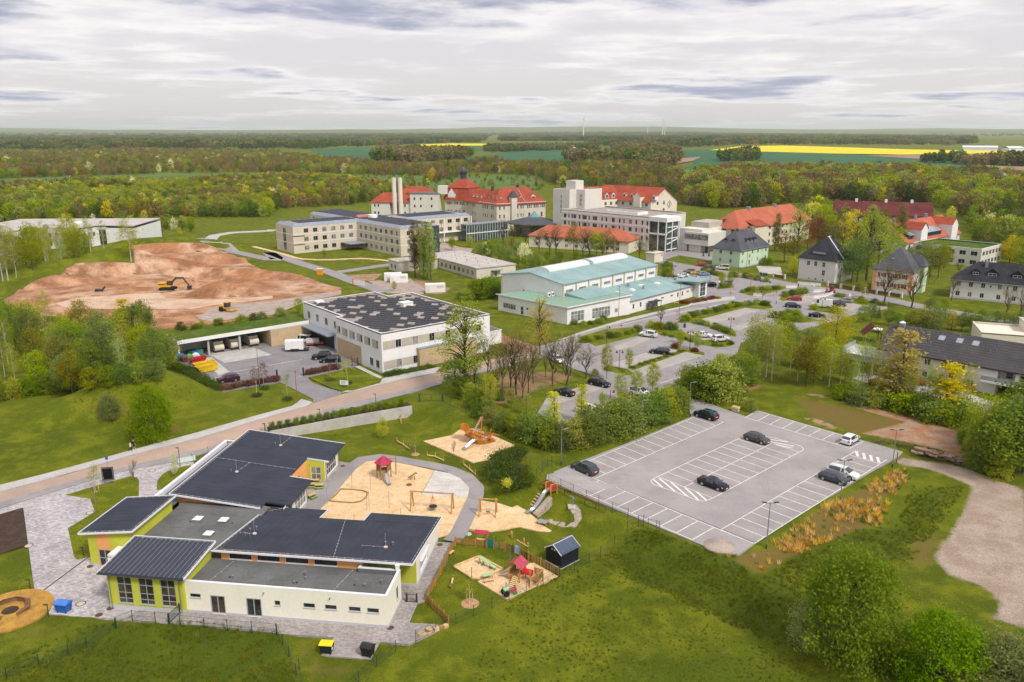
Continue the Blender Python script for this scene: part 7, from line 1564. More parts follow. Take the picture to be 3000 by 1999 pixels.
def old_clinic():
 O,TH=(-7.95,415.8),33.1;t=bld('old_clinic','old cream clinic building with red tiled hip roofs and slate lantern tower','building',O,TH);w=MB();h=14.3
 def rows(zs,groups,ww=.95,hh=1.9):return[(s,z,ww,hh,1,2,dict(fm=Ax))for z in zs for s in groups]
 zs=(2.2,6.6,11.)
 Aa(w,t,(0,0),(31,0),0,h,rows(zs,(2,4.6,11.8,13.2,15.2,16.6))+rows((6.3,),(20.5,24.5,28.5),1.3,2.4)+rows((2.2,11.),(19.4,20.6,21.8,23.7,24.9,26.1,27.8,29,30.1),.9),gms=gmix)
 Aa(w,t,(-1,15.4),(0,0),0,h,rows(zs,(3,5,7,10.5,12.2)),gms=gmix);Aa(w,t,(1.1,29.6),(-1,15.4),0,h-.3,rows(zs,(4,6,8)),gms=gmix)
 Aa(w,t,(31,0),(31,15.4),0,h,rows(zs,(3,8,12)),gms=gmix);Aa(w,t,(31,15.4),(8,15.4),0,h)
 c=Ab((3.65,40.35));ux=Ab((8.2,-13.3)).normalized();uy=Ab((-ux.y,ux.x));s=7.8;q=lambda a,b:(c.x+ux.x*a+uy.x*b,c.y+ux.y*a+uy.y*b)
 pv=[q(-s,-s),q(s,-s),q(s,s),q(-s,s)]
 Aa(w,t,pv[0],pv[1],0,h,rows((11.2,),(1.9,2.9,3.9,5.9,6.9,7.9,9.9,10.9,11.9,14),.8,1.7)+rows((6.6,2.2),(2,4,7,9,12),.95),gms=gmix);Aa(w,t,pv[1],pv[2],0,h);Aa(w,t,pv[2],pv[3],0,h);Aa(w,t,pv[3],pv[0],0,h,rows((11.2,6.6),(3,6,9,12),.9))
 w.build('wall',Cq,t,split=True)
 cn=MB()
 for a,b in(((-.1,0),(31.1,0)),((31,0),(31,15.4)),((-1,15.4),(0,0))):cn.beam((*a,h-.15),(*b,h-.15),.7,.3)
 for i in range(4):cn.beam((*pv[i],h-.1),(*pv[(i+1)%4],h-.1),.8,.35)
 cn.build('cornice',Cq,t,kind='stuff')
 r=MB();hip(r,0,0,31,15.4,h,21.6,6.5,.7);r.build('roof',Be,t);r=MB();hip(r,-.8,8,13,32,h-.3,20.4,4.5,.5,axis='y');r.build('roof',Be,t)
 rp=MB();s1,z1=s+.8,h-.5;s2,z2=s-1.4,20.4;s3,z3=s-.9,20.3;s4,z4=1.9,24.9
 for(sa,za),(sb,zb_)in(((s1,z1),(s2,z2)),((s3,z3),(s4,z4))):
  A=[q(-sa,-sa),q(sa,-sa),q(sa,sa),q(-sa,sa)];B=[q(-sb,-sb),q(sb,-sb),q(sb,sb),q(-sb,sb)]
  for i in range(4):j=(i+1)%4;rp.face([(*A[i],za),(*A[j],za),(*B[j],zb_),(*B[i],zb_)])
  rp.face([(*p,za)for p in A[::-1]]);rp.face([(*p,zb_)for p in B])
 rp.build('mansard_roof',Be,t)
 ln=MB();ln.lathe([(2.2,24.6),(2.2,25.2),(1.7,25.3),(1.7,26.6),(2.1,26.7),(2.1,27.),(1.5,27.1),(1.5,28.8),(1.7,28.9),(1.5,30.),(.9,31.),(.25,31.4),(.12,33)],8,(c.x,c.y));lo=ln.build('lantern',M('lantern_slate',(.075,.085,.11),.5,.12),t)
 for k in range(8):a=R(45*k+22.5);_b(c.x+1.45*cos(a)-.3,c.y+1.45*sin(a)-.3,27.3,c.x+1.45*cos(a)+.3,c.y+1.45*sin(a)+.3,28.6)('lantern_window',Ah,lo)
 gb=MB();e=[q(-5.6,-s-.35),q(-1.,-s-.35),q(-1.,-s+3.4),q(-5.6,-s+3.4)];gb.prism(e,h-.1,17.);mid=lambda a,b:((a[0]+b[0])/2,(a[1]+b[1])/2);ap,ap2=mid(e[0],e[1]),mid(e[3],e[2]);gb.face([(*e[0],17.),(*e[1],17.),(*ap,20.2)]);gb.build('gable',Ad,t)
 gr_=MB();gr_.face([(*e[1],17),(*e[2],17),(*ap2,20.3),(*ap,20.3)]);gr_.face([(*e[3],17),(*e[0],17),(*ap,20.3),(*ap2,20.3)]);gr_.build('gable_roof',Be,t)
 for k in range(5):p=q(-4.9+.8*k,-s-.36);Bg(t,(*p,15.3),atan2(ux.y,ux.x),.55,1.4,1,2,sill=False)
 Bf(t,*q(4.,-s+.6),15.9,atan2(ux.y,ux.x),2.,1.5)
 tx=10.2;_b(tx-1.7,-1.3,0,tx+1.7,1.5,17.4)('turret',Cq,t);MB().hexa([(tx-2.2,-1.8,17.4),(tx+2.2,-1.8,17.4),(tx+2.2,2,17.4),(tx-2.2,2,17.4),(tx-1.5,-1.1,18.6),(tx+1.5,-1.1,18.6),(tx+1.5,1.3,18.6),(tx-1.5,1.3,18.6)]).hexa([(tx-1.5,-1.1,18.6),(tx+1.5,-1.1,18.6),(tx+1.5,1.3,18.6),(tx-1.5,1.3,18.6),(tx-.5,-.3,20.6),(tx+.5,-.3,20.6),(tx+.5,.5,20.6),(tx-.5,.5,20.6)]).build('turret_roof',Bw,t)
 m=MB();m.tube([(tx,-1.36,15.6),(tx,-1.31,15.6)],.85,18);cl_=m.build('clock_face',Ao,t);MB().beam((tx,-1.39,15.6),(tx,-1.39,16.2),.06,.09).beam((tx,-1.39,15.6),(tx+.38,-1.39,15.5),.06,.09).build('clock_hand',Ag,cl_,kind='stuff')
 for z in(4,8.4,9.6,11.6):Bg(t,(tx,-1.31,z),0,.9,1.,2,1,sill=False)
 for x,y in((4.2,2.4),(16.5,2.3)):Bf(t,x,y,15.9,0,1.6,1.2)
 Bf(t,24.5,2.2,15.8,0,3.4,1.3,nx=3)
 for y in(3.5,7,11):Bf(t,1.9,y,16.2,R(-90),1.5,1.2)
 for y in(18.5,22.5,26.5):Bf(t,1.2,y,16.,R(-90),1.5,1.2)
 for x,y,z in((2.5,8,21.3),(18,7.7,21.5)):_b(x-.5,y-.5,z-1,x+.5,y+.5,z+1.3)('chimney',Cu,t)
 m=MB();m.box(17.4,-.02,h+.2,17.6,7.7,21.9)if False else m.beam((17.5,-.6,h-.3),(17.5,7.7,21.75),.35,.3);m.build('fire_wall',Bz,t)
 a,b=P(*cF(52,430),0),P(*cF(345,420),0);k=Ac('old_clinic_wing','pale west wing of the old clinic with red hipped roof and glazed recess','building',(-84+6.,446,0),R(-6));w=MB();rw=lambda xs,zz:[(s_,z,1.,1.5,1,1,dict(fm=Ax))for z in zz for s_ in xs]
 Aa(w,k,(0,0),(10.5,0),0,13.,rw((2,4),(2,6,10)));Aa(w,k,(10.5,4),(16.5,4),0,13.,[(3,5,4.6,7.6,2,2,dict(fm=Al,gm=Bc))]);Aa(w,k,(16.5,0),(22,0),0,13.,rw((2.5,),(6,10)));Aa(w,k,(10.5,0),(10.5,4),0,13.);Aa(w,k,(16.5,4),(16.5,0),0,13);Aa(w,k,(0,14),(0,0),0,13.)
 Aa(w,k,(22.2,-1),(38,-1),0,17.2,rw((2.5,6,12),(6,10,14)));Aa(w,k,(22.2,12),(22.2,-1),0,17.2);Aa(w,k,(38,-1),(38,8),0,17.2);w.build('wall',Bn,k,split=True)
 r=MB();hip(r,0,0,22,14,13,17.4,5,.6);r.build('roof',Be,k);r=MB();r.box(22,-1.2,17.2,38.2,12,17.6);r.build('flat_roof',Bo,k);r=MB();hip(r,12,14,30,26,17,20,4,.5);r.build('roof',Be,k);_b(37,3,17,42,8,21.5)('lift_tower',Bn,k)
cF=crop(1180,470,2.9239);cE=crop(780,580,2.2417)
old_clinic()
def glass_link():
 a,b=P(*cF(548,697),0),P(*cF(900,660),0);t=Ac('glass_link','two storey glazed corridor linking new and old clinic','building',a,Ak(a,b));L=Aj(a,b);n=16
 _b(0,.1,0,L,4.5,7.6)('core',Bc,t);_b(-.1,-.15,7.6,L+.1,4.7,8.)('roof',Bz,t);_b(-.1,-.1,3.5,L+.1,.05,3.9)('floor_edge',Ad,t)
 for i in range(n+1):x=L*i/n;_b(x-.07,-.06,0,x+.07,.06,7.6)('mullion',Ao,t)
glass_link()
g=P(*cF(1130,655),0);t=Ac('rotunda','dark round clinic pavilion roof with small glass pyramid','building',(g[0],g[1]+8,0));_l([(10.5,0),(10.5,6.2)],24)('drum',Bc,t);_l([(13.5,6.),(13.5,6.4),(3.2,9.)],28)('roof',Bw,t);_l([(3.,8.9),(.05,12.)],8)('glass_pyramid',M('teal_glass',(.16,.3,.3),.15),t)
def red_low():
 a,b=P(*cc(1388,912),0),None;h=5.6;A=P(*cc(1388,800),h);B=P(*cc(470,742),h);L=Aj(A,B);rz=Ak(B,A);t=Ac('low_clinic_house','low cream clinic house with long red hipped roof among trees','building',(B[0],B[1],0),rz);w=MB()
 Aa(w,t,(0,0),(L,0),0,h,[q for z in(.9,3.3)for q in row(9,4,L-5,z,1.5,1.5,2,1)],gms=gmix);Aa(w,t,(L,0),(L,13),0,h);Aa(w,t,(0,13),(0,0),0,h);Aa(w,t,(L,13),(0,13),0,h);w.build('wall',Aw,t);r=MB();hip(r,0,0,L,13,h,9.6,6.5,.6);r.build('roof',Ct,t)
red_low()
# -- white clinic block with red mansard
def white_clinic():
 t=bld('white_clinic','white clinic block with flat front wing, lift tower and red gabled top','building',(60.6,343.),-44.9);w=MB();h=14.3
 zz=(1.,4.3,7.6,10.9);xs=[2.2,4.6,6.6,8.2,11.2,13.4,14.6,17,19.6,20.8,24.6,27,31,34.6,37,40.5,43.8,47,50]
 ops=[(s,z,1. if i%3 else 1.7,1.8,1 if i%3 else 2,1,dict(fm=Al))for z in zz[1:]for i,s in enumerate(xs)]
 Aa(w,t,(-54.4,2.3),(-4,2.3),0,h,ops,gms=[Ah,Ah,Am]);Aa(w,t,(-4,2.3),(-4,31),0,h);Aa(w,t,(-4,31),(-54.4,31),0,h);Aa(w,t,(-54.4,31),(-54.4,2.3),0,h,row(5,4,24,7,1.4,1.8));w.build('wall',Bn,t)
 rf,cp=MB(),MB();Bj(rf,cp,[(-54.4,2.3),(-4,2.3),(-4,31),(-54.4,31)],h-.3,.6,.5);rf.build('flat_roof',Bq,t);cp.build('parapet_cap',Ad,t,split=True)
 bd=MB()
 for z in(3.3,6.7,10.,13.2):bd.box(-54.4,2.18,z,-4.1,2.28,z+.4)
 bd.build('floor_band',Ad,t,split=True)
 pn=MB()
 for s in(8.9,16.,23.,32.6,45.6):pn.box(-54.4+s-.5,2.22,7.6,-54.4+s+.5,2.285,9.4)
 pn.build('ochre_panel',M('ochre_panel',(.55,.42,.25),.8),t,split=True)
 _b(-33,9,h-.3,-15,17,h+.9)('roof_plant',Ad,t);_b(-32,10,h+.9,-16,16,h+1.)('plant_roof',Bq,t)
 _b(-3.6,3.4,.2,4.6,12,h-1.4)('stair_glazing',Bc,t);MB().box(-4,2.2,h-1.4,5.4,13,h+.5).box(-4.,2.2,7.3,5.,3.3,7.9).build('stair_slab',Ad,t,split=True)
 for x,y in((-3.9,2.4),(1,2.4),(5,2.4),(5,7),(5,12.4)):_b(x-.2,y-.2,0,x+.2,y+.2,h-1.4)('stair_column',Ad,t)
 m=MB()
 for k in range(5):m.beam((4.9,3.6,1+2.4*k),(4.9,11.4,2.8+2.4*k)if k%2 else(4.9,11.4,1+2.4*k),.3,.35)
 m.build('stair_flight',Ad,t,kind='stuff')
 w2=MB();tw=[(-66,9),(-55.4,9),(-55.4,14),(-50,14),(-50,27),(-66,27)]
 for i in range(6):Aa(w2,t,tw[i],tw[(i+1)%6],0,23.3,([(s,z,.9,1.9,1,2)for z in(12,14.2,16.4,18.6)for s in(5.2,)]if i==0 else[(2.7,z,1.6,1.7,2,2)for z in(15.5,17.4,19.3)]if i==2 else[]),gms=[Am])
 w2.build('tower_wall',Bn,t);rf,cp=MB(),MB();Bj(rf,cp,tw,22.9,.4,.3);rf.build('tower_roof',Bs,t);cp.build('tower_cap',Ad,t,split=True);_b(-62,14,22.9,-56,20,27.3)('lift_head',Bn,t)
 for x in(-64,-51):_c(x,25,23,31,.08,.06,6)('antenna',Af,t)
 w3=MB();e=17.6;Aa(w3,t,(-52.6,21.6),(-48.8,39.2),h-.5,e,row(5,2.5,16.5,14.9,1.5,1.6),gms=gmix);Aa(w3,t,(-48.8,39.2),(-29.8,39.9),h-.5,e,row(4,2.5,16.5,14.9,1.5,1.6),gms=gmix);Aa(w3,t,(-29.8,39.9),(-26.2,57.),0,e,[(4.5,15.5,1.3,1.6),(8.7,15.5,1.3,1.6),(8.7,12.2,1.3,1.6),(8.7,18.2-1.4,1.,.7)],gms=gmix);Aa(w3,t,(-26.2,57),(-62,52),0,e)
 gx=Ab((-29.8,39.9));gy_=Ab((-26.2,57.));mid=(gx+gy_)/2;w3.face([(*gx,e),(*gy_,e),(mid.x,mid.y,23.6)]);w3.build('upper_wall',Aw,t,split=True)
 r=MB();far=Ab((-19,-1.2));ov=(gy_-gx).normalized()*.7;up=lambda v,z:(v.x,v.y,z);out=Ab((.9,-.2))
 A0,A1,C0=gx-ov+out,gx-ov+far*1.9,mid+out;C1=mid+far*1.9
 r.face([up(A0,e-.5),up(C0,23.8),up(C1,23.8),up(A1,e-.5)][::-1]);B0,B1=gy_+ov+out,gy_+ov+far*1.9;r.face([up(B0,e-.5),up(C0,23.8),up(C1,23.8),up(B1,e-.5)]);
 lx,ly=Ab((-53.2,20.2)),Ab((-48.3,42.));nb=Ab((-7.6,1.6));r.face([up(lx,e-.45),up(ly,e-.45),up(ly+nb,23.7),up(lx+nb,23.7)][::-1]if False else[up(lx,e-.45),up(ly,e-.45),up(ly+nb,23.7),up(lx+nb,23.7)]);r.face([up(lx+nb*2,e-.45),up(lx+nb,23.7),up(ly+nb,23.7),up(ly+nb*2,e-.45)]);r.face([up(lx,e-.45),up(lx+nb,23.7),up(lx+nb*2,e-.45)]);r.build('roof',Be,t,split=True)
 dd=(Ab((-48.8,39.2))-Ab((-52.6,21.6))).normalized();rz=atan2(dd.y,dd.x)
 for k in range(4):p=Ab((-52.6,21.6))+dd*(2.8+4.2*k)+Ab((-dd.y,dd.x))*1.2;Bf(t,p.x,p.y,18.2,rz,2.,2.,2.6,wall=Ad)
 for k in(2.8,7.4,20.5):Bf(t,-48.8+k-.6,40.6,18.2,R(2),2.,2.,2.6,wall=Ad)
 m=MB();m.box(-38.6,37.6,h,-34.6,42,19.6);m.face([(-38.6,37.6,19.6),(-34.6,37.6,19.6),(-36.6,37.6,21.6)]);m.build('gable_bay',Aw,t);Bg(t,(-36.6,37.58,14.8),0,3.2,4.8,4,5,fm=Ax,sill=False);m=MB();m.face([(-34.4,37.4,19.5),(-34.4,44,19.5),(-36.6,44,21.8),(-36.6,37.4,21.8)]);m.face([(-38.8,44,19.5),(-38.8,37.4,19.5),(-36.6,37.4,21.8),(-36.6,44,21.8)]);m.build('bay_roof',Be,t)
 em=MB();c0=gx.lerp(gy_,.7);nn=Ab((gy_.y-gx.y,gx.x-gy_.x)).normalized()*.05;d_=(gy_-gx).normalized();P3=lambda a,z:(c0.x+nn.x+d_.x*a,c0.y+nn.y+d_.y*a,15.6+z)
 for a,b in(((0,1.9),(1.5,0)),((1.5,0),(0,-1.9)),((0,-1.9),(-1.5,0)),((-1.5,0),(0,1.9))):em.beam(P3(*a),P3(*b),.12,.25)
 em.beam(P3(0,-1),P3(0,1),.12,.5);em.build('emblem',M('emblem_grey',(.25,.25,.24),.6),t,kind='stuff')
 _b(8,12,3.2,20,26,8.6)('projecting_block',Bn,t);_b(8.3,11.9,5.6,19.7,11.98,7.8)('block_glazing',Am,t);MB().box(9,13,0,10,14,3.2).box(18,13,0,19,14,3.2).build('block_pier',Ag,t,split=True);_b(5,13,0,16,34,9.8)('rear_block',Bn,t);_b(6,20,9.8,15,33,12.2)('roof_plant',taupe,t)
 k=Ac('glazed_link','low glazed link with zinc roof beside the two ambulances','building',PG(cc(1960,860)),R(-28));_b(0,0,0,16,5,3.2)('glass_wall',Bc,k);_b(-.3,-.6,3.2,16.3,5.3,3.7)('roof',Bz,k)
 for i in range(9):_b(i*2-.06,-.06,0,i*2+.06,0,3.2)('mullion',Ad,k)
white_clinic()
# -- low pavilion and site containers
def pavilion():
 t=bld('flat_pavilion','long low cream pavilion with pale flat roof behind the poplars','building',(-12.5,277.4),33.4);w=MB();h=3.7;poly=[(0,0),(16.5,0),(16.5,40),(0,40),(0,36),(-17,36),(-17,28),(0,28)]
 ops={7:row(8,3,25.5,1.,1.7,1.7),5:row(2,2.5,5.5,1.,1.4,1.6),0:[(8,.1,1.2,2.1,1,1,dict(name='door'))]}
 for i in range(8):
  o=ops.get(i,[]);Aa(w,t,poly[i],poly[(i+1)%8],0,h,[(28-q[0],*q[1:])if i==7 else q for q in o],gms=[Ah,Am])
 w.build('wall',Cq,t);n=0
 for x0,x1,y0,y1 in((-.3,16.8,-.3,40.3),(-17.3,-.31,27.7,36.3)):
  m=MB();m.box(x0,y0,h,x1,y1,h+.3);ro=m.build('roof_slab',Bl,t)
  for y in np.arange(y0+.1,y1-.1,1.7):m=MB();m.box(x0+.08,y+.015,h+.302,x1-.08,min(y+1.685,y1-.08),h+.315+.008*(n%2));n+=1;m.build('felt_strip',Bs,ro)
 for i in range(14):m=MB();x,y=3+(i*5.3)%12,3+i*2.6;m.cyl(x,y,h+.3,h+.8,.13,.13,7);m.build('roof_vent',Af,t)
 _b(6,-1.6,2.5,10,-.02,2.65)('door_canopy',Af,t)
pavilion()
def container(label,p,deg,L=6.):
 g=PG(p);t=Ac('site_container',label,'container',(g[0],g[1],g[2]+.1),R(deg),'white site containers');_b(0,0,0,L,2.45,2.75)('box',Ad,t);r=MB()
 for x in np.arange(.3,L-.1,.35):r.box(x,-.03,.15,x+.12,-.002,2.6)
 r.build('corrugation',Ad,t,kind='stuff');m=MB();m.box(L*.55,-.05,1.55,L*.92,-.035,2.25);pl_=m.build('name_plate',Ao,t);s=MB();x0,w_=L*.57,L*.33;rdm=M('plate_red',(.5,.03,.03),.6)
 for a in((x0,1.6,x0+w_,1.65),(x0,2.15,x0+w_,2.2)):s.box(a[0],-.06,a[1],a[2],-.052,a[3])
 for k in range(6):s.box(x0+w_*(.04+.16*k),-.06,1.75,x0+w_*(.04+.16*k)+w_*.035,-.052,2.05);s.box(x0+w_*(.04+.16*k),-.06,2.,x0+w_*(.14+.16*k),-.052,2.05);s.box(x0+w_*(.04+.16*k),-.06,1.87,x0+w_*(.12+.16*k),-.052,1.92)
 s.build('lettering',rdm,pl_,kind='stuff');_b(.3,-.045,.1,1.2,-.032,2.2)('door',Bn,t)
container('white site container behind, end open towards the drive',ch(985,905),12);container('white site container with red name plate beside the poplars',ch(1030,918),12);container('white site container with red name plate standing alone',ch(1300,993),12,6.4)
# -- sports hall
def hall():
 t=bld('sports_hall','white sports hall with turquoise sheet roofs and two milky skylight vaults','hall',(34.05,222.75),46.07);w=MB();h=8.7
 Aa(w,t,(-14.5,13.5),(32,13.5),3.5,h,[(3.2+5.85*i,6.,3.2,.8,3,1,dict(fm=Al,gm=Am))for i in range(8)]);Aa(w,t,(32,13.5),(32,37.5),0,h);Aa(w,t,(32,37.5),(-14.5,37.5),0,h);Aa(w,t,(-14.5,37.5),(-14.5,13.5),0,h,[(9,4.2,.8,1.,1,1)])
 for x in(-14.5,32):w.face([(x,37.5,h),(x,13.5,h),(x,25.5,10.6)]if x<0 else[(x,13.5,h),(x,37.5,h),(x,25.5,10.6)])
 w.build('wall',Ad,t)
 for i in range(9):m=MB();x=-14.3+5.8*i;m.box(x-.2,13.1,3.6,x+.2,13.48,h+.1);m.build('pilaster',M('pilaster_cream',(.62,.53,.38),.8),t)
 def sheets(name,x0,x1,zf,ya,yb,mat,step=2.9,par=None):
  k=0
  for x in np.arange(x0,x1-.1,step):m=MB();e=min(x+step,x1);m.prism([(x+.01,ya),(e-.01,ya),(e-.01,yb),(x+.01,yb)],lambda a,b:zf(a,b)-.18,lambda a,b:zf(a,b)+.012*(k%2));k+=1;m.build(name,mat,t)
 z0=lambda x,y:10.75-abs(y-25.5)*.155;sheets('roof_sheet',-15,32.5,z0,12.9,25.5,turq);sheets('roof_sheet',-15,32.5,z0,25.51,38.1,turq)
 for a,b in((-9.5,9.5),(11.5,29.5)):
  m=MB();n=8;pr=[(25.5+2.6*cos(pi*i/n),10.65+1.*sin(pi*i/n))for i in range(n+1)]
  for(y1,q1),(y2,q2)in zip(pr[:-1],pr[1:]):m.hexa([(a,y2,10.),(b,y2,10.),(b,y1,10.),(a,y1,10.),(a,y2,q2),(b,y2,q2),(b,y1,q1),(a,y1,q1)])
  v=m.build('skylight_vault',vault,t)
  for x in np.arange(a+1,b,1.5):m=MB();[m.beam((x,p[0],p[1]+.02),(x,q[0],q[1]+.02),.06,.05)for p,q in zip(pr[:-1],pr[1:])];m.build('vault_rib',Ao,v)
 zl=lambda x,y:3.85+y*.085;lw=MB();Aa(lw,t,(-1,0),(33,0),0,3.75,[(s,1.9,1.6,.5,3,1)for s in(13.5,17,22,31)]+[(s,1.2,.9,1.4,1,2)for s in(2.2,5.8,25.5,28)]+[(10.5,.1,1.2,2.2,1,1,dict(name='door',sill=False))],gms=[Ah]);Aa(lw,t,(33,0),(33,13.5),0,(3.75,4.9));lw.build('low_wall',Ad,t)
 sheets('roof_sheet',-1.3,33.4,zl,-.4,13.45,turq);_t([(-1.3,-.5,3.75),(33.4,-.5,3.75)],.09,6)('gutter',Bz,t)
 for x,y in((3,7.5),(10,7),(17,8.5),(24,7.5)):z=zl(x,y);_h([(x-.8,y-.8,z-.1),(x+.8,y-.8,z-.1),(x+.8,y+.8,z-.1),(x-.8,y+.8,z-.1),(x-.6,y-.6,z+.4),(x+.6,y-.6,z+.4),(x+.6,y+.6,z+.4),(x-.6,y+.6,z+.4)])('skylight',Ad,t)
 for x,y in((0,10),(13,10.5),(14.5,6)):z=zl(x,y);MB().cyl(x,y,z-.1,z+.9,.35,.35,8).cyl(x,y,z+.9,z+1.1,.5,.4,8).build('roof_fan',Af,t)
 an=[(-23.2,4.3),(-1.1,-.35),(-1.1,13.4),(-14.6,13.4),(-14.6,27),(-23.2,30.5)];aw=MB();tall=lambda s,ww,n:(s,.5,ww,2.9,n,2,dict(fm=Ax,gm=Am,bars=[1.9],fw=.11))
 Aa(aw,t,an[0],an[1],0,(4.7,5.6),[tall(3.6,4.6,4),tall(12,6.6,6),(17.5,1.2,1.2,1.2,2,1)],gms=[Am]);Aa(aw,t,an[1],an[2],0,5.6);Aa(aw,t,an[5],an[0],0,(4.6,4.7),[(4.5,1.,5.,1.6,5,1,dict(gm=Am)),(9.5,.1,1.1,2.4,1,2,dict(name='door',gm=Bc,sill=False)),(11.5,1.8,.7,.7,1,1)]);Aa(aw,t,an[4],an[5],0,4.6);aw.build('annex_wall',Ad,t)
 za=lambda x,y:4.75+(x+23.2)*.04;_p([(-23.6,3.9),(-.8,-.9),(-.8,13.4),(-14.6,13.4),(-14.6,27.2),(-23.6,31)],lambda x,y:za(x,y)-.05,za)('annex_roof',sea,t)
 m=MB()
 for a,b in(((-23.7,3.9),(-.8,-.95)),((-.8,-.95),(-.8,13.4)),((-23.65,31),(-23.65,3.9))):m.beam((*a,za(*a)+.05),(*b,za(*b)+.05),.14,.3)
 m.build('annex_edge',Ao,t);_p([(-13.5,6),(-.9,3.5),(-.9,13.3),(-13.5,13.3)],lambda x,y:za(x,y),lambda x,y:za(x,y)+.1+max(0,(y-4))*.09)('annex_upstand',turq,t)
 for x in(-15.6,-17.2):m=MB();m.box(x-.5,16,5.1,x+.5,16.6,6.3);o=m.build('cooling_unit',Ad,t);_t([(x,15.96,5.75),(x,15.99,5.75)],.35,12)('fan',Ag,o)
 e=MB();Aa(e,t,(33.2,-2.),(38,-2.),0,5.,[(2.4,.2,3.2,4.3,2,3,dict(gm=Bc,fm=Ax,sill=False))]);Aa(e,t,(38,-2),(38,4),0,5.);Aa(e,t,(33.2,4),(33.2,-2),0,5.);Aa(e,t,(38,4),(33.2,4),0,5);e.build('entrance_wall',Ad,t);_p([(31.8,-3),(38.8,-3),(38.8,4.6),(29,4.6)],5.,5.3)('entrance_roof',turq,t)
 _t([(-14.7,37.6,0),(-14.7,37.6,8.6)],.12,6)('downpipe',M('pilaster_cream',(.62,.53,.38)),t)
 k=Ac('gatehouse','small cream gatehouse with red emblem behind the hall','building',PG(cc(1620,1005)),R(46));MB().box(0,0,0,6,4,3.6).box(-.3,-.3,3.6,6.3,4.3,3.85).build('wall',Aw,k);Bg(k,(2.6,-.02,.6),0,1.6,2.2,2,2);_b(4.6,-.05,2.2,5.5,-.01,3.1)('emblem_plate',sr,k);MB().box(4.95,-.07,2.35,5.15,-.052,2.95).box(4.75,-.07,2.55,5.35,-.052,2.75).build('emblem_cross',Ad,k)
hall()
# -- houses on the right
def villa(name,label,o,deg,L,Wd,h,zr,inset,wall,roof,south,west,axis='x',over=.6,plin=None,flat_ridge=.0,ins_y=None):
 t=bld(name,label,'house',o,deg);w=MB();Aa(w,t,(0,0),(L,0),0,h,south,gms=[Ah,Ah,Am]);Aa(w,t,(L,0),(L,Wd),0,h);Aa(w,t,(L,Wd),(0,Wd),0,h);Aa(w,t,(0,Wd),(0,0),0,h,west,gms=[Ah,Ah,Am]);w.build('wall',wall,t)
 r=MB();hip(r,0,0,L,Wd,h,zr,inset,over,axis=axis);r.build('roof',roof,t)
 _b(-.06,-.06,0,L+.06,Wd+.06,.6)('plinth',plin or plinth,t);g=MB();g.tube([(-over,-over-.05,h-(zr-h)/(Wd/2)*over),(L+over,-over-.05,h-(zr-h)/(Wd/2)*over)],.09,6);g.build('gutter',Bz,t);return t
w1=lambda s,z,ww=1.05,hh=1.45,nx=2,ny=1,**k:(s,z,ww,hh,nx,ny,dict(k,fm=Ax))
t=villa('green_villa','pale green villa with grey hipped slate roof and dormers',(86.6,300.7),43.4,21,12,7.3,13.6,5.5,mint,Bw,[w1(2,1.6),w1(2,4.7),w1(7.,3.2),w1(9,1.8,.7),w1(9,4.7),w1(13,1.6),w1(13,4.7),w1(16,4.7,.6),w1(19,1.6),w1(19,4.7),(7.,.3,1.2,2.2,1,1,dict(name='door',sill=False))],[w1(3.5,1.6),w1(3.5,4.7),w1(8,1.6),w1(8,4.7)])
for x in(7.5,10.5,13):Bf(t,x,1.6,8.7,0,1.6,1.2,roof=Bm,wall=Bm)
for y in(4.5,7.8):Bf(t,1.9,y,8.9,R(-90),1.5,1.1,roof=Bm,wall=Bm)
for x,y in((6,5.5),(15.5,6.2)):_b(x-.4,y-.4,12,x+.4,y+.4,14.2)('chimney',Bw,t)
_t([(5.2,-.1,0),(5.2,-.1,7)],.07,6)('downpipe',Bz,t)
t=villa('white_villa','white villa with steep black hipped roof behind two young trees',(110.1,268.6),44.6,14,13,8.4,15.2,6.,Cn,Bm,[w1(3,1.6),w1(3,4.9),w1(7,4.9),w1(10.5,4.9),(4.8,.4,1.2,2.3,1,1,dict(name='door'))],[w1(3.4,5.3,1.1,1.6,2,2),w1(6.,5.3,1.1,1.6,2,2),w1(8.9,5.3,1.1,1.6,2,2),w1(9.,2.3,1.1,1.9,2,2),w1(4,.5,.8,.6,1,1),w1(6.4,.5,.8,.6,1,1),w1(9,.5,.8,.6,1,1)])
_b(1.,4.2,8.7,4.5,8.8,10.3)('dormer',Cn,t);m=MB();m.face([(.5,9.3,10.2),(.5,3.7,10.2),(5.2,6.5,14.2)]);m.face([(.5,3.7,10.2),(5.6,3.7,10.6),(5.2,6.5,14.2)]);m.face([(5.6,9.3,10.6),(.5,9.3,10.2),(5.2,6.5,14.2)]);m.build('dormer_roof',Bm,t)
for y in(4.9,5.9,6.95,8.):Bg(t,(.98,y,9.2),R(-90),.8,.95,2,2,sill=False)
MB().beam((6,6.5,15.),(8.5,6.5,15.),.5,.25).beam((4.5,-.6,8.2),(6.9,6.3,14.9),.35,.2).build('ridge_flashing',Ao,t,split=True)
t=villa('orange_villa','cream villa with orange corner strips, red shutters and grey slate roof',(126.4,248.),49,12.5,12,8.1,14.4,5.2,Aw,Bw,[w1(3,1.9),w1(3,5.2),w1(6.2,5.2),w1(9.5,1.9),w1(9.5,5.2),(6.5,.3,1.1,2.2,1,1,dict(name='door'))],[w1(2.8,1.9),w1(2.8,5.),w1(6.,1.9),w1(6.,5.),w1(9.2,1.9),w1(9.2,5.)])
sh=MB();rs=M('red_shutter',(.30,.06,.04),.7)
for y in(2.8,6.,9.2):
 for z in(1.9,5.):
  for k in(-1,1):sh.box(-.07,12-y+k*.95-.35,z,-.01,12-y+k*.95+.35,z+1.45)
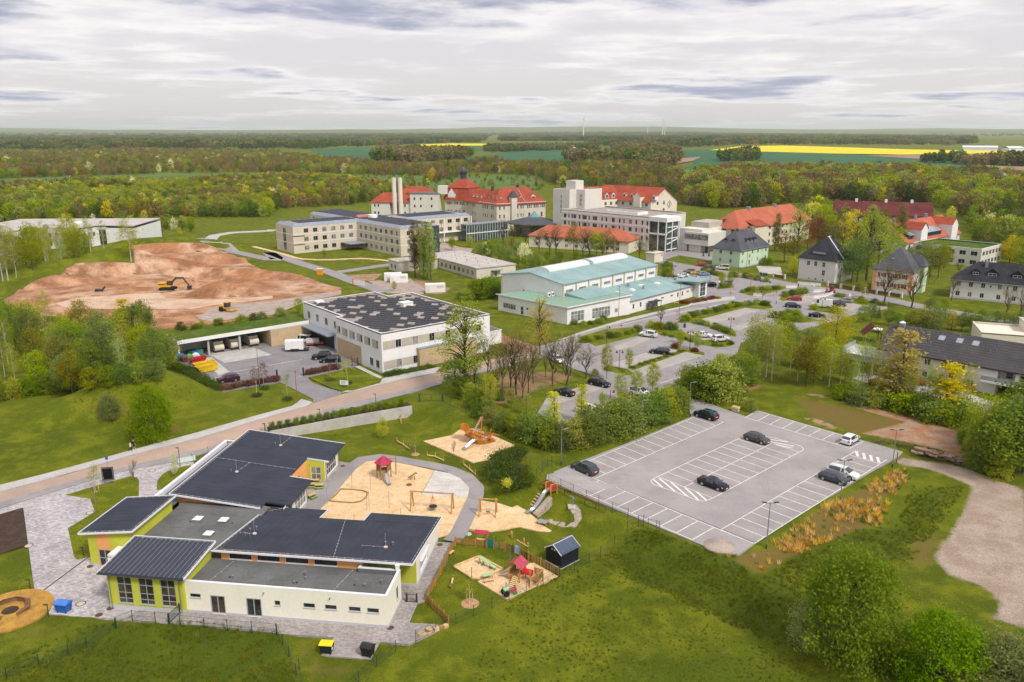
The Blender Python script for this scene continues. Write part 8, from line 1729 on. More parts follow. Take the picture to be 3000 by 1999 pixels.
sh.build('shutter',rs,t,split=True);MB().box(-.05,-.05,.6,.9,-.005,7.9).box(-.05,0,.6,-.005,1.,7.9).box(-.05,10.9,.6,-.005,12,7.9).build('corner_strip',M('salmon_render',(.72,.36,.22),.85),t)
_b(7.2,-1.4,0,11.2,0,9.2)('bay',mint,t);m=MB();hip(m,7.2,-1.4,11.2,5.5,9.2,12.,1.8,.4,axis='y');m.build('bay_roof',Bw,t);Bf(t,2.2,7.,9.6,R(-90),1.6,1.3,roof=Bw,wall=Aw)
t=villa('long_white_house','long off-white house with black tiled roof at the right edge',(137.6,245.7),-35.2,30,12,6.2,11.2,6.,Cn,Bm,[w1(s,z,1.15,1.5,2,1)for s in(2,5.3,8.6,13,17,21,25,28)for z in(.8,3.9)]+[w1(10.6,4.2,.6,.8,1,1),w1(15,4.2,.6,.8,1,1)],[w1(3,3.9),w1(8,3.9)],ins_y=1)
for x,ww in((6,2.2),(10.5,3.2),(17,3.2)):Bf(t,x,1.7,7.4,0,ww,1.2,roof=Bm,wall=Bm)
_b(8.,4.2,9,8.8,5.,11.6)('chimney',Af,t)
t=bld('red_roofed_ward','long cream ward house with broad red hipped roof behind the green villa','building',(98.5,346.5),42);w=MB();Aa(w,t,(0,0),(62,0),0,10,[q for z in(1,4.3,7.4)for q in row(16,3,59,z,1.5,1.7)],gms=gmix);Aa(w,t,(0,14.5),(0,0),0,10,[q for z in(1,4.3,7.4)for q in row(3,3,11.5,z,1.7,1.7)],gms=gmix);Aa(w,t,(62,0),(62,14.5),0,10);Aa(w,t,(62,14.5),(0,14.5),0,10);w.build('wall',Aw,t);r=MB();hip(r,0,0,62,14.5,10,16.6,7,.8);r.build('roof',Ct,t)
_b(9,-2.5,0,19,.5,10.2)('porch',Aw,t);_p([(8.5,-3),(19.5,-3),(19.5,4),(8.5,4)],lambda x,y:9.9+(y+3)*.38,lambda x,y:10.2+(y+3)*.38)('porch_roof',Be,t)
for x in(18,40):_b(x-.8,6.5,16,x+.8,8,17.6)('roof_vent',Af,t)
m=MB();m.box(1.2,9,11.9,1.5,10.2,12.6)if False else m.prism([(1.4,8.4),(2.4,8.4),(2.4,9.6),(1.4,9.6)],lambda x,y:10.7+x*.9,lambda x,y:10.95+x*.9);m.build('roof_window',Ah,t)
t=bld('dark_red_block','long brick and render block with dark red roof at the wood edge','building',(166.2,412.7),-18.5);w=MB();Aa(w,t,(0,0),(45,0),0,7.2,[q for z in(1,4.3)for q in row(9,3,42,z,2.2,1.5,3)],gms=gmix);Aa(w,t,(45,0),(45,15),0,10);Aa(w,t,(45,15),(0,15),0,10);Aa(w,t,(0,15),(0,0),0,10);w.face([(45,0,10),(45,15,10),(45,7.5,16)]);w.build('wall',Cn,t);w=MB();Aa(w,t,(0,0),(45,0),7.2,10,row(9,3,42,7.6,2.2,1.5,3),gms=gmix);w.build('brick_band',M('ochre_brick',(.45,.24,.1),.85,.12,1,8),t);r=MB();hip(r,0,0,45,15,10,15.8,0,.6);r.build('roof',Cu,t)
for x in(10,24,36):_b(x-.6,6.8,15.2,x+.6,8.2,16.9)('chimney',Ad,t)
t=bld('salmon_roofed_house','white house with salmon tiled roof, glazed dormer row and two tall gables','building',(160.1,322.6),40);w=MB();Aa(w,t,(0,0),(52,0),0,7,[q for z in(.8,4.)for q in row(13,3,49,z,1.6,1.6)],gms=gmix);Aa(w,t,(52,0),(52,18),0,7);Aa(w,t,(52,18),(0,18),0,7);Aa(w,t,(0,18),(0,0),0,7);w.face([(0,18,7),(0,0,7),(0,9,14)]);w.face([(52,0,7),(52,18,7),(52,9,14)]);w.build('wall',Ad,t);r=MB();hip(r,0,0,52,18,7,14,0,.6);r.build('roof',Ct,t)
for x in(12,42):
 m=MB();m.box(x-3,-1.5,0,x+3,8,11.5);m.face([(x-3,-1.5,11.5),(x+3,-1.5,11.5),(x,-1.5,14)]);m.build('gable_bay',Ad,t);m=MB();m.face([(x+3.3,-1.8,11.3),(x+3.3,9,11.3),(x,9,14.2),(x,-1.8,14.2)]);m.face([(x-3.3,9,11.3),(x-3.3,-1.8,11.3),(x,-1.8,14.2),(x,9,14.2)]);m.build('gable_roof',Be,t)
 for z in(1.5,5,8.5):Bg(t,(x,-1.52,z),0,2.4,2.6,3,3,sill=False)
for k in range(11):
 x=16.5+2.*k if k<9 else 3.5+2.4*(k-9);_p([(x,.8),(x+1.7,.8),(x+1.7,4.5),(x,4.5)],lambda a,b:7.3,lambda a,b:9.4+(b-.8)*.35)('dormer',Ag,t);_p([(x-.1,.5),(x+1.8,.5),(x+1.8,4.6),(x-.1,4.6)],lambda a,b:9.35+(b-.8)*.35,lambda a,b:9.5+(b-.8)*.35)('dormer_glass_roof',M('sky_glass',(.32,.36,.42),.12),t);Bg(t,(x+.85,.78,7.9),0,1.3,1.1,2,1,sill=False)
for x in(6,26,36):_c(x,9,13.6,15.6,.7,.7,10)('roof_vent',Af,t)
t=bld('turf_roofed_annex','flat grey annex with turf roof below the salmon roofed house','building',(179.2,302.5),41.3);w=MB();Aa(w,t,(0,0),(22,0),0,7,[q for z in(.8,4.2)for q in row(6,2.5,19.5,z,2.2,1.7)],gms=[Ah]);Aa(w,t,(0,25.6),(0,0),0,7,[q for z in(.8,4.2)for q in row(6,2.5,23,z,2.4,1.7)],gms=[Ah]);Aa(w,t,(22,0),(22,25),0,7);Aa(w,t,(22,25),(0,25.6),0,7);w.build('wall',Bn,t);rf,cp=MB(),MB();Bj(rf,cp,[(0,0),(22,0),(22,25),(0,25.6)],6.5,.5,.5);rf.build('turf_roof',grass_r,t);cp.build('parapet_cap',Ao,t,split=True)
def tile_house():
 t=bld('tiled_house','white two storey house with large brown grey tiled roof and roof terrace','house',(85.1,159.9),-43.8);w=MB();L0,L1,Wd,h=-8.,30,12.5,5.7
 Aa(w,t,(0,0),(14.5,0),0,h,[w1(1.6,3.5,1.2,1.4),w1(4.8,3.5,1.2,1.4),w1(8.,3.4,1.3,1.6),w1(1.4,.8,1.1,1.3),w1(4.6,.8,1.1,1.3),w1(10,.9,1.1,1.2)],gms=[Ah]);Aa(w,t,(14.5,0),(14.5,2.2),0,h);Aa(w,t,(14.5,2.2),(17.5,2.2),2.9,h,[(1.6,3.2,1.3,2.1,1,1,dict(name='door'))]);Aa(w,t,(17.5,2.2),(17.5,0),0,h);Aa(w,t,(17.5,0),(L1,0),0,h,[w1(1.6,3.5,1.7,1.3),w1(3.9,3.5,1.7,1.3),w1(8,3.5,1.7,1.3)],gms=[Ah])
 Aa(w,t,(L0,1.8),(0,1.8),2.9,h,[(5.6,3.1,2.6,2.2,3,1)],gms=[Ah]);Aa(w,t,(0,1.8),(0,0),0,h);Aa(w,t,(L0,Wd),(L0,1.8),0,h);Aa(w,t,(L1,Wd),(L0,Wd),0,h);Aa(w,t,(L1,0),(L1,Wd),0,h);w.face([(L0,Wd,h),(L0,0,h),(L0,Wd/2,9.6)]);w.build('wall',Cn,t,split=True)
 sl=(9.7-h+.35)/(Wd/2+.6);zf=lambda x,y:9.75-abs(y-Wd/2)*sl;n=11
 b=MB();hip(b,L0,0,L1,Wd,h-.1,9.55,0,.6);ro=b.build('roof',tile_b,t)
 for k in range(n*2):
  y0=-.65+(Wd+1.3)*k/(2*n);y1=y0+(Wd+1.3)/(2*n);lo,hi=(y0,y1)if k<n else(y1,y0)
  m=MB();q=[(L0-.5,min(y0,y1)),(L1+.5,min(y0,y1)),(L1+.5,max(y0,y1)),(L0-.5,max(y0,y1))];m.prism(q,lambda x,y:zf(x,y)-.1,lambda x,y:zf(x,y)+(.05 if abs(y-lo)<1e-6 else .0));m.build('tile_course',tile_b,ro)
 for x in(2.5,5.9,8.9,20.5):_p([(x-.6,3.9),(x+.6,3.9),(x+.6,5.),(x-.6,5.)],lambda a,b_:zf(a,b_),lambda a,b_:zf(a,b_)+.12)('roof_window',M('sky_glass',(.32,.36,.42)),t)
 for x,y in((-2,5.5),(2.3,5.2),(5.6,5.6),(1,2.6),(12,3),(19.5,1.5),(13,3.4),(.4,3.3)):m=MB();z=zf(x,y);m.cyl(x,y,z-.1,z+.5,.12,.12,7);m.build('roof_vent',Af,t)
 m=MB();m.box(-6.3,4.6,8.6,-5.2,5.6,10.2);ch_=m.build('chimney',Af,t);_l([(.5,10.2),(.7,10.5),(.2,10.8)],8,(-5.75,5.1))('chimney_cowl',Ao,ch_)
 MB().box(-16.5,-3.4,2.6,.0,1.78,2.95).box(-16.5,1.8,2.6,-8.1,9,2.95).build('terrace_slab',Bl,t);
 for x,y in((-16,-3),(-8.2,-3),(-.4,-3),(-16,8.5)):_c(x,y,0,2.6,.25,.25,10)('terrace_column',Ad,t)
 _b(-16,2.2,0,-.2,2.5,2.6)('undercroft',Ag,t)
 gp=MB();gp.box(-16.5,-3.45,3.,0,-3.41,3.95).box(-16.55,-3.4,3.,-16.51,9,3.95).box(12,-1.55,3.,24,-1.51,3.9);gp.build('glass_balustrade',M('pale_glass',(.30,.34,.35),.12),t,split=True)
 _b(12,-1.5,2.55,24,-.02,2.9)('balcony',Ad,t);_b(17.6,-.05,.1,20,-.01,2.4)('garage_door',Ag,t)
 for x,y,z,nm in((-13.5,-.5,2.95,'sun_lounger'),):
  k=Ac(nm,'white sun lounger on the roof terrace','lounger',tuple(t.matrix_basis@Ab((x,y,z))),R(20));_b(-.9,-.3,.3,.5,.3,.36)('bed',Ad,k);_m((.5,0,.33),(1.,0,.8),.6,.05)('backrest',Ad,k)
  for a,b_ in((-.8,-.25),(-.8,.25),(.4,-.25),(.4,.25)):_b(a-.03,b_-.03,0,a+.03,b_+.03,.3)('leg',Ad,k)
 k=Ac('laundry_rack','drying rack with laundry on the balcony of the tiled house','drying rack',tuple(t.matrix_basis@Ab((20.5,-.8,2.9))));_b(-1,-.3,.8,1,.3,.84)('rack',Ad,k);_b(-.2,-.32,.3,.5,-.3,.82)('towel',M('laundry_blue',(.05,.2,.5),.8),k);_b(-.9,-.32,.4,-.4,-.3,.82)('towel',Ad,k)
tile_house()
t=Ac('garden_shed','open garden shelter with brown tiled gable roof beside the tree','shed',PG(cI(260,245))if False else PG(crop(2450,900,2.4455)(250,245)),R(-12));
for x,y in((-1.8,-1.5),(1.8,-1.5),(1.8,1.5),(-1.8,1.5)):_b(x-.1,y-.1,0,x+.1,y+.1,2.4)('post',Ba,t)
r=MB();hip(r,-2,-1.8,2,1.8,2.4,4.3,0,.4,axis='y');r.build('roof',Cu,t)
t=Ac('playground_net','garden swing frame and covered boat behind the tiled house','garden equipment',PG(crop(2450,900,2.4455)(350,190)),R(15));MB().tube([(-2,-.8,0),(-1.8,0,2.4),(-2,.8,0)],.07,6).tube([(2,-.8,0),(1.8,0,2.4),(2,.8,0)],.07,6).tube([(-1.8,0,2.4),(1.8,0,2.4)],.07,6).build('frame',Ba,t,split=True);_l([(.05,.3),(1.1,.5),(1.3,.9),(.2,1.)],14,(-.8,2))('paddling_pool',Ad,t)
t=Ac('flat_roofed_house','cream flat roofed house at the right edge behind the tiled roof','house',PG(crop(2450,900,2.4455)(1050,320)),R(-20));_b(0,4,0,26,16,3.4)('wall',Aw,t);rf,cp=MB(),MB();Bj(rf,cp,[(-.1,3.9),(26.1,3.9),(26.1,16.1),(-.1,16.1)],3.35,.4,.4);rf.build('flat_roof',Bs,t);cp.build('parapet_cap',Aw,t,split=True);_b(10,9,3.4,24,15.5,5.6)('upper_wall',Aw,t);_b(9.8,8.8,5.6,24.2,15.7,5.85)('upper_roof',Bs,t)
def left_ward():
 t=bld('white_ward','white flat roofed ward building with ochre panels behind the birches','building',(-236,331),3);w=MB()
 Aa(w,t,(0,0),(26,0),0,9.8,[q for z in(1.5,5.2)for q in row(7,3,24,z,1.9,1.9)],gms=[Ah]);Aa(w,t,(26,0),(26,20),0,9.8);Aa(w,t,(0,20),(0,0),0,9.8);Aa(w,t,(26,20),(45,20),0,9,[q for z in(1.2,5)for q in row(5,3,16,z,1.8,1.9)],gms=[Ah]);Aa(w,t,(45,20),(49,30),0,8.4,row(3,3,8.5,4.6,1.4,1.8));Aa(w,t,(49,30),(53,30),0,8.4,[(2,.3,3.2,6.8,2,3,dict(gm=Ah))]);Aa(w,t,(53,30),(66,27),0,8);Aa(w,t,(66,27),(66,60),0,8);Aa(w,t,(66,60),(0,60),0,8);w.build('wall',Ad,t,split=True)
 _p([(-.2,-.2),(26.2,-.2),(26.2,19.8),(45.2,19.8),(49,29.8),(53,29.8),(66.2,26.8),(66.2,60),(-.2,60)],lambda x,y:9.8 if y<10 else 8.9,lambda x,y:10.1 if y<10 else 9.2)('flat_roof',Bs,t);m=MB()
 for x in(31,38):m.box(x,19.93,.4,x+1.2,19.99,8.6)
 m.build('ochre_panel',M('ochre_panel',(.55,.42,.25)),t,split=True);_l([(2.2,9.2),(2.,9.7),(.2,10.1)],14,(36,40))('roof_dome',Ad,t)
left_ward()
def picket_wall(label,pts):
 G=[PG(p)for p in pts];t=Ac('garden_fence',label,'fence',G[0],0,'garden fences along the villa street')
 for a,b in zip(G[:-1],G[1:]):
  L=Aj(a,b);n=max(1,round(L/4));rz=Ak(a,b)
  for i in range(n+1):f=i/n;MB().box(-.25,-.25,0,.25,.25,1.5).box(-.3,-.3,1.5,.3,.3,1.62).build('pillar',Cn,t,loc=(a[0]+(b[0]-a[0])*f-G[0][0],a[1]+(b[1]-a[1])*f-G[0][1],0),rz=rz)
  for i in range(n):f=i/n;MB().box(.3,-.05,.1,L/n-.3,.05,.35).box(.3,-.03,.4,L/n-.3,.03,1.15).build('fence_panel',Ba,t,loc=(a[0]+(b[0]-a[0])*f-G[0][0],a[1]+(b[1]-a[1])*f-G[0][1],0),rz=rz,split=True)
picket_wall('garden fence with pale pillars before the white villa',[c7(1230,310),c7(1340,330)]);picket_wall('garden fence with pale pillars before the orange villa',[c8(590,65),c8(840,105),c8(1070,140),c8(1315,180)])
for p,lab,tp in((cpB(2130,560),'heap of sawn logs beside the gravel track',1),):
 g=PG(p);t=Ac('log_pile',lab,'log pile',g,R(-35));rr=random.Random(9)
 for k in range(34):m=MB();x,y,z=rr.uniform(-3.2,3.4),rr.uniform(-1.1,1.1),rr.uniform(.15,.35)+.35*(k%3);a=rr.uniform(-.5,.5);L=rr.uniform(.9,2.);m.tube([(x-L/2*cos(a),y-L/2*sin(a),z),(x+L/2*cos(a),y+L/2*sin(a),z+rr.uniform(-.15,.15))],rr.uniform(.13,.26),7);m.build('log',M('split_log',(.34,.22,.15),.9,.3,2,8)if k%3 else M('bark',(.085,.06,.05),.95,.3,2,8),t)
g=PG(cpB(1690,420));t=Ac('brush_heap','low heap of cut branches along the car park edge','brush heap',g,R(-28));rr=random.Random(4)
for k in range(40):m=MB();x,y=rr.uniform(-4.5,4.5),rr.uniform(-.6,.6);a=rr.uniform(-.5,.5);L=rr.uniform(1,2.2);m.tube([(x,y,rr.uniform(.05,.5)),(x+L*cos(a),y+L*sin(a),rr.uniform(.05,.6))],.04,4);m.build('branch',M('bark',(.085,.06,.05)),t)
# -- vegetation prototypes
Bk=Mleaf('leaf_lime',(.135,.175,.012),(.10,.15,.014),(.19,.215,.02));Ce=Mleaf('leaf_green',(.055,.10,.012),(.075,.125,.014),(.11,.155,.02));Cc=Mleaf('leaf_dark',(.030,.058,.011),(.042,.075,.013),(.065,.10,.016))
Ck=Mleaf('leaf_yellow',(.26,.265,.008),(.21,.235,.010),(.33,.32,.014));Bx=Mleaf('leaf_olive',(.085,.085,.018),(.11,.105,.022),(.13,.14,.022));Ci=Mleaf('twig_brown',(.075,.058,.038),(.09,.075,.045),(.11,.095,.05),.1)
leaf_w=Mleaf('blossom_white',(.62,.60,.52),(.42,.46,.30),(.70,.68,.62));leaf_r=Mleaf('leaf_copper',(.10,.035,.022),(.085,.04,.025),(.14,.05,.03));leaf_s=Mleaf('needle',(.014,.030,.012),(.02,.042,.014),(.03,.055,.018),.1);leaf_p=Mleaf('leaf_purple',(.055,.028,.032),(.075,.035,.04),(.10,.05,.05),.15);leaf_k=Mleaf('reed',(.30,.20,.08),(.36,.25,.11),(.22,.14,.05),.2)
Cr=M('bark_grey',(.10,.085,.07),.9,.25,1.5,8,bump=.3);bark_w=M('bark_birch',(.50,.47,.42),.85,.35,2.5,6,alt=(.62,.6,.56));Au=M('bark_brown',(.075,.058,.045),.9,.25,1.5,8,bump=.3)
def Cm(name,C,size,mat,rs,flat=.0,up=None):
 """many small leaf faces at the given centres"""
 n=len(C);u=rs.normal(size=(n,3));u/=np.linalg.norm(u,axis=1)[:,None];v=rs.normal(size=(n,3));v-=(v*u).sum(1)[:,None]*u;v/=np.linalg.norm(v,axis=1)[:,None]
 s=size*rs.uniform(.6,1.35,(n,1));u*=s;v*=s*.62;co=np.stack([C-u,C-v*.9,C+u,C+v*.9],1).reshape(-1,3).astype(np.float32)
 me=BD.meshes.new(name);me.vertices.add(4*n);me.vertices.foreach_set('co',co.ravel());me.loops.add(4*n);me.loops.foreach_set('vertex_index',np.arange(4*n,dtype=np.int32));me.polygons.add(n);me.polygons.foreach_set('loop_start',np.arange(0,4*n,4,dtype=np.int32));me.polygons.foreach_set('loop_total',np.full(n,4,np.int32));me.materials.append(mat);me.update(calc_edges=True);return me
def clumps(rs,env,K,per,spread,shell=.55):
 """leaf centres in clumps; env(t, a) -> radius at height fraction t; returns list of points"""
 out=[]
 while len(out)<K:
  t=rs.uniform(0,1);r=env(t)
  if rs.uniform(0,1.)>min(1.,r/env.mx+.05):continue
  q=r*(1-(1-shell)*rs.uniform(0,1)**1.5)*(.9+.2*rs.uniform())*sqrt(rs.uniform(.3,1));a=rs.uniform(0,2*pi);out.append((q*cos(a),q*sin(a),env.z0+t*env.dz))
 C=np.array(out);S=spread*rs.uniform(.6,1.3,(K,1,1));pts=C[:,None,:]+rs.normal(size=(K,per,3))*S*np.array([1,1,.75]);return pts.reshape(-1,3),C
class Env:
 def __init__(s,z0,dz,f,mx):s.z0,s.dz,s.f,s.mx=z0,dz,f,mx
 def __call__(s,t):return s.f(t)
def trunk_mesh(rs,h,r0,mat,C=None,nb=14,base=.25,stems=1,twist=.03,thin=.35):
 m=MB()
 for k in range(stems):
  a0=rs.uniform(0,6.28);off=(.0 if stems==1 else .25*r0*6);pts=[];x,y=off*cos(a0),off*sin(a0);lean=0 if stems==1 else .16
  for i in range(6):z=h*i/5;x+=rs.normal()*twist*h/5+lean*cos(a0)*h/5*.5;y+=rs.normal()*twist*h/5+lean*sin(a0)*h/5*.5;pts.append((x,y,z-(.25 if i==0 else 0)))
  m.tube(pts,r0,6,r0*.2,cap=False)
  if C is not None:
   idx=rs.choice(len(C),min(nb,len(C)),replace=False)
   for j in idx:
    c=Ab(C[j]);zb=max(h*base,min(c.z*.8-.3,h*.9))if c.z>h*base else h*base*.6;f=max(0,min(.999,zb/h))*5;i=int(f);p=Ab(pts[i]).lerp(Ab(pts[i+1]),f-i);mid=p.lerp(c,.5)+Ab((0,0,(c-p).length*.12));m.tube([p,mid,c],r0*thin,4,r0*.06,cap=False)
 return m.mesh('trunk',mat,uv=False)
PROTO={}
def reg(key,trunk,crown,h):PROTO.setdefault(key,[]).append((trunk,crown,h))
def Ap(key,seed,h,w,mat,bark,K,per,spread,size,base=.25,shape='round',stems=1,r0=None,nb=16,shell=.55):
 rs=np.random.RandomState(seed);z0=h*base;dz=h-z0
 f={'round':lambda t:w*(sin(pi*min(1,t*.86+.1))**.75),'col':lambda t:w*(sin(pi*(t*.9+.07))**.55)*(1-.35*t),'bush':lambda t:w*sqrt(max(0,1-(t*.98)**2.2))*(1-.12*(1-t)),'cone':lambda t:w*(1-t*.97),'drop':lambda t:w*(sin(pi*min(1,t*.75+.22))**.8),'flat':lambda t:w*(.75+.25*sin(pi*t))}[shape]
 P_,C=clumps(rs,Env(z0,dz,f,w),K,per,spread,shell);P_=P_[P_[:,2]>.05]
 reg(key,trunk_mesh(rs,h*.92,r0 or h*.014,bark,C,nb,max(.12,base),stems),Cm('crown',P_,size,mat,rs),h)
def bare(key,seed,h,w,bark,buds=None,n=420,base=.3,mat=None):
 """leafless tree: limbs, branches and fine twigs, a few buds"""
 rs=np.random.RandomState(seed);m=MB();tips=[]
 def grow(p,d,L,r,lev):
  q=p+d*L;mid=p.lerp(q,.5)+Ab(rs.normal(size=3))*L*.06;m.tube([p,mid,q],r,5 if lev<2 else 3,r*.6,cap=False)
  if lev>=4:tips.append(q);return
  for k in range(3 if lev else 4):
   a=Ab(rs.normal(size=3));a=(a-d*a.dot(d)).normalized();nd_=(d*rs.uniform(.6,1.)+a*rs.uniform(.35,.8)+Ab((0,0,.22))).normalized();s=p.lerp(q,rs.uniform(.45,1.));grow(s,nd_,L*rs.uniform(.52,.78),r*.52,lev+1)
 grow(Ab((0,0,-.2)),Ab((0,0,1)),h*base+.2,h*.016,0)
 for k in range(3):a=rs.uniform(0,6.28);grow(Ab((0,0,h*(base-.05))),Ab((cos(a)*.35,sin(a)*.35,1)).normalized(),h*.3,h*.011,1)
 tr=m.mesh('trunk',bark,uv=False);T=np.array([tuple(t)for t in tips]);tw=MB();sel=T[rs.choice(len(T),min(n,len(T)),replace=False)]
 for p in sel:
  for k in range(3):d=rs.normal(size=3);d[2]=abs(d[2])*.6;d/=np.linalg.norm(d);L=rs.uniform(.5,1.1)*h/12;q=p+d*L;e=rs.normal(size=3)*.012*h/10;tw.face([tuple(p-e),tuple(p+e),tuple(q)])
 cm_=tw.mesh('crown',[Ci if mat is None else mat],uv=False)
 if buds is not None:
  B=sel[rs.choice(len(sel),min(len(sel),buds),replace=True)]+rs.normal(size=(min(len(sel),buds),3))*.35;lm=Cm('b',B,.16*h/12,Bx,rs);bm=bmesh.new();bm.from_mesh(cm_);nf_=len(bm.faces);bm.from_mesh(lm);bm.faces.ensure_lookup_table()
  for f in bm.faces[nf_:]:f.material_index=1
  cm_.materials.append(Bx);bm.to_mesh(cm_);bm.free();BD.meshes.remove(lm)
 reg(key,tr,cm_,h)
for s in range(3):Ap('leafy',10+s,10,3.4,Bk,Cr,95,34,.55,.17)
for s in range(3):Ap('green',20+s,10,3.6,Ce,Au,105,34,.58,.17)
for s in range(2):Ap('olive',30+s,11,3.4,Bx,Au,80,32,.6,.16,.3)
for s in range(3):Ap('birch',40+s,13,2.3,Bk,bark_w,70,30,.55,.13,.3,'drop',r0=.13,nb=20)
for s in range(2):Ap('poplar',50+s,19,2.,Bk if s else Bx,Cr,190,34,.42,.15,.13,'col',r0=.22,nb=40)
for s in range(2):Ap('column',55+s,7,.95,Ck if s else Bk,Cr,70,32,.25,.11,.1,'col',nb=14)
for s in range(3):Ap('bush',60+s,4.2,2.5,Ce if s else Bk,Au,110,38,.36,.12,.0,'bush',stems=3,r0=.05)
for s in range(2):Ap('willow',70+s,11,4.3,Ck,Au,150,40,.55,.15,.16,'round',r0=.22)
for s in range(2):Ap('oak',75+s,14,4.6,Ck if s else Bk,Au,85,34,.55,.16,.22,'round',r0=.28,nb=60)
for s in range(2):Ap('blossom',80+s,7,2.6,leaf_w,Au,80,34,.42,.14,.15)
Ap('copper',85,12,3.4,leaf_r,Au,95,32,.55,.17,.2,'drop');Ap('ball',87,2.3,.75,Ck,Cr,40,30,.16,.07,.62,'round',r0=.045)
for s in range(3):Ap('shrub',90+s,1.7,1.5,(Ce,Bk,Cc)[s],Au,60,40,.22,.085,.0,'bush',stems=2,r0=.03)
for s in range(2):Ap('bigbush',95+s,6.2,4.4,Bx if s else Ce,Au,230,60,.5,.12,.0,'bush',stems=4,r0=.08)
Ap('greybush',97,5.,3.,Mleaf('leaf_sage',(.10,.125,.045),(.12,.145,.05),(.17,.19,.075)),Au,150,60,.4,.11,.0,'bush',stems=3,r0=.06)
for s in range(2):Ap('spruce',100+s,12,2.4,leaf_s,Au,150,36,.32,.13,.06,'cone',r0=.15,shell=.75)
for s in range(2):Ap('sapling',105+s,4.2,.75,leaf_p if s==0 else Bk,bark_w,34,16,.22,.07,.42,'drop',r0=.035,nb=14)
for s in range(3):bare('bare',110+s,12,4,Au,260)
bare('baresmall',120,5,2,Au,40,200);Ap('flat_shrub',122,.6,1.1,Cc,Au,40,34,.2,.07,0,'bush',r0=.02);Ap('redshrub',124,.9,.8,leaf_r,Au,40,34,.17,.07,0,'bush',r0=.02)
NT=[0]
def Co(key,g,h,label,cat='tree',name=None,group=None,wide=1.,var=None):
 lst=PROTO[key];NT[0]+=1;tr,cr_m,h0=lst[(NT[0]*7+(NT[0]//5))%len(lst)]if var is None else lst[var];s=h/h0;t=Ac(name or 'tree',label,cat,(g[0],g[1],g[2]-.05),random.uniform(0,6.28),group);t.scale=(s*wide*random.uniform(.92,1.08),s*wide*random.uniform(.92,1.08),s);inst(tr,'trunk',t);inst(cr_m,'crown',t);return t
def pt(key,b,top,label,**k):g=PG(b);return Co(key,g,max(.5,Bh(g,top[1])),label,**k)
# -- single trees and shrubs, by place
def many(key,c,items,label,group=None,cat='tree',name=None,wide=1.):
 group=label
 for it in items:
  b,tp=it[:2],it[2];k=it[3]if len(it)>3 else key;pt(k,c(*b),c(0,tp),label,group=group,cat=cat,name=name,wide=it[4]if len(it)>4 else wide)
pt('oak',ct(275,600),ct(0,-20),'tall yellow green oak at the depot corner of the grove',name='oak_tree',var=0);pt('oak',ct(780,330),ct(0,-70),'yellow green oak between the bare trees and the hall',name='oak_tree',var=1,wide=.8)
many('bare',ct,[(575,610,60),(618,605,90),(700,590,190),(868,540,95),(962,540,70),(990,475,120),(425,520,80),(735,525,150),(520,560,200),(330,600,230),(820,480,240),(660,640,260),(480,640,300)],'bare tall tree in the grove beside the upper car park',0,wide=.75)
pt('bare',ct(1095,492),ct(0,215),'small leafing tree with open branches beside the black estate',wide=1.1);pt('green',ct(200,600),ct(0,330),'dark green undergrowth tree at the foot of the oak',wide=1.2)
many('bush',ct,[(300,640,520),(240,620,480),(420,720,600),(350,700,560),(500,640,560),(1160,480,425)],'low green bush under the grove trees',0,'bush','bush')
many('leafy',ct,[(435,705,455),(582,700,560),(690,745,600),(1210,700,580),(1340,650,455),(1447,610,430),(1557,590,385)],'light green young tree along the entrance hedge',0,wide=.8)
pt('column',ct(872,880),ct(0,580),'columnar hornbeam in the hedge, left of two',name='hornbeam',var=1,wide=1.3);pt('column',ct(1068,800),ct(0,532),'columnar hornbeam in the hedge, right of two',name='hornbeam',var=1,wide=1.3)
many('bush',ct,[(430,800,690),(530,850,720),(620,880,740),(700,910,740),(780,940,730),(860,965,790),(930,975,800),(1010,965,770),(1090,945,740),(1170,920,720),(1250,900,650),(1330,870,640),(1400,850,640),(1480,815,610),(1560,790,590),(1640,740,560),(1700,715,540),(1745,690,560),(380,760,660),(1120,870,700),(1380,790,600),(1600,700,560)],'dense green shrub in the tall hedge above the car park',0,'bush','hedge_shrub',1.15)
many('bush',ct,[(1800,580,410),(1850,610,430),(1930,630,390),(2010,640,380),(2080,600,370),(2040,520,330),(2130,540,350),(2200,520,330),(1970,560,400)],'rounded bright shrub beside the entrance lane',0,'bush','bush',1.1)
many('birch',ct,[(2228,480,60),(2258,490,30),(2300,470,90),(2340,480,20)],'white stemmed birch at the corner of the entrance lane',0,name='birch_tree');pt('bush',ct(2232,715),ct(0,630),'single round bush on the grass beside the grit box',cat='bush',name='bush')
many('birch',cr,[(300,660,260),(420,700,300),(470,660,260),(560,640,330),(620,700,330),(680,745,360,'olive'),(740,740,400,'leafy'),(820,700,360,'leafy'),(860,740,430),(940,720,420),(380,600,240,'birch'),(500,560,240,'leafy'),(600,580,300,'green'),(700,600,300,'green'),(780,620,330,'leafy'),(900,640,400,'leafy'),(980,700,480,'leafy'),(450,500,230,'leafy'),(540,470,250,'green'),(330,560,250,'birch')],'leafing tree in the thicket left of the tiled house',0)
pt('willow',cr(900,470),cr(0,135),'bright yellow green willow left of the garden shelter',name='willow_tree',wide=1.05)
many('birch',cr,[(1060,830,540),(1100,780,330),(1145,800,500),(1225,850,400),(1240,760,560),(1300,830,560),(1380,860,300,'column',2.),(1400,870,560),(1455,900,560),(1500,830,640),(1570,935,540),(1640,900,560),(1690,960,640),(1755,955,560,'column',2.2),(1800,900,560),(1000,760,560),(1040,720,500),(1170,700,600),(1340,780,620),(1440,740,430,'column',1.7),(1530,760,640),(1860,960,620),(1910,900,560)],'slender young tree in the row before the tiled house',0,name='birch_tree',wide=.85)
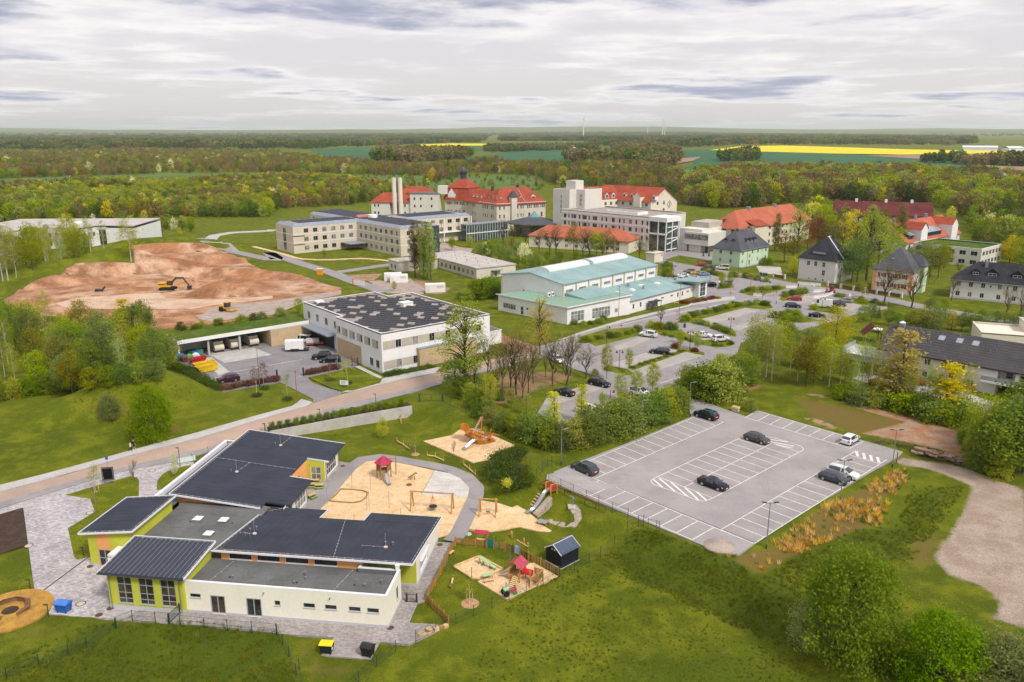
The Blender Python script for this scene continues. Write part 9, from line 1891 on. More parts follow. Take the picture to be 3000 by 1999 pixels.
many('shrub',cr,[(1090,870,770),(1200,890,790),(1320,900,790),(1430,930,800),(1540,960,830),(1640,990,850),(1720,1010,870),(1800,1000,860),(1260,850,740),(1380,880,760),(1480,900,780),(1600,940,800),(980,830,730),(1850,980,830)],'undergrowth bush along the edge of the red bare strip',0,'bush','bush',1.3)
many('birch',cr,[(1995,1345,790),(2010,1350,800),(2100,1250,800),(1940,1150,850),(2200,1300,830),(2300,1200,760)],'pale birch at the right edge beyond the gravel track',0,name='birch_tree',wide=1.15);many('green',cr,[(2120,1400,1000),(2200,1440,900),(2280,1420,850),(2350,1400,820),(2060,1380,1050),(2340,1250,700),(2250,1330,880),(2180,1200,860)],'dense green tree at the right edge beyond the log pile',0,wide=1.25)
many('bush',cr,[(2000,1370,1200),(2080,1400,1230),(2160,1440,1250),(1900,1180,1060),(1960,1230,1080)],'bush at the foot of the right edge trees',0,'bush','bush')
pt('bigbush',cm(1430,1085),cm(0,600),'large rounded olive green bush on the meadow slope',cat='bush',name='bush',var=0,wide=.8);pt('greybush',cm(1240,1060),cm(0,830),'grey green bush leaning against the large bush',cat='bush',name='bush',wide=1.)
pt('bigbush',cm(1900,1290),cm(0,930),'bright yellow green bush at the lower right edge',cat='bush',name='bush',var=0,wide=1.);pt('greybush',cm(2250,1330),cm(0,1030),'sage green bush in the lower right corner',cat='bush',name='bush',wide=1.3);pt('greybush',cm(2080,1400),cm(0,1210),'pale bush at the bottom edge on the right',cat='bush',name='bush',wide=1.4)
def fill(poly,n,seed,kinds,hr,label,group,name=None,wide=1.,mind=2.4):
 group=label;w=[PG(p)[:2]for p in poly];rs=random.Random(seed);xs=[p[0]for p in w];ys=[p[1]for p in w];pts=[];tries=0
 while len(pts)<n and tries<6000:
  tries+=1;x,y=rs.uniform(min(xs),max(xs)),rs.uniform(min(ys),max(ys))
  if not bool(inside(np.array([x]),np.array([y]),w)[0])or any(dist((x,y),q)<mind for q in pts):continue
  pts.append((x,y));k=rs.choice(kinds);Co(k,(x,y,Hs(x,y)),rs.uniform(*hr),label,group=group,name=name,wide=wide)
fill([D(-70,930),D(80,912),D(250,888),D(390,868),D(400,830),D(330,775),D(200,772),D(-20,790)],62,3,['green','leafy','birch','olive','leafy','green'],(7.5,11.5),'young leafing tree in the dense wood left of the depot',0,wide=1.)
for x in range(12):pt('bush',D(-40+x*36,925-x*5.2),D(0,880-x*5.2),'low shrub at the lawn edge of the left wood',cat='bush',name='bush',group='shrubs at the edge of the left wood')
pt('spruce',cl(955,1130),cl(0,815),'dark spruce at the right end of the left wood',name='spruce_tree',var=0);pt('spruce',cl(790,1120),cl(0,925),'smaller dark spruce inside the left wood',name='spruce_tree',var=1,wide=1.2);pt('column',cl(860,960),cl(0,765),'yellowish narrow tree left of the dark spruce',wide=2.2,var=1);pt('birch',cl(320,960),cl(0,700),'slender birch standing before the excavation edge',name='birch_tree')
pt('bigbush',ce(1160,730),ce(0,365),'large pale green bush on the lawn beside the street',cat='bush',name='bush',var=0,wide=.75);pt('greybush',ce(840,590),ce(0,400),'sparse bush on the grassy mound',cat='bush',name='bush',wide=.8)
fill([cl(-60,600),cl(200,610),cl(480,520),cl(760,500),cl(780,430),cl(500,430),cl(100,480),cl(-60,500)],34,5,['birch','birch','leafy','olive','birch'],(11,16),'birch in the belt before the white ward building',0,name='birch_tree',wide=.9,mind=3.)
pt('birch',cl(900,510),cl(0,200),'lone tall birch at the top of the earth bank',name='birch_tree',wide=1.3);many('birch',cl,[(60,640,180),(20,640,220),(110,620,330)],'tall birch at the far left edge',0,name='birch_tree')
many('poplar',ch,[(1215,868,430),(1250,850,450),(1283,885,445),(1315,875,450),(1342,893,452)],'tall poplar in the clump before the cream clinic',0,name='poplar_tree',wide=.95)
many('leafy',ch,[(1500,665,555),(1635,640,555),(1785,640,580),(525,720,655),(1060,975,900)],'small round leafy tree in the clinic garden',0,wide=.95)
many('green',ch,[(1720,740,610),(1780,750,600),(1860,760,610),(1930,770,640),(2000,790,720),(2060,800,700),(2150,790,690),(2250,800,720),(2320,800,730),(1900,700,600,'olive'),(1960,690,560,'olive'),(2120,800,740),(2210,820,750)],'green tree in the belt behind the low pavilion',0);pt('blossom',ch(2055,760),ch(0,610),'white blossoming tree behind the low pavilion, right',name='blossom_tree',wide=1.1);pt('blossom',ch(1760,720),ch(0,605),'white blossoming tree behind the low pavilion, left',name='blossom_tree',wide=.9)
many('bare',cc,[(230,830,560),(330,820,600),(440,850,600),(560,900,640),(660,940,640),(720,940,600),(960,985,600),(1025,985,640),(1150,960,680),(1480,975,720),(1600,990,700),(880,930,640,'olive'),(1180,960,690,'olive'),(1090,960,700,'leafy'),(1250,960,760,'olive')],'bare branching tree among the clinic houses',0,wide=.9)
many('green',cc,[(380,990,800),(640,1000,900),(750,1010,900),(900,1000,880),(480,1030,920),(560,1060,960),(700,1070,950),(60,1230,1140,'bush'),(130,1280,1120,'green'),(40,1330,1180,'green'),(200,1300,1150,'olive')],'green shrubby tree behind the turquoise roofed hall',0);many('bush',ch,[(1660,1010,900),(1720,1030,880),(1800,1020,870),(1860,1000,880),(1560,1040,980),(1620,1045,960)],'rounded bush between hall and pavilion',0,'bush','bush',1.3)
pt('oak',cc(560,1600),cc(0,1350),'yellow green young oak before the hall annex',name='oak_tree',var=1,wide=.7)
many('leafy',cv,[(760,600,480,'willow',.8),(945,615,535),(640,440,170,'poplar',1.3),(790,450,150,'oak'),(860,430,220,'copper'),(920,420,190,'copper'),(700,520,300,'olive'),(760,520,330,'olive'),(960,350,120,'leafy'),(1000,420,200,'bare'),(1100,440,190,'olive'),(1180,480,150,'oak'),(1260,640,170,'oak'),(1340,600,210,'oak'),(1420,560,250,'leafy'),(1200,650,330,'green'),(1160,660,380,'green'),(1480,480,110,'poplar',1.4),(1260,690,640,'leafy'),(1700,620,370,'leafy'),(1760,620,380,'leafy'),(1800,560,400,'green'),(1640,560,370,'green'),(1900,600,480,'bare'),(2080,480,280,'bare'),(2250,520,330,'willow'),(2320,560,340,'leafy'),(1850,220,130,'willow'),(2010,280,190,'spruce'),(1100,700,590,'birch'),(1240,760,640,'leafy',.6),(920,200,90,'oak'),(1290,330,120,'oak'),(1370,330,140,'olive'),(1540,430,330,'olive'),(1560,500,420,'green')],'leafing garden tree among the villas',0,wide=1.)
pt('bare',cv(1385,805),cv(0,450),'large bare tree in front of the orange villa',wide=1.05,var=0);pt('bare',cv(1575,830),cv(0,480),'wide bare tree between orange villa and long white house',wide=1.1,var=1);many('bare',cv,[(1850,780,560),(2230,890,640),(2330,890,650)],'bare young tree before the long white house',0,wide=.8)
many('green',cv,[(1240,930,810),(1300,920,800),(1420,950,840),(1480,960,860),(1560,960,850),(1640,970,830,'greybush',1.3),(1700,980,850,'greybush',1.4),(1760,960,800),(1850,980,850,'willow',1.),(1920,990,870),(2000,1000,870),(2100,1000,870),(2200,1010,860),(2300,1010,860),(1700,860,760),(1800,850,770),(1350,900,820,'spruce'),(1960,920,830),(2060,930,840),(2160,930,850),(560,530,480,'bush'),(590,530,480,'bush'),(1960,500,400,'leafy'),(2340,700,560,'green')],'dense green garden tree behind the tiled house',0,wide=1.15)
many('spruce',cc,[(2070,945,890),(2122,945,893)],'small cone shaped conifer on the clinic verge',0,name='conifer')
many('leafy',cw,[(305,860,720),(480,930,740),(1035,390,310),(715,320,155),(800,310,170)],'young green tree on a car park island',0,wide=.8);many('leafy',cu,[(465,400,265),(340,440,250),(752,280,160)],'slim young tree beside the pale stalls',0,wide=.6);pt('baresmall',cw(120,690),cw(0,450),'bare young tree on the street kerb before the hall',wide=1.);pt('baresmall',cw(1120,430),cw(0,310),'bare dark young tree at the flower island',wide=.8)
def Ae(c,pts,label,group=0,key='shrub',step=1.9,h=(1.2,1.7),wide=1.15):
 group=label;G=[PG(c(*p))for p in pts]
 for a,b in zip(G[:-1],G[1:]):
  n=max(1,int(Aj(a,b)/step))
  for i in range(n):f=(i+random.uniform(.2,.8))/n;x,y=a[0]+(b[0]-a[0])*f,a[1]+(b[1]-a[1])*f;Co(key,(x,y,Hs(x,y)),random.uniform(*h),label,'shrub','shrub',group,wide)
Ae(cw,[(320,660),(420,600),(620,560),(850,500),(1080,475),(1200,500)],'clipped green shrub in the hedge along the hall street',0);Ae(cw,[(450,660),(620,700),(720,740),(850,790)],'shrub in the hedge beside the lower lane',0);Ae(cw,[(1220,610),(1400,580),(1500,620),(1300,630),(1480,650)],'shrub of the island behind the navy estate',0,step=2.4,h=(1.6,2.2));Ae(cw,[(1300,410),(1420,385),(1560,360)],'trimmed shrub beside the red hatchback',0,step=2.2,h=(1.6,2.1))
Ae(cw,[(1600,530),(1690,540)],'shrub before the white delivery van',0,h=(1.6,2));Ae(cw,[(1760,560),(1860,560)],'shrub behind the yellow green willow',0,h=(1.6,2));Ae(cw,[(1830,400),(1960,405)],'low dark shrub beside the roadworks',0,h=(.9,1.2),wide=1.4);Ae(cw,[(2010,430),(2120,430)],'low dark shrub at the verge',0,h=(.9,1.2),wide=1.4);Ae(cw,[(2080,470),(2200,460),(2340,500)],'shrub round the large bare tree',0,step=2.6,h=(1.1,1.5),wide=1.4)
Ae(cw,[(0,715),(60,700),(150,735),(230,720),(270,745)],'rounded shrub at the lower boom gate',0,h=(1.5,2.));Ae(cw,[(120,775),(330,820),(560,880),(700,890),(820,870)],'low shrub of the long hedge island',0,h=(.7,1.1),wide=1.3);Ae(cu,[(190,240),(330,215),(400,205),(470,190),(530,165)],'shrub along the street before the white SUV',0,h=(1.1,1.7));Ae(cu,[(100,130),(200,140),(310,130),(330,105)],'shrub at the foot of the hall annex',0,h=(1.,1.5));Ae(cw,[(910,365),(1020,340),(1200,335),(1330,320)],'shrub of the flower island',0,h=(1.,1.6));Ae(cw,[(540,160),(700,200),(850,210),(960,215),(1090,245),(1180,260)],'hedge shrub between car park and villa street',0,h=(1.4,2.));Ae(cw,[(165,100),(200,105),(180,200),(220,210)],'shrub behind the hall corner',0,h=(1.6,2.1));Ae(cw,[(250,215),(530,265),(660,300)],'dark low hedge shrub beside the black estate',0,h=(1.,1.3));Ae(cw,[(690,320),(800,310)],'bright shrub on the kerb island',0,h=(1.2,1.6))
Ae(cw,[(310,470),(420,465),(560,440),(640,420)],'dark red shrub in the flower bed before the hall',0,'redshrub',1.1,(.8,1.1));Ae(cw,[(640,425),(730,420)],'yellow shrub in the flower bed before the hall',0,'shrub',1.3,(.7,1.));Ae(cu,[(340,395),(470,410)],'sparse shrub at the lamp island',0,h=(.7,1.2));Ae(cu,[(470,385),(620,335),(770,285)],'low shrub in the narrow grass strip',0,'flat_shrub',2.2,(.3,.5));Ae(cu,[(700,260),(880,300)],'small reddish shrub at the island tip',0,'redshrub',3.,(.8,1.2))
PUR='clipped purple shrub of the depot hedge'
Ae(c6,[(490,455),(620,430),(760,405),(890,385)],PUR+' left of the drive',0,'redshrub',.95,(1.,1.2),1.2);Ae(c6,[(1090,345),(1200,322),(1320,298)],PUR+' right of the drive',0,'redshrub',.95,(1.,1.2),1.2)
for o in[o for o in BD.objects if o.parent and o.parent.get('group','').startswith('clipped purple')and o.name.startswith('crown')]:
 o.material_slots[0].link='OBJECT';o.material_slots[0].material=leaf_p
for b,tp,v,lab in((c6(727,485),275,0,'purple leaved sapling on the depot lawn, left'),(c6(782,435),235,0,'purple leaved sapling on the depot lawn, right'),(c6(952,510),315,1,'pale green sapling beside the depot drive'),(c6(1267,375),245,0,'purple sapling before the depot front'),(cd(1335,690),None,1,'yellow green sapling before the depot front')):g=PG(b);Co('sapling',g,Bh(g,c6(0,tp)[1])if tp else 5.5,lab,name='sapling',var=v,wide=.9 if tp else 1.2)
for b,lab in((c6(728,500),'flat round shrub under the left purple sapling'),(c6(782,448),'flat round shrub under the right purple sapling'),(c6(950,527),'flat round shrub under the pale sapling'),(cd(1215,672),'flat round shrub under the front purple sapling'),(cd(1335,695),'flat round shrub by the depot sign'),(cd(1340,605),'flat round shrub near the depot corner')):Co('flat_shrub',PG(b),.6,lab,'shrub','shrub',None,1.15)
Ae(cd,[(1600,640),(1700,620),(1820,600),(1930,575)],'low dark shrub bed at the depot front',0,'flat_shrub',1.6,(.6,.9),1.3);Ae(c6,[(120,285),(240,330),(330,390),(460,460)],'low brown green ground hedge west of the depot yard',0,'flat_shrub',1.3,(.8,1.),1.)
many('shrub',cd,[(190,320,270),(285,320,280),(330,305,260),(450,290,240),(610,280,220),(685,255,210),(740,255,200),(875,225,170),(1000,215,105,'leafy')],'small bush on the turf bank behind the garage',0,'bush','bush')
hd=lambda s:(wA+wd_*s+Ab((-wd_.y,wd_.x))*1.1)
for i in range(18):p=hd(.6+i*(wL-1)/18);Co('shrub',(p.x,p.y,Hs(wA.x+wd_.x*(.6+i*(wL-1)/18)-wd_.y*3.2,wA.y+wd_.y*(.6+i*(wL-1)/18)+wd_.x*3.2)+.05),1.35,'clipped hedge shrub above the concrete wall','shrub','hedge_shrub','hedge above the concrete wall',.62,0)
pt('willow',c3(1655,180),c3(0,-60),'small weeping willow on the nursery lawn',name='willow_tree',var=0,wide=.75);pt('sapling',cs(350,940),cs(0,640),'airy sapling with mulch ring beside the loop path',name='sapling',var=1,wide=1.3);pt('baresmall',cs(940,975),cs(0,690),'leafless staked sapling before the ship sand',name='sapling',wide=.5);pt('ball',cy(955,280),cy(0,25),'little ball headed standard tree beside the overgrown mound',name='standard_tree',var=0)
pt('sapling',cq(920,1120),cq(0,760),'staked young tree on the toddler lawn',name='sapling',var=1,wide=1.3);pt('sapling',c1(318,790),c1(0,440),'staked young tree on the street lawn',name='sapling',var=1,wide=1.1);pt('baresmall',c1(755,670),c1(0,395),'leafless young tree on the street lawn',wide=.8);pt('blossom',c1(1225,610),c1(0,345),'slender white flowering tree at the nursery front',name='blossom_tree',wide=.42)
for p,lab in((c1(318,790),'wooden stakes round the young tree on the street lawn'),(cq(920,1130),'wooden stakes round the toddler lawn tree')):
 g=PG(p);t=Ac('tree_stakes',lab,'stakes',g)
 for k in range(3):a=R(120*k+30);_t([(.42*cos(a),.42*sin(a),-.1),(.36*cos(a),.36*sin(a),1.7)],.05,6)('stake',At,t)
 _t([(.36*cos(R(120*k+30)),.36*sin(R(120*k+30)),1.6)for k in(0,1,2,0)],.04,5)('crossbar',At,t)
fill([cs(1520,1180),cs(1600,1060),cs(1850,870),cs(1980,900),cs(1900,1150),cs(2100,1330),cs(2230,1440),cs(2000,1560),cs(1700,1500),cs(1560,1300)],34,8,['flat_shrub'],(.7,1.1),'juniper ground cover shrub on the overgrown mound',0,'shrub',1.1,.75)
# -- fields
def field(name,poly,mat,lev=60):return Ai(name,poly,mat,lev,70,skirt=0,sink=False)
crop_g=Mground('winter_wheat',[(.035,.12,.045),(.045,.14,.05),(.03,.105,.04)],[.004,.012],.9,.1,bs=.05);crop_l=Mground('young_meadow',[(.10,.16,.03),(.12,.18,.035),(.09,.14,.03)],[.006,.02],.9,.1,bs=.05);rape=Mground('rape_in_flower',[(.75,.60,.012),(.80,.66,.015),(.66,.53,.012)],[.006,.02],.9,.1,bs=.05);plough=Mground('ploughed_soil',[(.33,.205,.155),(.37,.235,.18),(.28,.17,.13)],[.006,.02],.95,.1,bs=.05)
field('green_field',[D(715,345),D(830,340),D(1010,336),D(1140,339),D(1060,352),D(900,352),D(870,372),D(775,377),D(730,358)],crop_g);field('rape_field',[D(960,333),D(1040,330.5),D(1140,331.5),D(1130,335.5),D(965,336)],rape,90);field('green_field',[D(1060,366),D(1200,346),D(1330,342),D(1440,346),D(1430,362),D(1330,378),D(1250,380),D(1110,378)],crop_g)
field('green_field',[D(1530,398),D(1600,378),D(1550,346),D(1680,343),D(1900,353),D(2070,361),D(2240,379),D(2130,406),D(1900,402),D(1640,397)],crop_g);field('ploughed_strip',[D(1520,368),D(1612,362),D(1590,372),D(1530,382)],plough,90);field('rape_field',[D(1630,346),D(1700,337.5),D(1800,335.5),D(2100,345),D(2400,350),D(2400,353),D(2070,357),D(1900,354),D(1760,350)],rape,90)
field('ploughed_field',[D(1990,359.5),D(2120,357.5),D(2400,354),D(2400,376),D(2260,376)],plough,100);field('ploughed_field',[D(2130,406),D(2250,381),D(2400,388),D(2400,430)],plough,80);field('meadow',[D(-60,412),D(300,400),D(640,396),D(960,405),D(1240,402),D(1240,436),D(960,440),D(700,405),D(300,412),D(-60,430)],crop_l,20)
# -- woods and grass as masses
def proto_col(name,items):
 c=BD.collections.new(name)
 for i,me in enumerate(items):c.objects.link(BD.objects.new('%s_%d'%(name,i),me))
 return c
def scatter(name,label,cat,pts,sc,vi,col):
 me=BD.meshes.new(name);me.from_pydata([tuple(p)for p in pts],[],[]);n=len(pts)
 for k,ty,v in(('sc','FLOAT',sc),('rz','FLOAT',np.random.uniform(0,6.28,n)),('vi','INT',vi)):me.attributes.new(k,ty,'POINT').data.foreach_set('value',np.asarray(v))
 o=BD.objects.new(name,me);COL.objects.link(o);tag(o,label,cat);o['kind']='stuff'
 ng=BD.node_groups.new(name,'GeometryNodeTree');ng.interface.new_socket('Geometry',in_out='INPUT',socket_type='NodeSocketGeometry');ng.interface.new_socket('Geometry',in_out='OUTPUT',socket_type='NodeSocketGeometry');N=ng.nodes;L=ng.links;gi,go,ip,ci=N.new('NodeGroupInput'),N.new('NodeGroupOutput'),N.new('GeometryNodeInstanceOnPoints'),N.new('GeometryNodeCollectionInfo')
 dv(ci,0,col);dv(ci,'Separate Children',True);dv(ci,'Reset Children',True);dv(ip,'Pick Instance',True);cx=N.new('ShaderNodeCombineXYZ')
 def at(k,ty):a=N.new('GeometryNodeInputNamedAttribute');a.data_type=ty;dv(a,0,k);return a.outputs[0]
 L.new(gi.outputs[0],ip.inputs['Points']);L.new(ci.outputs[0],ip.inputs['Instance']);L.new(at('vi','INT'),ip.inputs['Instance Index']);L.new(at('rz','FLOAT'),cx.inputs[2]);L.new(cx.outputs[0],ip.inputs['Rotation']);L.new(at('sc','FLOAT'),ip.inputs['Scale']);L.new(ip.outputs[0],go.inputs[0]);o.modifiers.new('scatter','NODES').node_group=ng;return o
def join(a,b):
 bm=bmesh.new();bm.from_mesh(a);n=len(bm.faces);bm.from_mesh(b);bm.faces.ensure_lookup_table();me=BD.meshes.new('wood')
 for f in bm.faces:f.material_index=0
 for f in bm.faces[n:]:f.material_index=1
 bm.to_mesh(me);bm.free();me.materials.append(a.materials[0]);me.materials.append(b.materials[0]);return me
FK=[('f_lime',Bk,'round'),('f_yel',Ck,'drop'),('f_green',Ce,'round'),('f_olive',Bx,'round'),('f_brown',Ci,'round'),('f_brown2',Ci,'drop'),('f_dark',Cc,'round'),('f_wht',leaf_w,'round'),('f_spr',leaf_s,'cone')]
for i,(k,m_,sh)in enumerate(FK):Ap(k,200+i,10,3.6 if sh!='cone' else 2.4,m_,Au,46,13,.7,.42 if 'brown' not in k else .34,.12,sh,nb=5)
wood_c=proto_col('wood_proto',[join(PROTO[k][0][0],PROTO[k][0][1])for k,_,_ in FK])
def patch(seed,mats):
 rs=np.random.RandomState(seed);bm=bmesh.new()
 for k in range(9):
  C=rs.normal(size=(70,3));C/=np.linalg.norm(C,axis=1)[:,None];C=C*np.array([4.5,4.5,7])*rs.uniform(.75,1.1,(70,1))+np.array([rs.uniform(-16,16),rs.uniform(-16,16),rs.uniform(8,12)]);me=Cm('p',C,2.,mats[0],rs);n=len(bm.faces);bm.from_mesh(me);bm.faces.ensure_lookup_table();BD.meshes.remove(me)
  for f in bm.faces[n:]:f.material_index=int(rs.randint(len(mats)))
 me=BD.meshes.new('patch');bm.to_mesh(me);bm.free()
 for m_ in mats:me.materials.append(m_)
 return me
far_c=proto_col('far_wood_proto',[patch(1,[Cc,Ce]),patch(2,[Ci,Bx]),patch(3,[Cc,leaf_s]),patch(4,[Ci,Cc])])
def sample(poly,step,seed,dens=None):
 w=[PG(p)[:2]for p in poly];xs=[p[0]for p in w];ys=[p[1]for p in w];rs=np.random.RandomState(seed);X,Y=np.meshgrid(np.arange(min(xs),max(xs),step),np.arange(min(ys),max(ys),step));x=X.ravel()+rs.uniform(-.45,.45,X.size)*step;y=Y.ravel()+rs.uniform(-.45,.45,X.size)*step;k=inside(x,y,w)&(np.abs(x)<y*.72+40)
 if dens is not None:k&=rs.uniform(size=x.size)<dens(x,y)
 x,y=x[k],y[k];return x,y,H(x,y)-.2,rs
def wood(label,poly,step,seed,weights,hr,dens=None):
 x,y,z,rs=sample(poly,step,seed,dens);p=np.array(weights,float);p/=p.sum();n=len(x);cl_=Bb(x,y,45,seed);base=rs.choice(len(p),n,p=p);q_=p.copy();q_[7]=0;alt_=rs.choice(len(p),8,p=q_/q_.sum())[(cl_*7.99).astype(int)];vi=np.where(rs.uniform(size=n)<.5,alt_,base);sc=rs.uniform(hr[0],hr[1],n)/10*(.75+.5*Bb(x,y,25,seed+1));return scatter('woodland',label,'woodland',list(zip(x,y,z)),sc,vi.astype(np.int32),wood_c)
wood('bright young wood between the building site and the far meadows',[D(-60,508),D(120,512),D(300,500),D(450,500),D(620,500),D(640,480),D(800,472),D(930,452),D(960,440),D(700,412),D(400,425),D(-60,440)],5.2,11,[30,10,22,16,6,3,4,.6,0],(6.5,11));wood('belt of olive and brown woods beyond the left meadows',[D(-60,414),D(300,402),D(640,397),D(960,405),D(1010,394),D(900,386),D(760,374),D(640,353),D(300,346),D(-60,353)],8.5,12,[8,1,12,26,22,14,12,.8,2],(7.5,13),lambda x,y:.35+.65*(Bb(x,y,130,5)>.38))
wood('scattered bushes on the meadows behind the clinics',[D(-60,432),D(300,412),D(700,402),D(960,404),D(1240,400),D(1260,440),D(960,442),D(700,412),D(300,428)],9,13,[6,1,20,16,6,2,10,.8,0],(2.2,6),lambda x,y:np.full(x.shape,.33));wood('mixed trees round the meadow behind the old clinic',[D(960,442),D(1000,390),D(1100,374),D(1300,386),D(1450,374),D(1560,398),D(1600,440),D(1570,470),D(1540,440),D(1290,436),D(1230,405),D(1100,398),D(1000,420)],8,14,[8,2,14,22,20,10,10,.8,1],(7,13),lambda x,y:.3+.7*(Bb(x,y,70,9)>.45))
wood('grey brown leafless wood behind the houses on the right',[D(1560,470),D(1600,415),D(1700,399),D(1900,406),D(2130,410),D(2420,432),D(2420,540),D(2260,510),D(2130,470),D(1900,462),D(1700,480),D(1640,480)],6.6,15,[6,2,8,14,34,26,6,.5,3],(11,17));wood('leafing wood at the right edge behind the turf roofed annex',[D(2225,500),D(2420,530),D(2420,640),D(2330,610),D(2240,560)],7,16,[18,8,16,16,10,6,4,.8,3],(9,14));wood('leafing trees among the ward houses',[D(1860,480),D(1920,500),D(2040,545),D(2000,560),D(1900,560),D(1830,520)],7.5,17,[20,6,14,20,12,6,2,0,0],(9,14));wood('low scrub behind the white ward building',[D(-60,520),D(260,512),D(310,545),D(430,540),D(470,520),D(330,505),D(-60,505)],6,18,[14,4,18,14,4,2,6,2,0],(3,6.5),lambda x,y:np.full(x.shape,.55))
def far_wood(label,poly,step,seed,w,dens=None):x,y,z,rs=sample(poly,step,seed,dens);p=np.array(w,float)/sum(w);scatter('far_woodland',label,'woodland',list(zip(x,y,z)),rs.uniform(.75,1.25,len(x)),rs.choice(4,len(x),p=p).astype(np.int32),far_c)
far_wood('grey wood strip between the two green fields',[D(880,352),D(1060,353),D(1075,366),D(960,373),D(880,374)],26,21,[1,4,1,4]);far_wood('grey wood in the middle of the fields',[D(1290,374),D(1330,362),D(1430,364),D(1410,336),D(1470,338),D(1545,347),D(1550,372),D(1520,386),D(1440,384)],26,22,[1,4,1,4]);far_wood('dark far forest on the left',[D(-80,316),D(500,314),D(715,320),D(720,344),D(300,345),D(-80,352)],52,23,[4,3,4,3]);far_wood('dark far forest in the centre',[D(690,311),D(1120,309),D(1110,329),D(960,331),D(720,343)],60,24,[4,2,4,2]);far_wood('dark far forest on the right',[D(1150,309),D(1600,307),D(2230,317),D(2240,334),D(1700,334),D(1540,342),D(1380,336),D(1340,325),D(1150,325)],60,25,[3,3,4,3])
far_wood('thin tree line between the ploughed fields',[D(2040,368),D(2240,378),D(2400,379),D(2400,382),D(2240,381)],22,26,[1,3,1,3]);far_wood('trees round the distant village',[D(1120,345),D(1370,338),D(1370,343),D(1130,351)],30,27,[3,3,1,3],lambda x,y:np.full(x.shape,.6));far_wood('small copse on the right green field',[D(1660,366),D(1720,360),D(1725,370),D(1670,375)],24,28,[2,3,1,3]);far_wood('far forest below the horizon',[D(-200,309),D(2600,309),D(2600,313),D(-200,313)],150,29,[4,2,4,2],lambda x,y:np.full(x.shape,.7))
def tuft(seed,n,h,mat,lean=.35):
 rs=np.random.RandomState(seed);m=MB()
 for k in range(n):a=rs.uniform(0,6.28);r=rs.uniform(0,.22);x,y=r*cos(a),r*sin(a);hh=h*rs.uniform(.6,1.2);dx,dy=rs.normal(size=2)*lean*hh;w=.02+.02*rs.uniform();b=rs.uniform(0,6.28);m.face([(x-w*cos(b),y-w*sin(b),0),(x+w*cos(b),y+w*sin(b),0),(x+dx,y+dy,hh)])
 return m.mesh('tuft',mat,uv=False)
tuft_m=Mleaf('tuft_green',(.045,.065,.004),(.058,.078,.005),(.08,.10,.006),.3);tc=proto_col('tuft_proto',[tuft(1,16,.3,tuft_m),tuft(2,14,.38,tuft_m),tuft(3,18,.22,tuft_m)]);rc=proto_col('reed_proto',[tuft(4,26,.75,leaf_k,.3),tuft(5,24,.55,leaf_k,.45),tuft(6,18,.4,tuft_m)])
def grass_mass(label,poly,step,seed,col,p,s=(.7,1.4),dens=None):x,y,z,rs=sample(poly,step,seed,dens);scatter('long_grass',label,'grass',list(zip(x,y,z+.15)),rs.uniform(s[0],s[1],len(x)),rs.choice(3,len(x),p=p).astype(np.int32),col)
dn=lambda s:(lambda x,y:.25+.75*(Bb(x,y,3.,s)>.4))
grass_mass('long dark grass on the embankment below the car park',[cm(60,620),cm(300,450),cm(440,480),cm(740,590),cm(1010,700),cm(1230,820),cm(1300,1080),cm(1000,1060),cm(620,880),cm(300,740)],.42,31,tc,[.4,.4,.2],dens=dn(3));grass_mass('unmown grass in front of the nursery',[D(190,1438),D(420,1426),D(640,1452),D(690,1580),D(-100,1580)],.42,32,tc,[.4,.4,.2],dens=dn(4));grass_mass('rough meadow grass in the right foreground',[cm(-250,700),cm(60,640),cm(620,880),cm(1300,1090),cm(1700,1120),cm(1700,1300),cm(-600,1300),cm(-450,950)],.62,33,tc,[.3,.2,.5],(.5,1.),dn(5));grass_mass('rough grass beyond the reed ditch',[cm(1000,690),cm(1300,520),cm(1680,400),cm(1760,220),cm(2040,230),cm(1900,450),cm(1760,620),cm(1400,640),cm(1150,790)],.5,34,tc,[.4,.4,.2],dens=dn(6))
grass_mass('brown dry reeds in the ditch beside the car park',[cm(1720,130),cm(1740,190),cm(1640,300),cm(1600,430),cm(1320,520),cm(1090,630),cm(960,700),cm(740,595),cm(840,600),cm(1000,555),cm(1300,330),cm(1500,230),cm(1650,150)],.55,35,rc,[.4,.3,.3],dens=lambda x,y:.1+.8*(Bb(x,y,3.5,7)>.5));grass_mass('rough grass on the street side mounds',[ce(500,500),ce(700,400),ce(1100,310),ce(1500,380),ce(1540,470),ce(1300,560),ce(1000,640),ce(700,620)],.7,36,tc,[.3,.2,.5],(.6,1.2),dn(8))
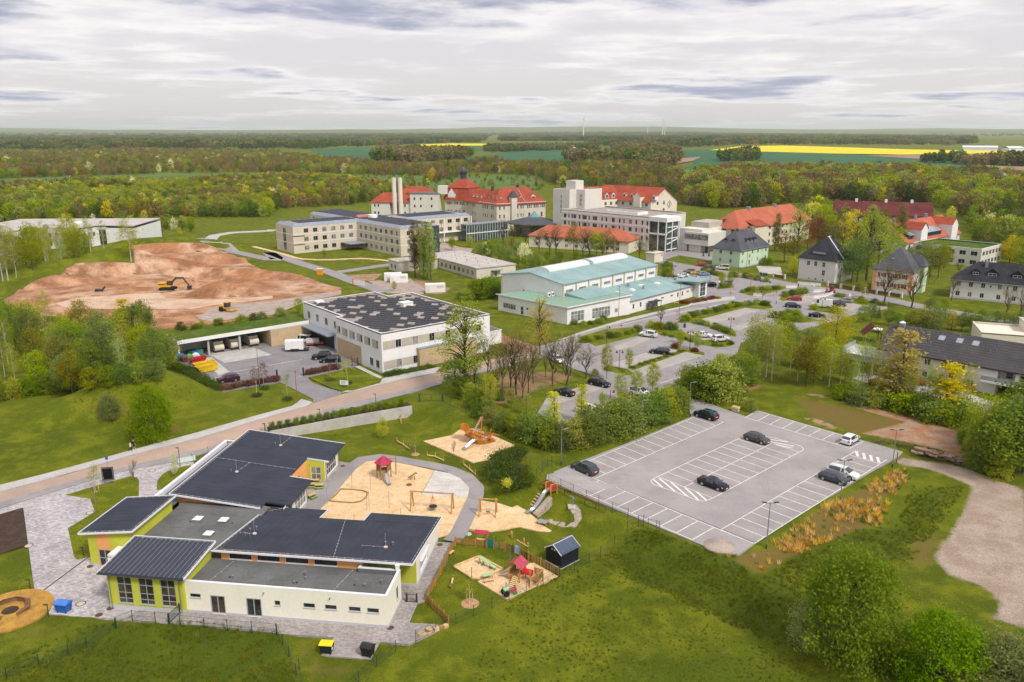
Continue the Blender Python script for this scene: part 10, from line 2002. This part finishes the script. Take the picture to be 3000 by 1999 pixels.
# -- far village, sheds, wind turbines
rs=random.Random(12);hm={}
for i in range(30):
 u,v=1140+(i*7.6)%225+rs.uniform(-3,3),337.5+rs.uniform(0,6)-abs(i-15)*.05;g=PG(D(u,v));t=Ac('village_house','tiny red roofed house in the distant village','house',g,rs.uniform(0,3.1),'houses of the distant village');L,W_,h=rs.uniform(12,20),rs.uniform(9,12),rs.uniform(5,8);_b(-L/2,-W_/2,-2,L/2,W_/2,h)('wall',Ad if i%3 else Aw,t);r=MB();hip(r,-L/2,-W_/2,L/2,W_/2,h,h+6,0,.6);r.build('roof',Ct if i%4 else Cu,t)
for a,b,lab in((D(2212,346.5),D(2292,347.5),'long white farm shed on the horizon fields'),(D(2318,348.5),D(2353,348.5),'shorter pale farm shed at the right edge')):
 A,B=PG(a),PG(b);L=Aj(A,B);t=Ac('farm_shed',lab,'shed',A,Ak(A,B));_b(0,0,-3,L,25,9)('wall',Ad,t);r=MB();hip(r,0,0,L,25,9,13,0,1);r.build('roof',Ao,t)
for u,top,d,lab in((1340,273,5200,'tallest wind turbine on the horizon, left'),(1487,287,9000,'small wind turbine, left of the right group'),(1521,277,6600,'wind turbine, middle of the right group'),(1526,280,7400,'wind turbine, right of the right group')):
 a=P(*D(u,330),0);k=d/a[1];x,y=a[0]*k,d;z=Hs(x,y);h=Bh((x,y,z),D(0,top)[1]);t=Ac('wind_turbine',lab,'wind turbine',(x,y,z));_c(0,0,-5,h,h*.03,h*.018,8)('tower',Ad,t);_b(-h*.02,-h*.05,h-h*.02,h*.02,h*.03,h+h*.02)('nacelle',Ad,t)
 for q in range(3):an=R(120*q+u);_t([(0,-h*.055,h),(h*.45*sin(an),-h*.055,h+h*.45*cos(an))],h*.014,4,h*.004)('blade',Ad,t)
# -- haze
m=MB();m.box(-19500,-3100,-60,19500,25500,300);hz=m.build('haze',[],uv=False);hz['kind']='stuff';tag(hz,'thin pale haze filling the air to the horizon','haze')
hm_=BD.materials.new('haze');hm_.use_nodes=True;N=hm_.node_tree.nodes;N.clear();pv_=N.new('ShaderNodeVolumePrincipled');ou=N.new('ShaderNodeOutputMaterial');hm_.node_tree.links.new(pv_.outputs[0],ou.inputs['Volume']);dv(pv_,'Color',(.86,.93,1.,1));dv(pv_,'Density',4.5e-5);dv(pv_,'Anisotropy',.2);hz.data.materials.append(hm_)
# -- labels: tell look-alikes in a row apart by their place
by={}
for o in BD.objects:
 if o.parent is None and o.get('group'):by.setdefault(o['label'],[]).append(o)
for lab,L_ in by.items():
 if len(L_)<2:continue
 ys=sorted(o.location.y for o in L_);md=ys[len(ys)//2]
 for nm,S_ in(('nearer half',[o for o in L_ if o.location.y<md]),('farther half',[o for o in L_ if o.location.y>=md])):
  for i,o in enumerate(sorted(S_,key=lambda o:o.location.x/o.location.y)):o['label']='%s, %s, %d%s from left'%(lab,nm,i+1,{1:'st',2:'nd',3:'rd'}.get((i+1)%10 if(i+1)//10!=1 else 0,'th'))
